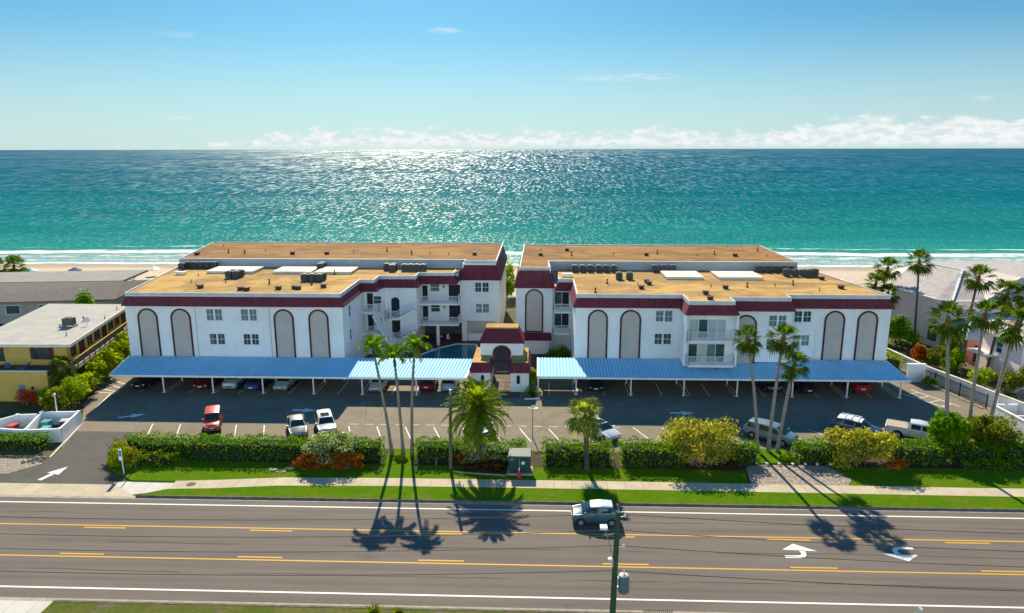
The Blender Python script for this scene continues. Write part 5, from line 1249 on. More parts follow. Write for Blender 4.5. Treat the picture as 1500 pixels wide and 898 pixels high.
cn = thing('marker_post', 'red plastic marker with white top in front of the green cabinet', 'marker', (-1.5, 57.05, .125))
g = MB(); g.lathe((-1.5, 57.05, .125), [(.22, 0), (.2, .08), (.11, .5), (.06, .62)], 10); g.build('body', M['red'], cn)
g = MB(); g.lathe((-1.5, 57.05, .745), [(.06, 0), (.05, .28), (.01, .32)], 8); g.build('tip', M['ceramic'], cn)
up_ = thing('utility_pole', 'short grey-green utility pole at the edge of the lawn beside the date palm', 'utility pole', (-7.65, 58.5, .12))
g = MB(); g.tube([(-7.65, 58.5, .12), (-7.6, 58.52, 4.0), (-7.52, 58.55, 7.6)], [.16, .14, .12], 10); g.build('pole', M['wood'], up_)
g = MB(); g.box(-7.6, -7.44, 58.35, 58.45, 7.2, 7.6); g.build('bracket', M['galv'], up_)
g = MB(); g.tube([(-7.15, 58.9, 7.5), (-4.0, 70, 3.2), (-3.8, 78, 2.6)], .012, 4); 
g.build('cable', M['black'], up_)
lp = thing('lamp_post', 'thin grey twin-headed lamp post in the car park median', 'lamp post', (-.4, 66.0, 0))
g = MB(); g.tube([(-.4, 66, 0), (-.4, 66, 3.05)], [.06, .045], 8); g.build('pole', M['galv'], lp)
for s_ in (-1, 1):
    g = MB(); g.bar((-.4, 66, 3.0), (-.4 + s_ * .25, 66, 3.08), .04, .04); g.bar((-.4 + s_ * .22, 66, 3.09), (-.4 + s_ * .48, 66, 3.12), .13, .06); g.build('lamp_head', M['galv'], lp)
sg = thing('sign_post', 'blue and white sign post leaning over the golden shrub', 'sign', (-36.3, 56.6, .12))
g = MB(); g.tube([(-36.3, 56.6, .12), (-36.45, 56.75, 2.4)], .05, 8); g.build('post', M['white'], sg)
g = MB(); g.box(-36.62, -36.30, 56.62, 56.66, 1.35, 2.4); g.build('sign_face', M['white'], sg)
g = MB(); g.box(-36.58, -36.34, 56.61, 56.619, 1.75, 2.3); g.build('sign_band', M['bluepaint'], sg)
g = MB(); g.tube([(-35.8, 57.6, .12), (-35.85, 57.7, 2.6)], .05, 7); tag(g.build('stake', M['wood'], None, loc=(-35.8, 57.6, .12)), 'grey wooden stake behind the sign at the golden shrub', 'stake')
g = MB(); g.bar((-31.85, 60.0, .12), (-32.15, 60.2, 2.0), .1, .1); tag(g.build('stake', M['cream'], None, loc=(-31.9, 60, .12)), 'pale leaning wooden stake in front of the long left hedge', 'stake')
for k, (x, h) in enumerate(((-10.65, .95), (-3.2, .5))):
    pass
g = MB(); g.tube([(-9.05, 59.2, .13), (-9.0, 59.2, .9)], .07, 8); tag(g.build('bollard', M['wood'], None, loc=(-9.05, 59.2, .13)), 'short wooden bollard left of the utility pole', 'bollard')
ma = MB(); ma.lathe((0, 0, 0), [(.38, 0), (.38, .012)], 18); o = ma.build('manhole_cover', M['rustmetal'], None, world=False); o.location = (-29.4, 54.75, .146); tag(o, 'round rusty manhole cover in the sidewalk near the driveway', 'manhole cover')
g = MB()
for k in range(14): g.box(-.9 + k * .13, -.9 + k * .13 + .07, -.22, .22, 0, .02)
g.box(-.95, .95, -.26, -.22, 0, .022); g.box(-.95, .95, .22, .26, 0, .022)
o = g.build('storm_grate', M['black'], None, world=False); o.location = (7.6, 39.0, .014); tag(o, 'black storm drain grate in the near gutter', 'drain grate')
for k, (x, y) in enumerate(((-23.5, 57.9), (-22.6, 57.5), (-22.1, 58.2))):
    g = MB(); g.prism([(x + .42 * math.cos(R(60 * q + 20 * k)) * (1 + .2 * (q % 2)), y + .3 * math.sin(R(60 * q + 20 * k))) for q in range(6)], .12, .165); tag(g.build('stepping_stone', M['concrete'], None, loc=(x, y, .12)), ['left', 'front', 'right'][k] + ' one of the three tan stepping stones on the lawn left of the orange crotons', 'stepping stone', 'stepping stones on the lawn')
# garden lights in front of the right palms
l0 = None
for x, w_ in zip((19.85, 20.75, 21.85, 23.05, 24.15, 25.2, 26.4), ('leftmost', 'second', 'third', 'fourth', 'fifth', 'sixth', 'rightmost')):
    lab = w_ + ' of the small white edging lights behind the pale rock bed'
    if l0 is None:
        l0 = thing('garden_light', lab, 'garden light', (x, 60.15, .14), 0, 'edging lights along the rock bed')
        g = MB(); g.lathe((0, 0, 0), [(.05, 0), (.05, .16)], 8); g.build('stem', M['galv'], l0, world=False)
        g = MB(); g.lathe((0, 0, .16), [(.15, 0), (.14, .06), (.02, .13)], 10); g.build('cap', M['ceramic'], l0, world=False)
    else: dup(l0, (x, 60.15, .14), label=lab)
g = MB(); g.bar((-7.1, 57.75, .16), (-2.6, 57.3, .16), .12, .14); tag(g.build('bed_edging', M['stone'], None, loc=(-5, 57.5, .13)), 'grey edging strip at the foot of the date palm bed', 'edging')
# rocks at the driveway corner
for k, (x, y, s_) in enumerate(((-46.2, 59.4, .33), (-45.8, 59.7, .26), (-46.6, 59.1, .25), (-45.6, 59.1, .2), (-47.0, 58.8, .22), (-46.0, 58.7, .17))):
    g = MB(); rr = random.Random(k); vs = []
    for i in range(5):
        for j in range(8):
            a, b = math.pi * (i + .5) / 5, 2 * math.pi * j / 8; q = s_ * rr.uniform(.75, 1.15)
            vs.append((x + q * math.sin(a) * math.cos(b), y + q * math.sin(a) * math.sin(b), s_ * .3 + q * .7 * math.cos(a)))
    fs = [(i * 8 + j, (i + 1) * 8 + j, (i + 1) * 8 + (j + 1) % 8, i * 8 + (j + 1) % 8) for i in range(4) for j in range(8)] + [tuple(range(8)), tuple(reversed(range(32, 40)))]
    g.mesh(vs, fs); tag(g.build('rock', M['stone'], None, loc=(x, y, 0)), ['biggest grey rock in the middle of the driveway corner pile', 'grey rock at the back of the driveway corner pile', 'grey rock left of the biggest one in the driveway corner pile', 'rightmost small rock of the driveway corner pile', 'leftmost rock of the driveway corner pile', 'smallest rock at the front of the driveway corner pile'][k], 'rock', 'rocks at the driveway corner')
g = MB(); g.prism([(-60, 55.65), (-46.7, 56.5), (-45.1, 58.6), (-46.2, 59.6), (-60, 59.6)], 0, .02); struct('gravel_patch', g, M['rock'], 'sandy gravel patch beside the driveway')

# near utility pole with transformer and street lamp, and the wires along the road
NP = thing('utility_pole', 'tall green wooden utility pole in the foreground carrying a transformer and a lamp arm', 'utility pole', (4.7, 38.3, .12))
g = MB(); g.tube([(4.68, 38.3, .12), (4.74, 38.3, 3.5), (4.83, 38.3, 7.2)], [.19, .17, .15], 12); g.build('pole', M['greenpole'], NP)
g = MB(); g.lathe((5.28, 38.25, 1.95), [(.30, 0), (.33, .05), (.33, 1.0), (.30, 1.08), (.12, 1.14)], 16); g.build('transformer', M['transformer'], NP)
g = MB(); g.lathe((5.28, 38.25, 3.09), [(.3, -.02), (.2, .05), (.05, .1), (.05, .3), (.02, .36)], 12); g.build('bushing', M['ceramic'], NP)
g = MB(); g.box(4.85, 5.0, 38.15, 38.35, 2.1, 2.3); g.box(4.85, 5.0, 38.15, 38.35, 2.7, 2.9); g.tube([(5.62, 38.2, 2.9), (5.72, 38.15, 2.5), (5.6, 38.1, 2.0)], .02, 5); g.build('bracket', M['galv'], NP)
g = MB(); g.tube([(4.72, 38.25, 3.6), (4.55, 38.1, 4.3), (4.3, 37.9, 5.4), (3.95, 37.6, 6.55)], [.04, .035, .03, .03], 7); arm_o = g.build('lamp_arm', M['galv'], NP)
g = MB(); g.mesh([(-.22, -.16, 0), (.22, -.16, 0), (.22, .32, 0), (-.22, .32, 0), (-.2, -.14, .12), (.2, -.14, .12), (.2, .3, .14), (-.2, .3, .14)], [(3, 2, 1, 0), (4, 5, 6, 7), (0, 1, 5, 4), (1, 2, 6, 5), (2, 3, 7, 6), (3, 0, 4, 7)])
lh = g.build('lamp_head', M['white'], NP, world=False); lh.location = (3.93 - 4.7, 37.55 - 38.3, 6.5 - .12)
g = MB(); g.lathe((4.42, 38.0, 4.2), [(.02, 0), (.16, .05), (.16, .12), (.02, .16)], 12); g.tube([(4.72, 38.25, 3.6), (4.42, 38.05, 3.9), (4.42, 38.0, 4.2)], .025, 6); g.build('cut_out', M['ceramic'], NP)
for z, s_ in ((6.85, 1), (4.9, 1)):
    g = MB(); g.tube([(4.8, 38.3, z), (5.2, 38.25, z + .06)], .03, 6); g.lathe((5.22, 38.25, z + .03), [(.02, 0), (.09, .03), (.09, .12), (.03, .18)], 8); g.build('insulator', M['ceramic'], NP)
g = MB(); g.bar((4.0, 38.3, 5.6), (4.75, 38.3, 5.75), .08, .1); g.build('crossarm', M['wood'], NP)
def wire(y, z, x0, x1, sag, label, rad=.017):
    g = MB(); P = []
    for k in range(41):
        t = k / 40; P.append((x0 + (x1 - x0) * t, y, z - sag * 4 * t * (1 - t)))
    g.tube(P, rad, 5); tag(g.build('overhead_wire', M['black'], None, loc=(x0, y, z)), label, 'wire', 'overhead wires along the road')
wire(38.3, 7.05, -60, 4.83, .9, 'topmost overhead wire running left from the green foreground pole'); wire(38.3, 7.05, 4.83, 70, .9, 'topmost overhead wire running right from the green foreground pole')
wire(38.3, 6.0, -60, 4.8, 1.0, 'second overhead wire running left from the green foreground pole'); wire(38.3, 6.0, 4.8, 70, 1.0, 'second overhead wire running right from the green foreground pole')
wire(38.3, 5.0, -60, 4.78, 1.0, 'third overhead wire running left from the green foreground pole'); wire(38.3, 5.0, 4.78, 70, 1.0, 'third overhead wire running right from the green foreground pole')
wire(38.28, 3.35, -60, 4.74, .9, 'lowest thick cable running left from the green foreground pole', .02); wire(38.28, 3.35, 4.74, 70, .9, 'lowest thick cable running right from the green foreground pole', .02)
g = MB(); g.bar((22.95, 38.9, .1), (23.15, 38.6, 1.0), .22, .22); g.box(22.75, 23.3, 38.45, 38.85, 0.12, .3)
tag(g.build('mailbox_post', M['cream'], None, loc=(23, 38.7, .12)), 'stubby grey post at the near kerb under the right half of the road', 'post')
# beach umbrellas and loungers
def umbrella(label, x, y, z, m, grp='beach umbrellas'):
    t = thing('beach_umbrella', label, 'beach umbrella', (x, y, z), rnd.uniform(0, 3), grp)
    g = MB(); g.tube([(0, 0, 0), (0, 0, 2.1)], .04, 6); g.build('pole', M['white'], t, world=False)
    g = MB(); n = 8
    for k in range(n):
        a, b = 2 * math.pi * k / n, 2 * math.pi * (k + 1) / n
        A, B = (1.5 * math.cos(a), 1.5 * math.sin(a), 1.6), (1.5 * math.cos(b), 1.5 * math.sin(b), 1.6)
        g.face([A, B, (0, 0, 2.25)]); g.face([(A[0], A[1], 1.45), (B[0], B[1], 1.45), B, A])
    g.build('canopy', M[m], t, world=False)
def lounger(label, x, y, z, rz):
    t = thing('beach_lounger', label, 'beach chair', (x, y, z), rz, 'loungers on the sand')
    g = MB(); g.bar((-.9, 0, .35), (.3, 0, .35), .6, .06, up=(0, 0, 1)); g.build('seat', M['tan'], t, world=False)
    g = MB(); g.bar((.3, 0, .35), (.9, 0, .8), .6, .06); g.build('backrest', M['tan'], t, world=False)
    for x_ in (-.7, .25):
        for y_ in (-.25, .25):
            g = MB(); g.box(x_ - .03, x_ + .03, y_ - .03, y_ + .03, 0, .33); g.build('leg', M['wood'], t, world=False)
umbrella('pale blue beach umbrella nearest the dark palms at the far left', -116.5, 157, -.8, 'tealplastic'); umbrella('deep blue beach umbrella alone on the sand', -107.4, 159, -.85, 'bluecanvas'); umbrella('white beach umbrella on the sand just left of the condo roof', -89.5, 160.5, -.85, 'white')
lounger('dark lounger beside the pale blue umbrella', -114.6, 151, -.65, .4); lounger('lounger in front of the deep blue umbrella', -104.5, 153, -.7, .2); lounger('lounger beneath the white umbrella near the condo', -91.5, 155, -.75, -.3)
# ------------------------------------------------------------------ foliage builders
def leaf_quad(g, p, n, s, rr, mi=0, asp=.5):
    """one pointed leaf around p, roughly facing n"""
    n = n.normalized(); t = Vector((rr.gauss(0, 1), rr.gauss(0, 1), rr.gauss(0, 1)))
    t = t - n * t.dot(n)
    if t.length < 1e-4: t = Vector((1, 0, 0))
    t.normalize(); b = n.cross(t)
    g.face([p - t * s * .5, p + b * s * asp * .5 - n * s * .05, p + t * s * .5, p - b * s * asp * .5 - n * s * .05], mi)
def hedge(name, label, poly, z0, h, dens=34, leaf=.2, m='hedge', cat='hedge', group=None, top_bulge=.12, seed=1):
    """clipped hedge on a ground polygon (CCW): leafy skin over a solid core that paints the inner shade dark"""
    rr = random.Random(seed); g = MB()
    n = len(poly); cx = sum(p[0] for p in poly) / n; cy = sum(p[1] for p in poly) / n
    core = offset_poly(list(poly) + [poly[0], poly[1]], .34)[1:n + 1]
    g.prism(core, z0, z0 + h - .34, 1)
    per = [math.dist(poly[i], poly[(i + 1) % n]) for i in range(n)]; L = sum(per)
    def lump(x, y, z): return .13 * math.sin(x * 1.7 + seed) * math.sin(x * .53 + seed * 3) + .10 * math.sin(x * 4.3 + z * 3 + seed * 2) + .07 * math.sin(y * 4.1 + x * .9)
    for i in range(n):
        a, b = Vector(poly[i]), Vector(poly[(i + 1) % n]); d = (b - a); nn = Vector((d.y, -d.x, 0)).normalized()
        for k in range(int(per[i] * h * dens * .85)):
            t = rr.random(); z = rr.random(); q = a + d * t; off = lump(q.x, q.y, z) * .8 - abs(rr.gauss(0, .17)) + .06 - (.12 if z > .92 else 0)
            leaf_quad(g, Vector((q.x, q.y, z0 + z * h)) + nn * off, nn + Vector((rr.gauss(0, .6), rr.gauss(0, .6), rr.gauss(.35, .6))), leaf * rr.uniform(.6, 1.35), rr)
    xs = [p[0] for p in poly]; ys = [p[1] for p in poly]
    area = abs(sum(poly[i][0] * poly[(i + 1) % n][1] - poly[(i + 1) % n][0] * poly[i][1] for i in range(n))) / 2
    want = int(area * dens * 2.6); cnt = 0; guard = 0
    while cnt < want and guard < want * 6:
        guard += 1; x = rr.uniform(min(xs), max(xs)); y = rr.uniform(min(ys), max(ys))
        ins = False; j = n - 1
        for i in range(n):
            if (poly[i][1] > y) != (poly[j][1] > y) and x < (poly[j][0] - poly[i][0]) * (y - poly[i][1]) / (poly[j][1] - poly[i][1]) + poly[i][0]: ins = not ins
            j = i
        if not ins: continue
        cnt += 1
        z = z0 + h + lump(x, y, 1) * .9 - abs(rr.gauss(0, .11)) + .05 + (.22 * rr.random() if rr.random() < .03 else 0)
        leaf_quad(g, Vector((x, y, z)), Vector((rr.gauss(0, .55), rr.gauss(0, .55), 1)), leaf * rr.uniform(.6, 1.35), rr)
    o = g.build(name, [M[m], M['shade_core']], None, loc=(cx, cy, z0)); tag(o, label, cat, group); return o
def bush_mb(g, c, rad, nleaf, leaf, seed, lumps=9, asp=.5, low=.0, boxy=False):
    """leaf cloud made of clumps that sit through an uneven ellipsoid"""
    rr = random.Random(seed); c = Vector(c); cl = []
    for k in range(lumps):
        a = 2 * math.pi * rr.random(); e = rr.uniform(-.75 if lumps > 25 else -.2 + low, 1.0); q = math.sqrt(max(0, 1 - min(1, abs(e)) ** 2)) * rr.uniform(.35, .82)
        cl.append((c + Vector((rad[0] * q * math.cos(a), rad[1] * q * math.sin(a), rad[2] * e * rr.uniform(.5, .85))), rr.uniform(.30, .52)))
    if boxy: cl = [(c + Vector((rad[0] * rr.uniform(-.68, .68), rad[1] * rr.uniform(-.6, .6), rad[2] * rr.choice((-.6, -.3, .1, .4, .58, .66)) * rr.uniform(.85, 1.1))), rr.uniform(.30, .46)) for k in range(lumps)]
    else: cl.append((c, .6))
    for k in range(nleaf):
        p0, s_ = cl[int(rr.random() * len(cl))]
        v = Vector((rr.gauss(0, 1), rr.gauss(0, 1), rr.gauss(0, 1))).normalized()
        r_ = rr.random() ** .4
        p = p0 + Vector((v.x * rad[0], v.y * rad[1], v.z * rad[2])) * s_ * r_
        leaf_quad(g, p, v + Vector((rr.gauss(0, .5), rr.gauss(0, .5), rr.gauss(.5, .5))), leaf * rr.uniform(.6, 1.4), rr, 0, asp)
def bush(name, label, loc, rad, nleaf, leaf, m, cat='shrub', group=None, seed=1, lumps=9, asp=.5, stems=5, zc=None, boxy=False):
    t = thing(name, label, cat, loc, 0, group); rr = random.Random(seed + 50)
    g = MB(); zc = rad[2] * .75 if zc is None else zc
    bush_mb(g, (0, 0, zc), rad, nleaf, leaf, seed, lumps, asp, boxy=boxy); g.build('foliage', M[m], t, world=False)
    for k in range(stems):
        g = MB(); a = 2 * math.pi * (k + rr.random() * .6) / stems
        q = (rad[0] * .5 * math.cos(a), rad[1] * .5 * math.sin(a), zc + rad[2] * .2)
        g.tube([(rad[0] * .12 * math.cos(a), rad[1] * .12 * math.sin(a), 0), (q[0] * .55, q[1] * .55, q[2] * .55), q], [.05, .04, .02], 6); g.build('stem', M['bark'], t, world=False)
    return t
def fan_frond(g, base, az, el, Lp, Rf, rr, nl=15, droop=.5, mi=0):
    d = Vector((math.cos(az) * math.cos(el), math.sin(az) * math.cos(el), math.sin(el)))
    sd_ = Vector((-math.sin(az), math.cos(az), 0)); sd_ = (sd_ + Vector((0, 0, rr.gauss(0, .25)))).normalized(); u = sd_.cross(d) * -1
    hub = Vector(base) + d * Lp - Vector((0, 0, droop * Lp * .25)); w0 = .025
    g.face([Vector(base) - sd_ * w0, Vector(base) + sd_ * w0, hub + sd_ * w0, hub - sd_ * w0], mi)
    for k in range(nl):
        t = -1 + 2 * k / (nl - 1); a = t * R(108)
        ld = (d * math.cos(a) + sd_ * math.sin(a)).normalized(); L = Rf * (1 - .32 * abs(t) ** 2) * rr.uniform(.88, 1.08)
        wv = (sd_ * math.cos(a) - d * math.sin(a)) * (L * .085)
        m_ = hub + ld * L * .55 - Vector((0, 0, droop * L * .10)) + u * .08 * L * (1 - abs(t))
        e = hub + ld * L - Vector((0, 0, droop * L * rr.uniform(.3, .6)))
        g.face([hub, m_ + wv, m_ - wv], mi); g.face([m_ - wv, m_ + wv, e], mi)
def fan_crown(seed, n=34, Lp=.85, Rf=.95, lo=-55, hi=80, nl=15, dead=5):
    rr = random.Random(seed); g = MB(); 
    for k in range(n):
        el = R(hi + (lo - hi) * ((k + rr.random()) / n) ** .85); az = k * 2.39996 + rr.gauss(0, .25)
        s_ = rr.uniform(.8, 1.12); fan_frond(g, (0, 0, 0), az, el, Lp * s_ * (1.0 if el < 1 else .8), Rf * s_, rr, nl, .45 + .5 * (el < 0))
    h = MB()
    for k in range(dead): fan_frond(h, (0, 0, -.15), k * 2.4 + rr.random(), R(rr.uniform(-80, -60)), Lp * .6, Rf * .8, rr, 11, .8)
    return g, h
def trunk_mb(top, r0, r1, bend=(0, 0), n=10, flare=1.35, rings=14):
    g = MB(); P = []; rs = []
    for k in range(rings + 1):
        t = k / rings; P.append((top[0] * t + bend[0] * t * (1 - t), top[1] * t + bend[1] * t * (1 - t), top[2] * t))
        rs.append((r0 + (r1 - r0) * t) * (1 + (flare - 1) * max(0, 1 - t * 7)) * (1.03 if k % 2 else .98))
    g.tube(P, rs, n); return g, P
FANS = None
def fan_palm(label, base, top, group, k, r0=.17, r1=.12, bend=(0, 0), m='trunk', scale=1.0, crown='fan', rot=0.0, boots=True):
    """a slender fan palm: base on the ground, top = where the crown sits"""
    global FANS
    if FANS is None:
        FANS = []
        for s_ in (3, 11, 19):
            a, b = fan_crown(s_, n=30, Lp=1.05, Rf=1.0, lo=-50, hi=82, nl=13, dead=4); oa = a.build('crown', M['fan'], None, world=False); ob = b.build('dry_frond', M['dead'], None, world=False)
            FANS.append((oa.data, ob.data)); bpy.data.objects.remove(oa); bpy.data.objects.remove(ob)
    t = thing('fan_palm', label, 'palm tree', base, 0, group); d = (top[0] - base[0], top[1] - base[1], top[2] - base[2])
    g, P = trunk_mb(d, r0, r1, bend); g.build('trunk', M[m], t, smooth=True, world=False)
    if boots:
        g = MB(); q = Vector(P[-2]); e = Vector(P[-1]); dv = (e - q).normalized()
        g.tube([e - dv * 1.0, e - dv * .5, e, e + dv * .2], [r1 * 1.05, r1 * 1.9, r1 * 1.7, r1 * .6], 9); g.build('leaf_boots', M['boot'], t, world=False)
    A, B = FANS[k % 3]
    for nm, me in (('crown', A), ('dry_frond', B)):
        o = bpy.data.objects.new(nm, me); COL.objects.link(o); o.parent = t; o.location = d; o.scale = (scale,) * 3; o.rotation_euler = (0, 0, rot + k * 1.3)
    return t
def feather_frond(g, base, az, el, L, droop, nl, ll, wd, rr, mi=0, vee=.35, seg=9):
    p = Vector(base); e = el; pts = [p.copy()]; dirs = []
    for k in range(seg):
        d = Vector((math.cos(az) * math.cos(e), math.sin(az) * math.cos(e), math.sin(e))); dirs.append(d); p = p + d * L / seg; pts.append(p.copy()); e -= droop / seg * (0.4 + 1.2 * k / seg)
    sd_ = Vector((-math.sin(az), math.cos(az), 0))
    for k in range(seg):
        w_ = .03 * (1 - k / seg) + .006; g.face([pts[k] - sd_ * w_, pts[k] + sd_ * w_, pts[k + 1] + sd_ * w_, pts[k + 1] - sd_ * w_], mi)
    for k in range(nl):
        t = .10 + .9 * (k + .5) / nl; x = t * seg; i = min(int(x), seg - 1); q = pts[i] + (pts[i + 1] - pts[i]) * (x - i); d = dirs[i]; up_v = sd_.cross(d) * -1
        l_ = ll * (.35 + .65 * math.sin(math.pi * min(1, t * .85 + .12)) ** .7) * rr.uniform(.85, 1.1)
        for s_ in (-1, 1):
            ld = (sd_ * s_ * .85 + d * (.45 + .5 * t) + up_v * vee * rr.uniform(.2, 1.2)).normalized()
            wv = d * wd * .5; e_ = q + ld * l_ - Vector((0, 0, l_ * .22)); m_ = q + ld * l_ * .5
            g.face([q - wv * .6, q + wv * .6, m_ + wv, m_ - wv], mi); g.face([m_ - wv, m_ + wv, e_], mi)

# ------------------------------------------------------------------ hedges of the front garden
def rect(x0, x1, y0, y1): return [(x0, y0), (x1, y0), (x1, y1), (x0, y1)]
HZ = .13
hd = [
 ('long clipped green hedge running from the small palm behind the variegated shrub', [(-38.6, 60.6), (-36.2, 59.5), (-18.0, 59.5), (-18.0, 61.5), (-38.8, 61.8)], 1.7),
 ('clipped hedge between the variegated shrub and the three straight palms', rect(-17.9, -14.1, 59.4, 61.4), 1.75),
 ('clipped hedge behind the date palm and the short utility pole', rect(-11.2, -.95, 59.6, 61.7), 1.7),
 ('clipped hedge behind the single sabal palm', rect(.5, 6.9, 59.3, 61.4), 1.75),
 ('clipped hedge between the white sedan gap and the big yellow shrub', rect(7.5, 13.3, 59.2, 61.6), 1.85),
 ('short clipped hedge right of the big yellow shrub', rect(17.3, 20.1, 59.8, 61.9), 1.75),
 ('clipped hedge between the leaning palms and the second yellow shrub', rect(23.6, 27.4, 60.2, 62.4), 1.75),
 ('clipped hedge in front of the white pickup', rect(32.0, 37.2, 60.4, 62.6), 1.75),
 ('clipped hedge behind the palm clump between its two bushes', rect(37.6, 42.0, 61.0, 62.9), 1.6),
 ('clipped hedge at the right edge beyond the palm clump', [(42.2, 60.9), (58, 60.2), (58, 62.4), (42.2, 63.1)], 1.75)]
for k, (lab, poly, h) in enumerate(hd): hedge('hedge', lab, poly, HZ, h, 40, .2, 'hedge', 'hedge', 'clipped hedges along the car park', seed=k + 1)
hedge('hedge', 'low dark clipped hedge in front of the palm clump on the right', rect(37.8, 43.0, 59.5, 60.5), HZ, .7, 40, .18, seed=21)
hedge('hedge', 'dark hedge in front of the white enclosure by the driveway', [(-57, 61.3), (-47.2, 61.2), (-46.6, 62.1), (-47.2, 62.8), (-57, 63.0)], 0, 1.25, 30, .22, seed=22)
hedge('hedge', 'low golden green hedge running from the golden shrub to the long hedge', [(-36.4, 58.0), (-33.2, 58.3), (-32.4, 59.3), (-36.6, 59.45)], HZ, .95, 44, .17, 'lime', seed=23)
hedge('hedge', 'bright hedge along the right flank of the condo before the boundary wall', [(44.6, 89.2), (47.0, 89.0), (46.0, 98.5), (43.2, 98.5)], 0, 1.7, 22, .28, 'lime', seed=24)
hedge('hedge', 'dark low hedge in the planter in front of the gatehouse', [(-1.3, 77.3), (.2, 77.5), (0.0, 79.2), (-1.3, 79.2)], 0, .75, 40, .2, seed=25)
g = MB(); g.bar((-1.4, 77.0, .08), (.2, 77.15, .08), .12, .16); g.bar((.25, 77.15, .08), (.3, 79.2, .08), .12, .16); tag(g.build('planter_kerb', M['white'], None, loc=(-.5, 77, 0)), 'white kerb round the planter in front of the gatehouse', 'kerb')
# shrubs
bush('golden_shrub', 'round golden yellow shrub by the driveway sign', (-36.9, 57.9, HZ), (1.55, 1.25, 1.05), 5000, .13, 'golden', seed=31, lumps=16, zc=.75)
bush('golden_shrub', 'smaller golden shrub left of the driveway sign', (-38.3, 59.5, HZ), (1.25, 1.3, 1.0), 3600, .13, 'golden', seed=32, lumps=14, zc=.7)
bush('variegated_shrub', 'pale variegated shrub rising from the hedge behind the orange crotons', (-18.5, 59.3, HZ), (2.9, 1.6, 1.35), 6000, .24, 'varieg', seed=33, lumps=30, zc=1.6, boxy=True)
bush('orange_croton', 'bright orange croton bed in front of the variegated shrub, left half', (-20.2, 58.3, HZ), (1.9, .8, .75), 2600, .2, 'orange', seed=34, lumps=22, zc=.6, boxy=True)
bush('orange_croton', 'bright orange croton bed in front of the variegated shrub, right half', (-17.0, 58.3, HZ), (1.8, .8, .78), 2600, .2, 'orange', seed=35, lumps=22, zc=.6, boxy=True)
bush('orange_croton', 'small orange croton beside the short utility pole', (-6.8, 59.6, HZ), (.7, .5, .6), 420, .2, 'orange', seed=36, lumps=4, zc=.4)
bush('dark_croton', 'dark red croton bed at the foot of the date palm', (-4.9, 58.2, HZ), (2.3, .6, .5), 1900, .2, 'darkcroton', seed=37, lumps=16, zc=.45, boxy=True)
bush('mixed_shrub', 'loose pale green shrub growing round the date palm trunk', (-4.5, 59.4, HZ), (2.7, .9, 1.1), 3200, .22, 'varieg', seed=38, lumps=20, zc=1.1, boxy=True)
bush('yellow_shrub', 'big yellow and pink leaved shrub left of the leaning palms', (14.7, 60.4, HZ), (3.9, 1.9, 2.0), 11000, .27, 'croton', seed=39, lumps=46, zc=2.0, boxy=True)
bush('yellow_shrub', 'big yellow leaved shrub right of the leaning palms', (29.3, 60.7, HZ), (3.3, 1.8, 1.6), 9000, .27, 'croton', seed=40, lumps=42, zc=1.6, boxy=True)
bush('dark_croton', 'brownish croton at the right foot of the second yellow shrub', (32.0, 59.7, HZ), (1.4, .8, .6), 900, .22, 'orange', seed=41, lumps=5, zc=.4)
bush('dark_croton', 'dark reddish plant under the first big yellow shrub', (17.4, 59.4, HZ), (1.3, .7, .5), 600, .2, 'darkcroton', seed=42, lumps=5, zc=.3)
bush('broadleaf_bush', 'glossy green broadleaf bush left of the palm clump hiding the pickup', (38.0, 62.9, HZ), (1.9, 1.5, 2.2), 3400, .36, 'hedge', seed=43, lumps=14, zc=2.3, asp=.6)
bush('mixed_bush', 'tall mixed green and yellow bush round the right palm clump', (41.9, 62.9, HZ), (3.2, 1.7, 2.0), 7500, .28, 'mixed', seed=44, lumps=32, zc=1.9, boxy=True)
bush('mixed_bush', 'small yellow plant at the foot of the sabal palm', (3.6, 58.9, HZ), (.7, .5, .4), 300, .22, 'mixed', seed=45, lumps=4, zc=.25)
bush('mixed_bush', 'green mound under the three leaning palms', (23.0, 61.2, HZ), (.8, .7, .5), 1400, .18, 'lime', seed=46, lumps=6, zc=.25)
bush('mixed_bush', 'low green mound at the feet of the three straight palms', (-12.5, 60.2, HZ), (.9, .6, .4), 900, .18, 'lime', seed=47, lumps=5, zc=.2)
bush('mixed_bush', 'green shrub growing against the gatehouse on the right', (-.6, 80.3, 0), (1.2, 1.0, 1.3), 1500, .26, 'lime', seed=48, lumps=9, zc=1.3)
bush('mixed_bush', 'dark shrub in the shade left of the gatehouse', (-7.6, 78.8, 0), (1.1, .9, 1.0), 800, .26, 'hedge', seed=49, lumps=7, zc=1.0)
bush('mixed_bush', 'dark bushes below the narrow balconies of the right condo', (3.0, 92.3, 0), (1.9, 1.4, 1.2), 1300, .3, 'hedge', seed=50, lumps=9)
bush('mixed_bush', 'tall green shrub against the grey house behind the yellow roof', (-71.5, 107.5, 0), (2.6, 1.8, 3.4), 2400, .4, 'hedge', seed=51, lumps=12, zc=2.3)
bush('red_flower_shrub', 'shrub covered in red flowers against the yellow house wall', (-57.2, 73.2, 0), (1.9, .9, .95), 1700, .2, 'redflower', seed=52, lumps=8, zc=.9)
bush('mixed_bush', 'dark bushes between the boundary wall and the first pink house', (52.5, 101.5, 0), (2.6, 5.0, 2.6), 3200, .4, 'hedge', seed=53, lumps=18, zc=1.6)
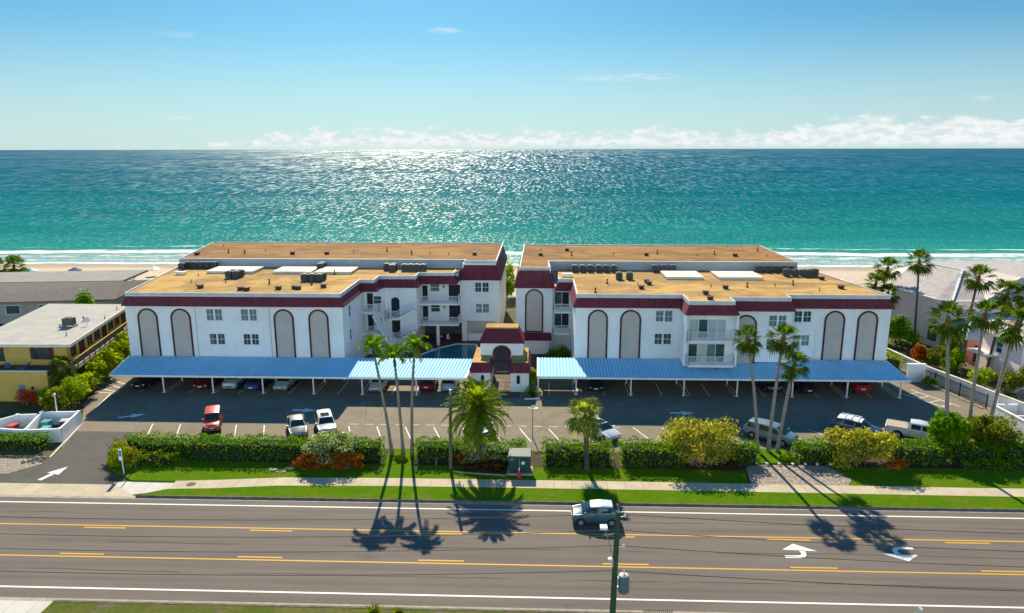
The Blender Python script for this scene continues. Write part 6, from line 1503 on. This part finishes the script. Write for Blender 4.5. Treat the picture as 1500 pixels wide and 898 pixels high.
# the bright shrubs between the yellow house and the car park, each a plant of its own
for k in range(9):
    y = 69.8 + k * 2.7; x = -51.0 - .235 * (y - 69.8) + (.3 if k % 2 else -.3)
    bush('lime_shrub', ('bright broadleaf shrub in the row beside the car park, %s' % ['nearest the enclosure', 'second from the enclosure', 'third from the enclosure', 'level with the balcony palm', 'just before the carport corner', 'beside the carport corner', 'behind the carport corner', 'beside the condo side wall', 'farthest from the road'][k]), (x, y, 0), (1.9, 1.9, 1.7 + .2 * (k % 3)), 1500, .42, 'lime' if k % 3 else 'mixed', 'shrub', 'shrub row along the yellow house', seed=60 + k, lumps=10, asp=.42)
    if 0 < k < 4: bush('mixed_bush', 'dark green shrub filling the row behind the bright shrubs, %s' % ['beside the enclosure', 'below the yellow wall', 'at the yellow corner', 'below the yellow walkway'][k], (x - 2.6, y + .8, 0), (1.7, 1.5, 1.4), 900, .34, 'hedge', 'shrub', 'dark shrubs beside the yellow house', seed=80 + k)
# planting between the boundary wall and the pink houses
for k, (x, y, r, h, m, lab) in enumerate(((50.6, 92.5, 1.4, 1.5, 'orange', 'orange and green croton behind the boundary wall below the first pink window'), (52.3, 91.0, 1.7, 1.9, 'mixed', 'mixed shrub behind the wall in front of the first pink house'), (54.2, 89.3, 1.5, 1.9, 'hedge', 'dark shrub behind the wall beside the pink porch'), (54.6, 92.6, 1.3, 3.0, 'mixed', 'tall orange tinged shrub beside the blue porch roof'), (53.0, 82.5, 1.9, 1.5, 'lime', 'round bright bush behind the boundary wall'), (55.2, 81.3, 1.9, 1.6, 'mixed', 'round dull bush behind the wall below the second pink house'), (56.6, 79.5, 1.5, 2.6, 'mixed', 'tall yellowish shrub against the second pink house'), (58.0, 77.6, 2.0, 1.7, 'hedge', 'dark bush at the right edge below the second pink house'), (51.8, 87.6, 1.2, 1.3, 'hedge', 'dark shrub behind the iron fence'))):
    bush('wall_shrub', lab, (x, y, 0), (r, r * .9, h), 1300, .3, m, 'shrub', 'shrubs behind the boundary wall', seed=100 + k)
bush('wall_shrub', 'small shrub between the white wall corner and the iron fence', (47.3, 83.2, 0), (.9, .7, .8), 600, .25, 'hedge', 'shrub', seed=120)
# grass tufts at the near edge
def tuft(label, x, y, s_, seed):
    rr = random.Random(seed); g = MB()
    for k in range(150):
        a = rr.uniform(0, 6.28); l_ = s_ * rr.uniform(.5, 1.0); ln = rr.uniform(.1, .7); b = Vector((rr.gauss(0, .25) * s_, rr.gauss(0, .1) * s_, 0)); d = Vector((math.cos(a) * ln, math.sin(a) * ln, 1)).normalized(); w_ = Vector((-math.sin(a), math.cos(a), 0)) * .02
        m_ = b + d * l_ * .6; e = b + d * l_ - Vector((0, 0, .12 * l_)) + Vector((math.cos(a), math.sin(a), 0)) * .15 * l_
        g.face([b - w_, b + w_, m_ + w_, m_ - w_]); g.face([m_ - w_, m_ + w_, e])
    o = g.build('grass_tuft', M['mixed'], None, world=False); o.location = (x, y, .12); tag(o, label, 'plant')
tuft('tall grass tuft at the near kerb left of the foreground pole', -9.9, 38.2, .75, 1); tuft('small grass tuft beside the tall tuft at the near kerb', -8.4, 38.2, .5, 4); tuft('yellowish tuft at the foot of the green foreground pole', 5.8, 38.1, .6, 2); tuft('green plant tip at the bottom right corner of the verge', 28.4, 38.0, .9, 3)

# ------------------------------------------------------------------ palms
# three straight palms with arching crowns
FE = []
for s_ in (5, 6, 8):
    rr = random.Random(s_); g = MB()
    for k in range(12): feather_frond(g, (0, 0, 0), k * 2.39996 + rr.gauss(0, .2), R(84 - 66 * (k / 12) ** .8), rr.uniform(1.6, 2.05), R(135), 26, .55, .12, rr)
    o = g.build('crown', M['arch'], None, world=False); FE.append(o.data); bpy.data.objects.remove(o)
def arch_palm(label, base, top, k, bend, grp='three straight palms'):
    t = thing('feather_palm', label, 'palm tree', base, 0, grp); d = tuple(top[i] - base[i] for i in range(3))
    g, P = trunk_mb(d, .15, .105, bend); g.build('trunk', M['trunk'], t, smooth=True, world=False)
    e = Vector(P[-1]); dv = (e - Vector(P[-2])).normalized(); g = MB(); g.tube([e - dv * .9, e - dv * .5, e + dv * .1], [.11, .15, .08], 9); g.build('crownshaft', M['lime'] if False else M['greenpole'], t, world=False)
    o = bpy.data.objects.new('crown', FE[k]); COL.objects.link(o); o.parent = t; o.location = d; o.rotation_euler = (0, 0, k * 1.1)
    if k == 2:
        rr = random.Random(99); g = MB()
        for q in range(3): feather_frond(g, d, q * 2.1 + 3.4, R(-35), 1.5, R(60), 20, .4, .06, rr)
        g.build('dry_frond', M['dead'], t, world=False)
arch_palm('left one of the three straight palms by the car park, leaning left', (-13.5, 61.4, HZ), (-14.9, 61.5, 10.4), 0, (.45, 0))
arch_palm('middle one of the three straight palms by the car park, shortest', (-12.4, 61.2, HZ), (-12.95, 61.4, 9.5), 1, (.15, 0))
arch_palm('right one of the three straight palms by the car park, leaning right', (-11.6, 61.4, HZ), (-11.05, 61.5, 10.5), 2, (-.55, 0))
# three leaning fan palms
G3 = 'three leaning fan palms'
fan_palm('left one of the three leaning fan palms, its crown over the arched panel', (20.75, 63.0, HZ), (19.15, 63.3, 11.2), G3, 0, bend=(.75, 0), scale=.82)
fan_palm('middle one of the three leaning fan palms, tallest and tilting right', (21.75, 63.0, HZ), (22.4, 63.3, 11.3), G3, 1, bend=(-.35, 0), scale=.92)
fan_palm('right one of the three leaning fan palms, the shortest', (22.6, 63.0, HZ), (23.6, 63.3, 8.8), G3, 2, bend=(-.3, 0), scale=.85)
# right row
G4 = 'tall fan palms at the right'
fan_palm('tall fan palm rising from the broadleaf bush beside the pickup', (38.0, 62.9, HZ), (36.6, 63.0, 13.3), G4, 0, bend=(.3, 0), scale=1.07, r0=.2)
fan_palm('fan palm leaning right out of the mixed bush', (42.4, 67.0, HZ), (42.6, 67.4, 12.7), G4, 1, bend=(-.4, 0), scale=0.98)
fan_palm('fan palm with brown boots leaning right at the picture edge', (45.5, 68.9, HZ), (47.0, 69.3, 11.4), G4, 2, bend=(-.5, 0), scale=1.22, r0=.2)
fan_palm('thin tall fan palm before the blue porch of the pink house', (53.6, 89.0, 0), (54.4, 88.3, 12.6), G4, 1, m='darktrunk', scale=1.12)
fan_palm('leaning fan palm left of the second pink house', (56.3, 87.3, 0), (57.3, 87.0, 10.9), G4, 2, m='darktrunk', bend=(-.3, 0), scale=1.12)
fan_palm('fan palm hugging the second pink house at the right edge', (57.6, 85.5, 0), (58.1, 84.5, 11.0), G4, 0, m='darktrunk', scale=1.07)
fan_palm('very tall fan palm against the first pink house wall', (53.6, 99.4, 0), (52.9, 99.5, 12.9), G4, 0, m='darktrunk', scale=1.12)
fan_palm('fan palm at the beach corner between condo and pink house', (52.6, 110.0, 0), (53.9, 110, 10.2), G4, 1, m='darktrunk', scale=1.22)
fan_palm('bushy low fan palm behind the corner of the right condo', (49.5, 105.5, 0), (50.2, 105.5, 8.6), G4, 2, scale=1.02, m='darktrunk'); fan_palm('second bushy low fan palm behind the corner of the right condo', (50.9, 104.0, 0), (51.4, 104, 7.4), G4, 0, scale=0.98, m='darktrunk')
# sabal palm
rr = random.Random(77); t = thing('sabal_palm', 'single stout sabal palm with a pale round crown by the sidewalk', 'palm tree', (4.5, 58.9, HZ))
g, P = trunk_mb((-.3, 0, 5.1), .22, .17, (.15, 0), 10, 1.25); g.build('trunk', M['darktrunk'], t, smooth=True, world=False)
g, h = fan_crown(23, n=46, Lp=.95, Rf=1.05, lo=-65, hi=85, nl=17, dead=6); o = g.build('crown', M['sabal'], t, world=False); o.location = (-.3, 0, 5.2); o = h.build('dry_frond', M['dead'], t, world=False); o.location = (-.3, 0, 5.1)
# date palm
rr = random.Random(88); t = thing('date_palm', 'big date palm with a thick dark trunk and wide arching fronds', 'palm tree', (-5.25, 59.1, HZ))
g, P = trunk_mb((.05, 0, 4.9), .40, .36, (0, 0), 12, 1.15, 22); g.build('trunk', M['darktrunk'], t, smooth=True, world=False)
g = MB(); g.tube([(.05, 0, 3.9), (.05, 0, 4.6), (.05, 0, 5.3), (.05, 0, 5.8)], [.38, .62, .55, .2], 12); g.build('leaf_boots', M['darktrunk'], t, world=False)
g = MB()
for k in range(84):
    u = k / 84; feather_frond(g, (.05 + rr.gauss(0, .08), rr.gauss(0, .08), 5.1 + .5 * (1 - u)), k * 2.39996 + rr.gauss(0, .15), R(86 - 122 * u ** .9), rr.uniform(3.0, 3.6) * (.8 if u < .25 else 1), R(55 + 35 * u), 30, .52, .115, rr, 0, .5, 10)
g.build('crown', M['date'], t, world=False)
# little palms
t = thing('small_palm', 'small drooping palm at the left end of the long hedge', 'palm tree', (-38.9, 60.1, HZ)); g, P = trunk_mb((0, 0, 1.1), .14, .12); g.build('trunk', M['darktrunk'], t, smooth=True, world=False)
rr = random.Random(5); g = MB()
for k in range(26): feather_frond(g, (0, 0, 1.1), k * 2.4, R(75 - 70 * k / 26), rr.uniform(.9, 1.3), R(120), 18, .22, .035, rr)
g.build('crown', M['sabal'], t, world=False)
t = fan_palm('stubby fan palm beside the yellow balcony', (-54.6, 75.6, 0), (-54.3, 75.8, 3.9), None, 1, .3, .25, m='boot', scale=.95)
fan_palm('dark palm on the beach at the far left, right one of the pair', (-103.8, 134, .0), (-102.6, 134, 6.0), 'dark beach palms', 0, .26, .24, m='darktrunk', scale=1.4, boots=False); fan_palm('dark palm on the beach at the far left, left one of the pair', (-105.3, 133.5, .0), (-105.7, 133.5, 5.7), 'dark beach palms', 2, .26, .24, m='darktrunk', scale=1.35, boots=False)
bush('beach_bush', 'low sea grape bush under the dark beach palms at the far left', (-107.5, 132, -.2), (5.5, 3.5, .8), 1800, .5, 'hedge', seed=130, lumps=12, zc=.7); bush('beach_bush', 'bush by the beach seen through the gap between the condos', (-6.0, 131, 0), (2.2, 2, 2.8), 1300, .45, 'hedge', seed=131, lumps=9, zc=2.0); bush('beach_bush', 'taller dune bush farther out in the gap between the condos', (-5.2, 137, -.2), (1.5, 1.5, 3.4), 900, .45, 'lime', seed=132, lumps=8, zc=3.4)
# ------------------------------------------------------------------ cars
# stations run from the front to the rear: x, underside z, mid z, belt z, belt half width, roof z, roof half width
SPEC = {
 'sedan': dict(st=[(2.36, .38, .5, .60, .60, .63, .5), (2.2, .25, .52, .74, .80, .77, .68), (1.15, .2, .55, .90, .90, .96, .76), (.35, .2, .55, .92, .91, 1.39, .58), (-.6, .2, .55, .94, .91, 1.44, .60), (-1.2, .2, .56, .96, .90, 1.38, .57), (-1.85, .24, .58, .99, .87, 1.04, .70), (-2.25, .3, .6, .94, .80, .98, .62), (-2.37, .4, .6, .84, .68, .87, .55)],
   ws=(2, 3), rw=(5, 6), side=[(.95, -.1, .30, -.1), (-.18, -1.35, -.18, -1.05)], wheels=(1.42, -1.38, .33), hl=(2.22, .66), tl=(-2.28, .82)),
 'suv': dict(st=[(2.25, .42, .6, .74, .62, .78, .5), (2.1, .28, .62, .95, .84, .98, .7), (1.2, .24, .65, 1.05, .92, 1.10, .8), (.5, .24, .65, 1.07, .93, 1.60, .66), (-.7, .24, .65, 1.08, .93, 1.68, .68), (-1.75, .24, .66, 1.10, .92, 1.62, .66), (-2.15, .28, .68, 1.08, .86, 1.14, .74), (-2.28, .42, .7, .96, .76, 1.0, .64)],
   ws=(2, 3), rw=(5, 6), side=[(1.0, -.05, .42, -.05), (-.13, -1.1, -.13, -1.1), (-1.18, -1.85, -1.18, -1.72)], wheels=(1.4, -1.35, .37), hl=(2.1, .82), tl=(-2.2, .95)),
 'van': dict(st=[(2.5, .36, .55, .66, .62, .70, .5), (2.3, .25, .6, .92, .86, .95, .7), (1.65, .22, .62, 1.04, .94, 1.10, .82), (.75, .22, .62, 1.05, .96, 1.66, .70), (-.6, .22, .62, 1.06, .96, 1.75, .72), (-2.0, .22, .62, 1.08, .95, 1.70, .70), (-2.42, .26, .64, 1.05, .90, 1.12, .80), (-2.52, .4, .66, .9, .8, .95, .7)],
   ws=(2, 3), rw=(5, 6), side=[(1.4, .35, .72, .35), (.27, -.85, .27, -.85), (-.93, -2.15, -.93, -2.0)], wheels=(1.55, -1.5, .34), hl=(2.3, .74), tl=(-2.45, 1.0)),
 'jeep': dict(st=[(2.0, .5, .7, .9, .62, .95, .55), (1.9, .45, .7, 1.08, .72, 1.1, .62), (.75, .42, .7, 1.12, .80, 1.14, .68), (.4, .42, .7, 1.12, .80, 1.80, .66), (-.6, .42, .7, 1.12, .80, 1.86, .68), (-1.85, .42, .7, 1.12, .80, 1.82, .66), (-1.95, .42, .7, 1.1, .78, 1.14, .72), (-2.0, .5, .7, 1.0, .74, 1.02, .7)],
   ws=(2, 3), rw=(5, 6), side=[(.58, -.3, .36, -.3), (-.38, -1.1, -.38, -1.1), (-1.18, -1.85, -1.18, -1.78)], wheels=(1.3, -1.25, .41), hl=(1.96, .95), tl=(-1.96, 1.0)),
 'pickup': dict(st=[(2.85, .48, .7, .85, .66, .88, .55), (2.7, .36, .72, 1.08, .88, 1.1, .74), (1.55, .32, .74, 1.14, .96, 1.18, .84), (.85, .32, .74, 1.16, .97, 1.76, .66), (0, .32, .74, 1.16, .97, 1.84, .68), (-.75, .32, .74, 1.17, .97, 1.80, .66), (-.92, .32, .74, 1.17, .97, 1.19, .9), (-2.75, .34, .76, 1.17, .95, 1.19, .88), (-2.86, .5, .78, 1.12, .92, 1.14, .84)],
   ws=(2, 3), rw=(5, 6), side=[(1.3, .28, .82, .28), (.2, -.68, .2, -.64)], wheels=(1.85, -1.75, .42), hl=(2.72, .9), tl=(-2.84, .95)),
 'hatch': dict(st=[(1.83, .36, .55, .66, .60, .70, .5), (1.70, .24, .58, .86, .78, .89, .66), (1.10, .2, .6, .98, .83, 1.02, .72), (.40, .2, .6, 1.0, .84, 1.47, .58), (-.4, .2, .6, 1.03, .84, 1.55, .60), (-1.25, .2, .6, 1.07, .83, 1.50, .57), (-1.68, .26, .62, 1.05, .79, 1.12, .66), (-1.82, .38, .62, .9, .7, .95, .58)],
   ws=(2, 3), rw=(5, 6), side=[(.95, -.1, .35, -.1), (-.18, -1.2, -.18, -1.05)], wheels=(1.15, -1.18, .31), hl=(1.70, .78), tl=(-1.74, 1.0))}
def lerp_st(st, x):
    for a, b in zip(st, st[1:]):
        if b[0] <= x <= a[0]:
            t = (a[0] - x) / (a[0] - b[0]); return [a[i] + (b[i] - a[i]) * t for i in range(7)]
    return list(st[0] if x > st[0][0] else st[-1])
def car(name, label, kind, col, loc, rz, group=None, roofm=None, extras=(), z=.012, metallic=.2):
    sp_ = SPEC[kind]; st = sp_['st']; t = thing(name, label, {'van': 'minivan', 'pickup': 'pickup truck'}.get(kind, 'car'), (loc[0], loc[1], z), rz, group)
    pm = paint(*col, metallic=metallic) if isinstance(col, tuple) else col
    g = MB()
    def ring(s):
        x, zb, zm, zt, wb, zr, wr = s
        return [(x, -wb * .86, zb), (x, -wb, zm - .12), (x, -wb * 1.01, zm + .1), (x, -wb * .97, zt), (x, -(wr + .02), zr - .05), (x, -wr * .86, zr), (x, 0, zr + .025), (x, wr * .86, zr), (x, wr + .02, zr - .05), (x, wb * .97, zt), (x, wb * 1.01, zm + .1), (x, wb, zm - .12), (x, wb * .86, zb)]
    V = []; 
    for s in st: V += ring(s)
    n = 13; F = []
    for i in range(len(st) - 1):
        for j in range(n - 1): F.append((i * n + j, i * n + j + 1, (i + 1) * n + j + 1, (i + 1) * n + j))
        F.append((i * n + n - 1, i * n, (i + 1) * n, (i + 1) * n + n - 1))
    F.append(tuple(reversed(range(n)))); F.append(tuple(range((len(st) - 1) * n, len(st) * n)))
    g.mesh(V, F)
    # dark wheel arches and sills set into the flanks
    for wx in sp_['wheels'][:2]:
        r_ = sp_['wheels'][2] * 1.2; w_ = lerp_st(st, wx)[4]
        for s_ in (-1, 1):
            y = s_ * (w_ * 1.01 + .006); pts = [(wx + r_ * math.cos(R(a)), y, sp_['wheels'][2] + r_ * math.sin(R(a))) for a in range(-20, 201, 20)]
            g.face(pts if s_ < 0 else pts[::-1], 1)
    for xs_ in sorted({w_[1] for w_ in sp_['side']} | {sp_['side'][0][0] + .12}):
        s = lerp_st(st, xs_ - .04)
        for s_ in (-1, 1): g.box(xs_ - .05, xs_ - .03, min(s_ * s[4] * .985, s_ * s[4] * 1.016), max(s_ * s[4] * .985, s_ * s[4] * 1.016), s[1] + .12, s[3] - .03, 1)
    s = lerp_st(st, 0)
    for s_ in (-1, 1): g.box(sp_['wheels'][1] + .5, sp_['wheels'][0] - .5, min(s_ * s[4] * .9, s_ * s[4] * 1.02), max(s_ * s[4] * .9, s_ * s[4] * 1.02), s[1] - .01, s[1] + .1, 1)
    body = g.build('body', [pm, M['rubber']], t, smooth=True, world=False)
    if roofm:
        g = MB(); i0, i1 = sp_['ws'][1], sp_['rw'][0]
        for i in range(i0, i1):
            a, b = ring(st[i]), ring(st[i + 1]); off_ = Vector((0, 0, .012))
            for j in range(4, 8): g.face([Vector(a[j]) + off_, Vector(a[j + 1]) + off_, Vector(b[j + 1]) + off_, Vector(b[j]) + off_])
        g.build('roof', roofm, t, world=False)
    # glass
    def quad(name_, pts, m='carglass'):
        P = [Vector(p) for p in pts]; n_ = (P[1] - P[0]).cross(P[2] - P[0]).normalized(); c = sum(P, Vector()) / len(P)
        if n_.dot(c - Vector((0, 0, .8))) < 0: n_ = -n_; P = P[::-1]
        g = MB(); P = [c + (p - c) * .96 + n_ * .014 for p in P]; g.face(P)
        g.build(name_, M[m], t, world=False)
    for nm, (i, j) in (('windshield', sp_['ws']), ('rear_window', sp_['rw'])):
        A, B = [Vector(p) for p in ring(st[i])[4:9]], [Vector(p) for p in ring(st[j])[4:9]]
        n_ = (B[2] - A[2]).cross(Vector((0, 1, 0))).normalized()
        if n_.z < 0: n_ = -n_
        g = MB(); a_ = [p + (q - p) * .05 + n_ * .014 for p, q in zip(A, B)]; b_ = [p + (q - p) * .95 + n_ * .014 for p, q in zip(A, B)]
        a_[0] = a_[0] + (a_[1] - a_[0]) * .4; a_[4] = a_[4] + (a_[3] - a_[4]) * .4; b_[0] = b_[0] + (b_[1] - b_[0]) * .4; b_[4] = b_[4] + (b_[3] - b_[4]) * .4
        for q in range(4): g.face([a_[q], a_[q + 1], b_[q + 1], b_[q]] if nm == 'rear_window' else [b_[q], b_[q + 1], a_[q + 1], a_[q]])
        g.build(nm, M['carglass'], t, smooth=True, world=False)
    for xb0, xb1, xt0, xt1 in sp_['side']:
        for s_ in (-1, 1):
            P = []
            for x, f in ((xb0, .10), (xb1, .10), (xt1, .86), (xt0, .86)):
                s = lerp_st(st, x); y = s[4] * .97 + (s[6] + .02 - s[4] * .97) * f; P.append((x, s_ * (y + .004), s[3] + (s[5] - .05 - s[3]) * f))
            quad('side_window', P)
    # wheels
    for wx in sp_['wheels'][:2]:
        r_ = sp_['wheels'][2]; w_ = lerp_st(st, wx)[4] * 1.01
        for s_ in (-1, 1):
            g = MB(); y0, y1 = s_ * (w_ - .2), s_ * (w_ + .02); g.tube([(wx, y0, r_), (wx, y1 - s_ * .03, r_), (wx, y1, r_)], [r_, r_, r_ * .9], 18); wl = g.build('wheel', M['rubber'], t, world=False)
            g = MB(); y2 = y1 + s_ * .004
            g.tube([(wx, y1 - s_ * .05, r_), (wx, y2, r_)], [r_ * .66, r_ * .62], 14)
            g.build('rim', M['alloy'], wl, world=False)
    for key, nm, m in (('hl', 'headlight', 'lamp_white'), ('tl', 'taillight', 'lamp_red')):
        x, zc = sp_[key]; s = lerp_st(st, x); fx = 1 if key == 'hl' else -1
        for s_ in (-1, 1):
            g = MB(); y = s_ * s[4] * .78; g.bar((x - .16 * fx, y, zc), (x + .05 * fx, y, zc), .3 if kind != 'pickup' else .18, .15 if key == 'hl' else .2); g.build(nm, M[m], t, world=False)
        g = MB(); xe = st[0][0] if fx > 0 else st[-1][0]; zp = .52 if kind in ('sedan', 'hatch', 'van') else .68
        g.box(xe - .012 if fx > 0 else xe - .02, xe + .02 if fx > 0 else xe + .012, -.24, .24, zp, zp + .13); g.build('licence_plate', M['white'], t, world=False)
    xf = st[0][0]; g = MB(); zz = st[0][2]; g.box(xf - .02, xf + .012, -.4, .4, zz - .1, zz + .02); g.build('grille', M['black'], t, world=False)
    for s_ in (-1, 1):
        xm = sp_['side'][0][0] - .1; s = lerp_st(st, xm); g = MB(); g.bar((xm, s_ * (s[4] * .95), s[3] + .1), (xm, s_ * (s[4] + .17), s[3] + .13), .1, .13); g.build('mirror', pm, t, world=False)
        g = MB()
        for xs_ in [w_[1] for w_ in sp_['side'][:2]]:
            s = lerp_st(st, xs_ + .25); g.box(xs_ + .08, xs_ + .24, s_ * s[4] * .985 - .015, s_ * s[4] * .985 + .015, s[3] - .14, s[3] - .10)
        g.build('door_handle', M['black'], t, world=False)
    s4 = st[4]
    if 'sunroof' in extras:
        g = MB(); g.box(-.55, .25, -.42, .42, s4[5] + .005, s4[5] + .032); g.build('sunroof', M['carglass'], t, world=False)
    if 'rack' in extras:
        for s_ in (-1, 1):
            g = MB(); g.bar((.3, s_ * s4[6] * .9, s4[5] + .06), (-1.6, s_ * s4[6] * .9, s4[5] + .06), .05, .05); g.build('roof_rail', M['whitemetal'], t, world=False)
        for x in (.1, -.5, -1.1):
            g = MB(); g.bar((x, -s4[6] * .9, s4[5] + .07), (x, s4[6] * .9, s4[5] + .07), .06, .04); g.build('rack_bar', M['whitemetal'], t, world=False)
    if 'bed' in extras:
        g = MB(); g.box(-2.72, -.98, -.8, .8, 1.19, 1.235); g.build('bed_cover', M['tan'], t, world=False)
        g = MB()
        for s_ in (-1, 1): g.bar((-.95, s_ * .88, 1.23), (-2.8, s_ * .88, 1.23), .1, .06)
        g.bar((-2.78, -.88, 1.23), (-2.78, .88, 1.23), .08, .06); g.build('bed_rail', pm, t, world=False)
    if 'spare' in extras:
        g = MB(); g.tube([(-2.02, 0, 1.0), (-2.24, 0, 1.0)], .38, 18); g.build('spare_wheel', M['rubber'], t, world=False)
    return t
NG = 'cars parked along the hedge'; CG = 'cars parked under the carports'
H = lambda dx, dy: math.atan2(dy, dx)
car('jeep', 'boxy red off-road car with a red hardtop parked alone at the left hedge', 'jeep', ('red', (.62, .055, .035)), (-33.2, 67.4), H(.40, -1), NG, extras=('spare',), metallic=0)
car('sedan', 'silver grey sedan parked beside the white off-roader at the hedge', 'sedan', ('silvergrey', (.40, .38, .34)), (-24.3, 66.9), H(.42, -1), NG, roofm=M['tan'] if False else None)
car('suv', 'white sport utility car with a dark sunroof panel at the hedge', 'suv', ('offwhite', (.72, .69, .62)), (-21.5, 67.3), H(.42, -1), NG, extras=('sunroof',), metallic=0)
car('suv', 'dark teal sport utility car half hidden behind the date palm', 'suv', ('teal', (.05, .12, .13)), (-5.8, 66.9), H(.62, -1), NG)
car('sedan', 'white sedan with a sunroof parked behind the sabal palm', 'sedan', ('white', (.78, .78, .77)), (6.4, 66.9), H(.66, -1), NG, extras=('sunroof',), metallic=0)
car('minivan', 'silver blue minivan parked behind the three leaning palms', 'van', ('silverblue', (.17, .24, .33)), (23.0, 66.3), H(1.0, -.85), NG)
car('suv', 'dark blue sport utility car with a pale roof rack at the hedge', 'suv', ('navy', (.03, .05, .13)), (32.0, 67.9), H(1.0, -.72), NG, roofm=M['whitemetal'], extras=('rack',))
car('pickup_truck', 'white pickup truck with a tan bed cover beside the palm clump', 'pickup', ('pearl', (.66, .67, .68)), (37.5, 66.9), H(1.0, -.55), NG, extras=('bed',), metallic=0)
car('hatchback', 'teal grey hatchback driving left on the far lane of the road', 'hatch', ('steelteal', (.045, .12, .15)), (4.55, 50.0), R(180), extras=(), z=.014, roofm=paint('paleroof', (.55, .6, .62)))
F_, B_ = R(-90), R(90)
for name, kind, col, x, y, rz, lab in (
 ('sedan', 'sedan', ('blacksedan', (.012, .013, .016)), -47.4, 80.9, F_, 'black sedan in the first stall at the left end of the left carport'),
 ('sedan', 'sedan', ('darkred', (.20, .012, .016)), -39.9, 80.9, F_, 'dark red sedan left of the silver one in the left carport'),
 ('suv', 'suv', ('paleteal', (.42, .52, .54)), -36.5, 81.0, F_, 'pale silver sport utility car in the left carport'),
 ('sedan', 'sedan', ('midblue', (.03, .07, .22)), -33.7, 80.7, B_, 'blue sedan backed in beside the pale silver one in the left carport'),
 ('sedan', 'sedan', ('palegreen', (.38, .48, .50)), -30.3, 80.8, F_, 'pale grey green sedan in the middle of the left carport'),
 ('sedan', 'sedan', ('silver', (.52, .55, .57)), -18.9, 80.7, F_, 'silver sedan behind the left straight palm trunk in the carport'),
 ('suv', 'suv', ('maroon', (.16, .012, .02)), -13.0, 81.0, B_, 'maroon sport utility car in the sunlit end of the left carport'),
 ('suv', 'suv', ('skyblue', (.25, .42, .55)), -10.4, 81.0, B_, 'light blue sport utility car at the right end of the left carport'),
 ('sedan', 'sedan', ('charcoal', (.02, .022, .026)), 6.9, 81.6, F_, 'charcoal sedan with a chrome nose at the left of the right carport'),
 ('suv', 'suv', ('graphite', (.03, .032, .036)), 27.7, 81.8, F_, 'graphite sport utility car behind the leaning palms in the right carport'),
 ('sedan', 'sedan', ('blackred', (.03, .02, .022)), 31.6, 81.7, B_, 'dark car with red tail lamps in the right carport'),
 ('suv', 'suv', ('brightred', (.42, .02, .018)), 37.8, 81.9, B_, 'bright red car at the right end of the right carport')):
    car(name, lab, kind, col, (x, y), rz, CG)
for px, yb in [(x, 82.7) for x in (-47.0, -41, -38.9, -35, -29.2, -24.5)] + [(x, 83.4) for x in (2.4, 9.2, 14.2, 20.3, 26.3, 33, 39)]:
    pass
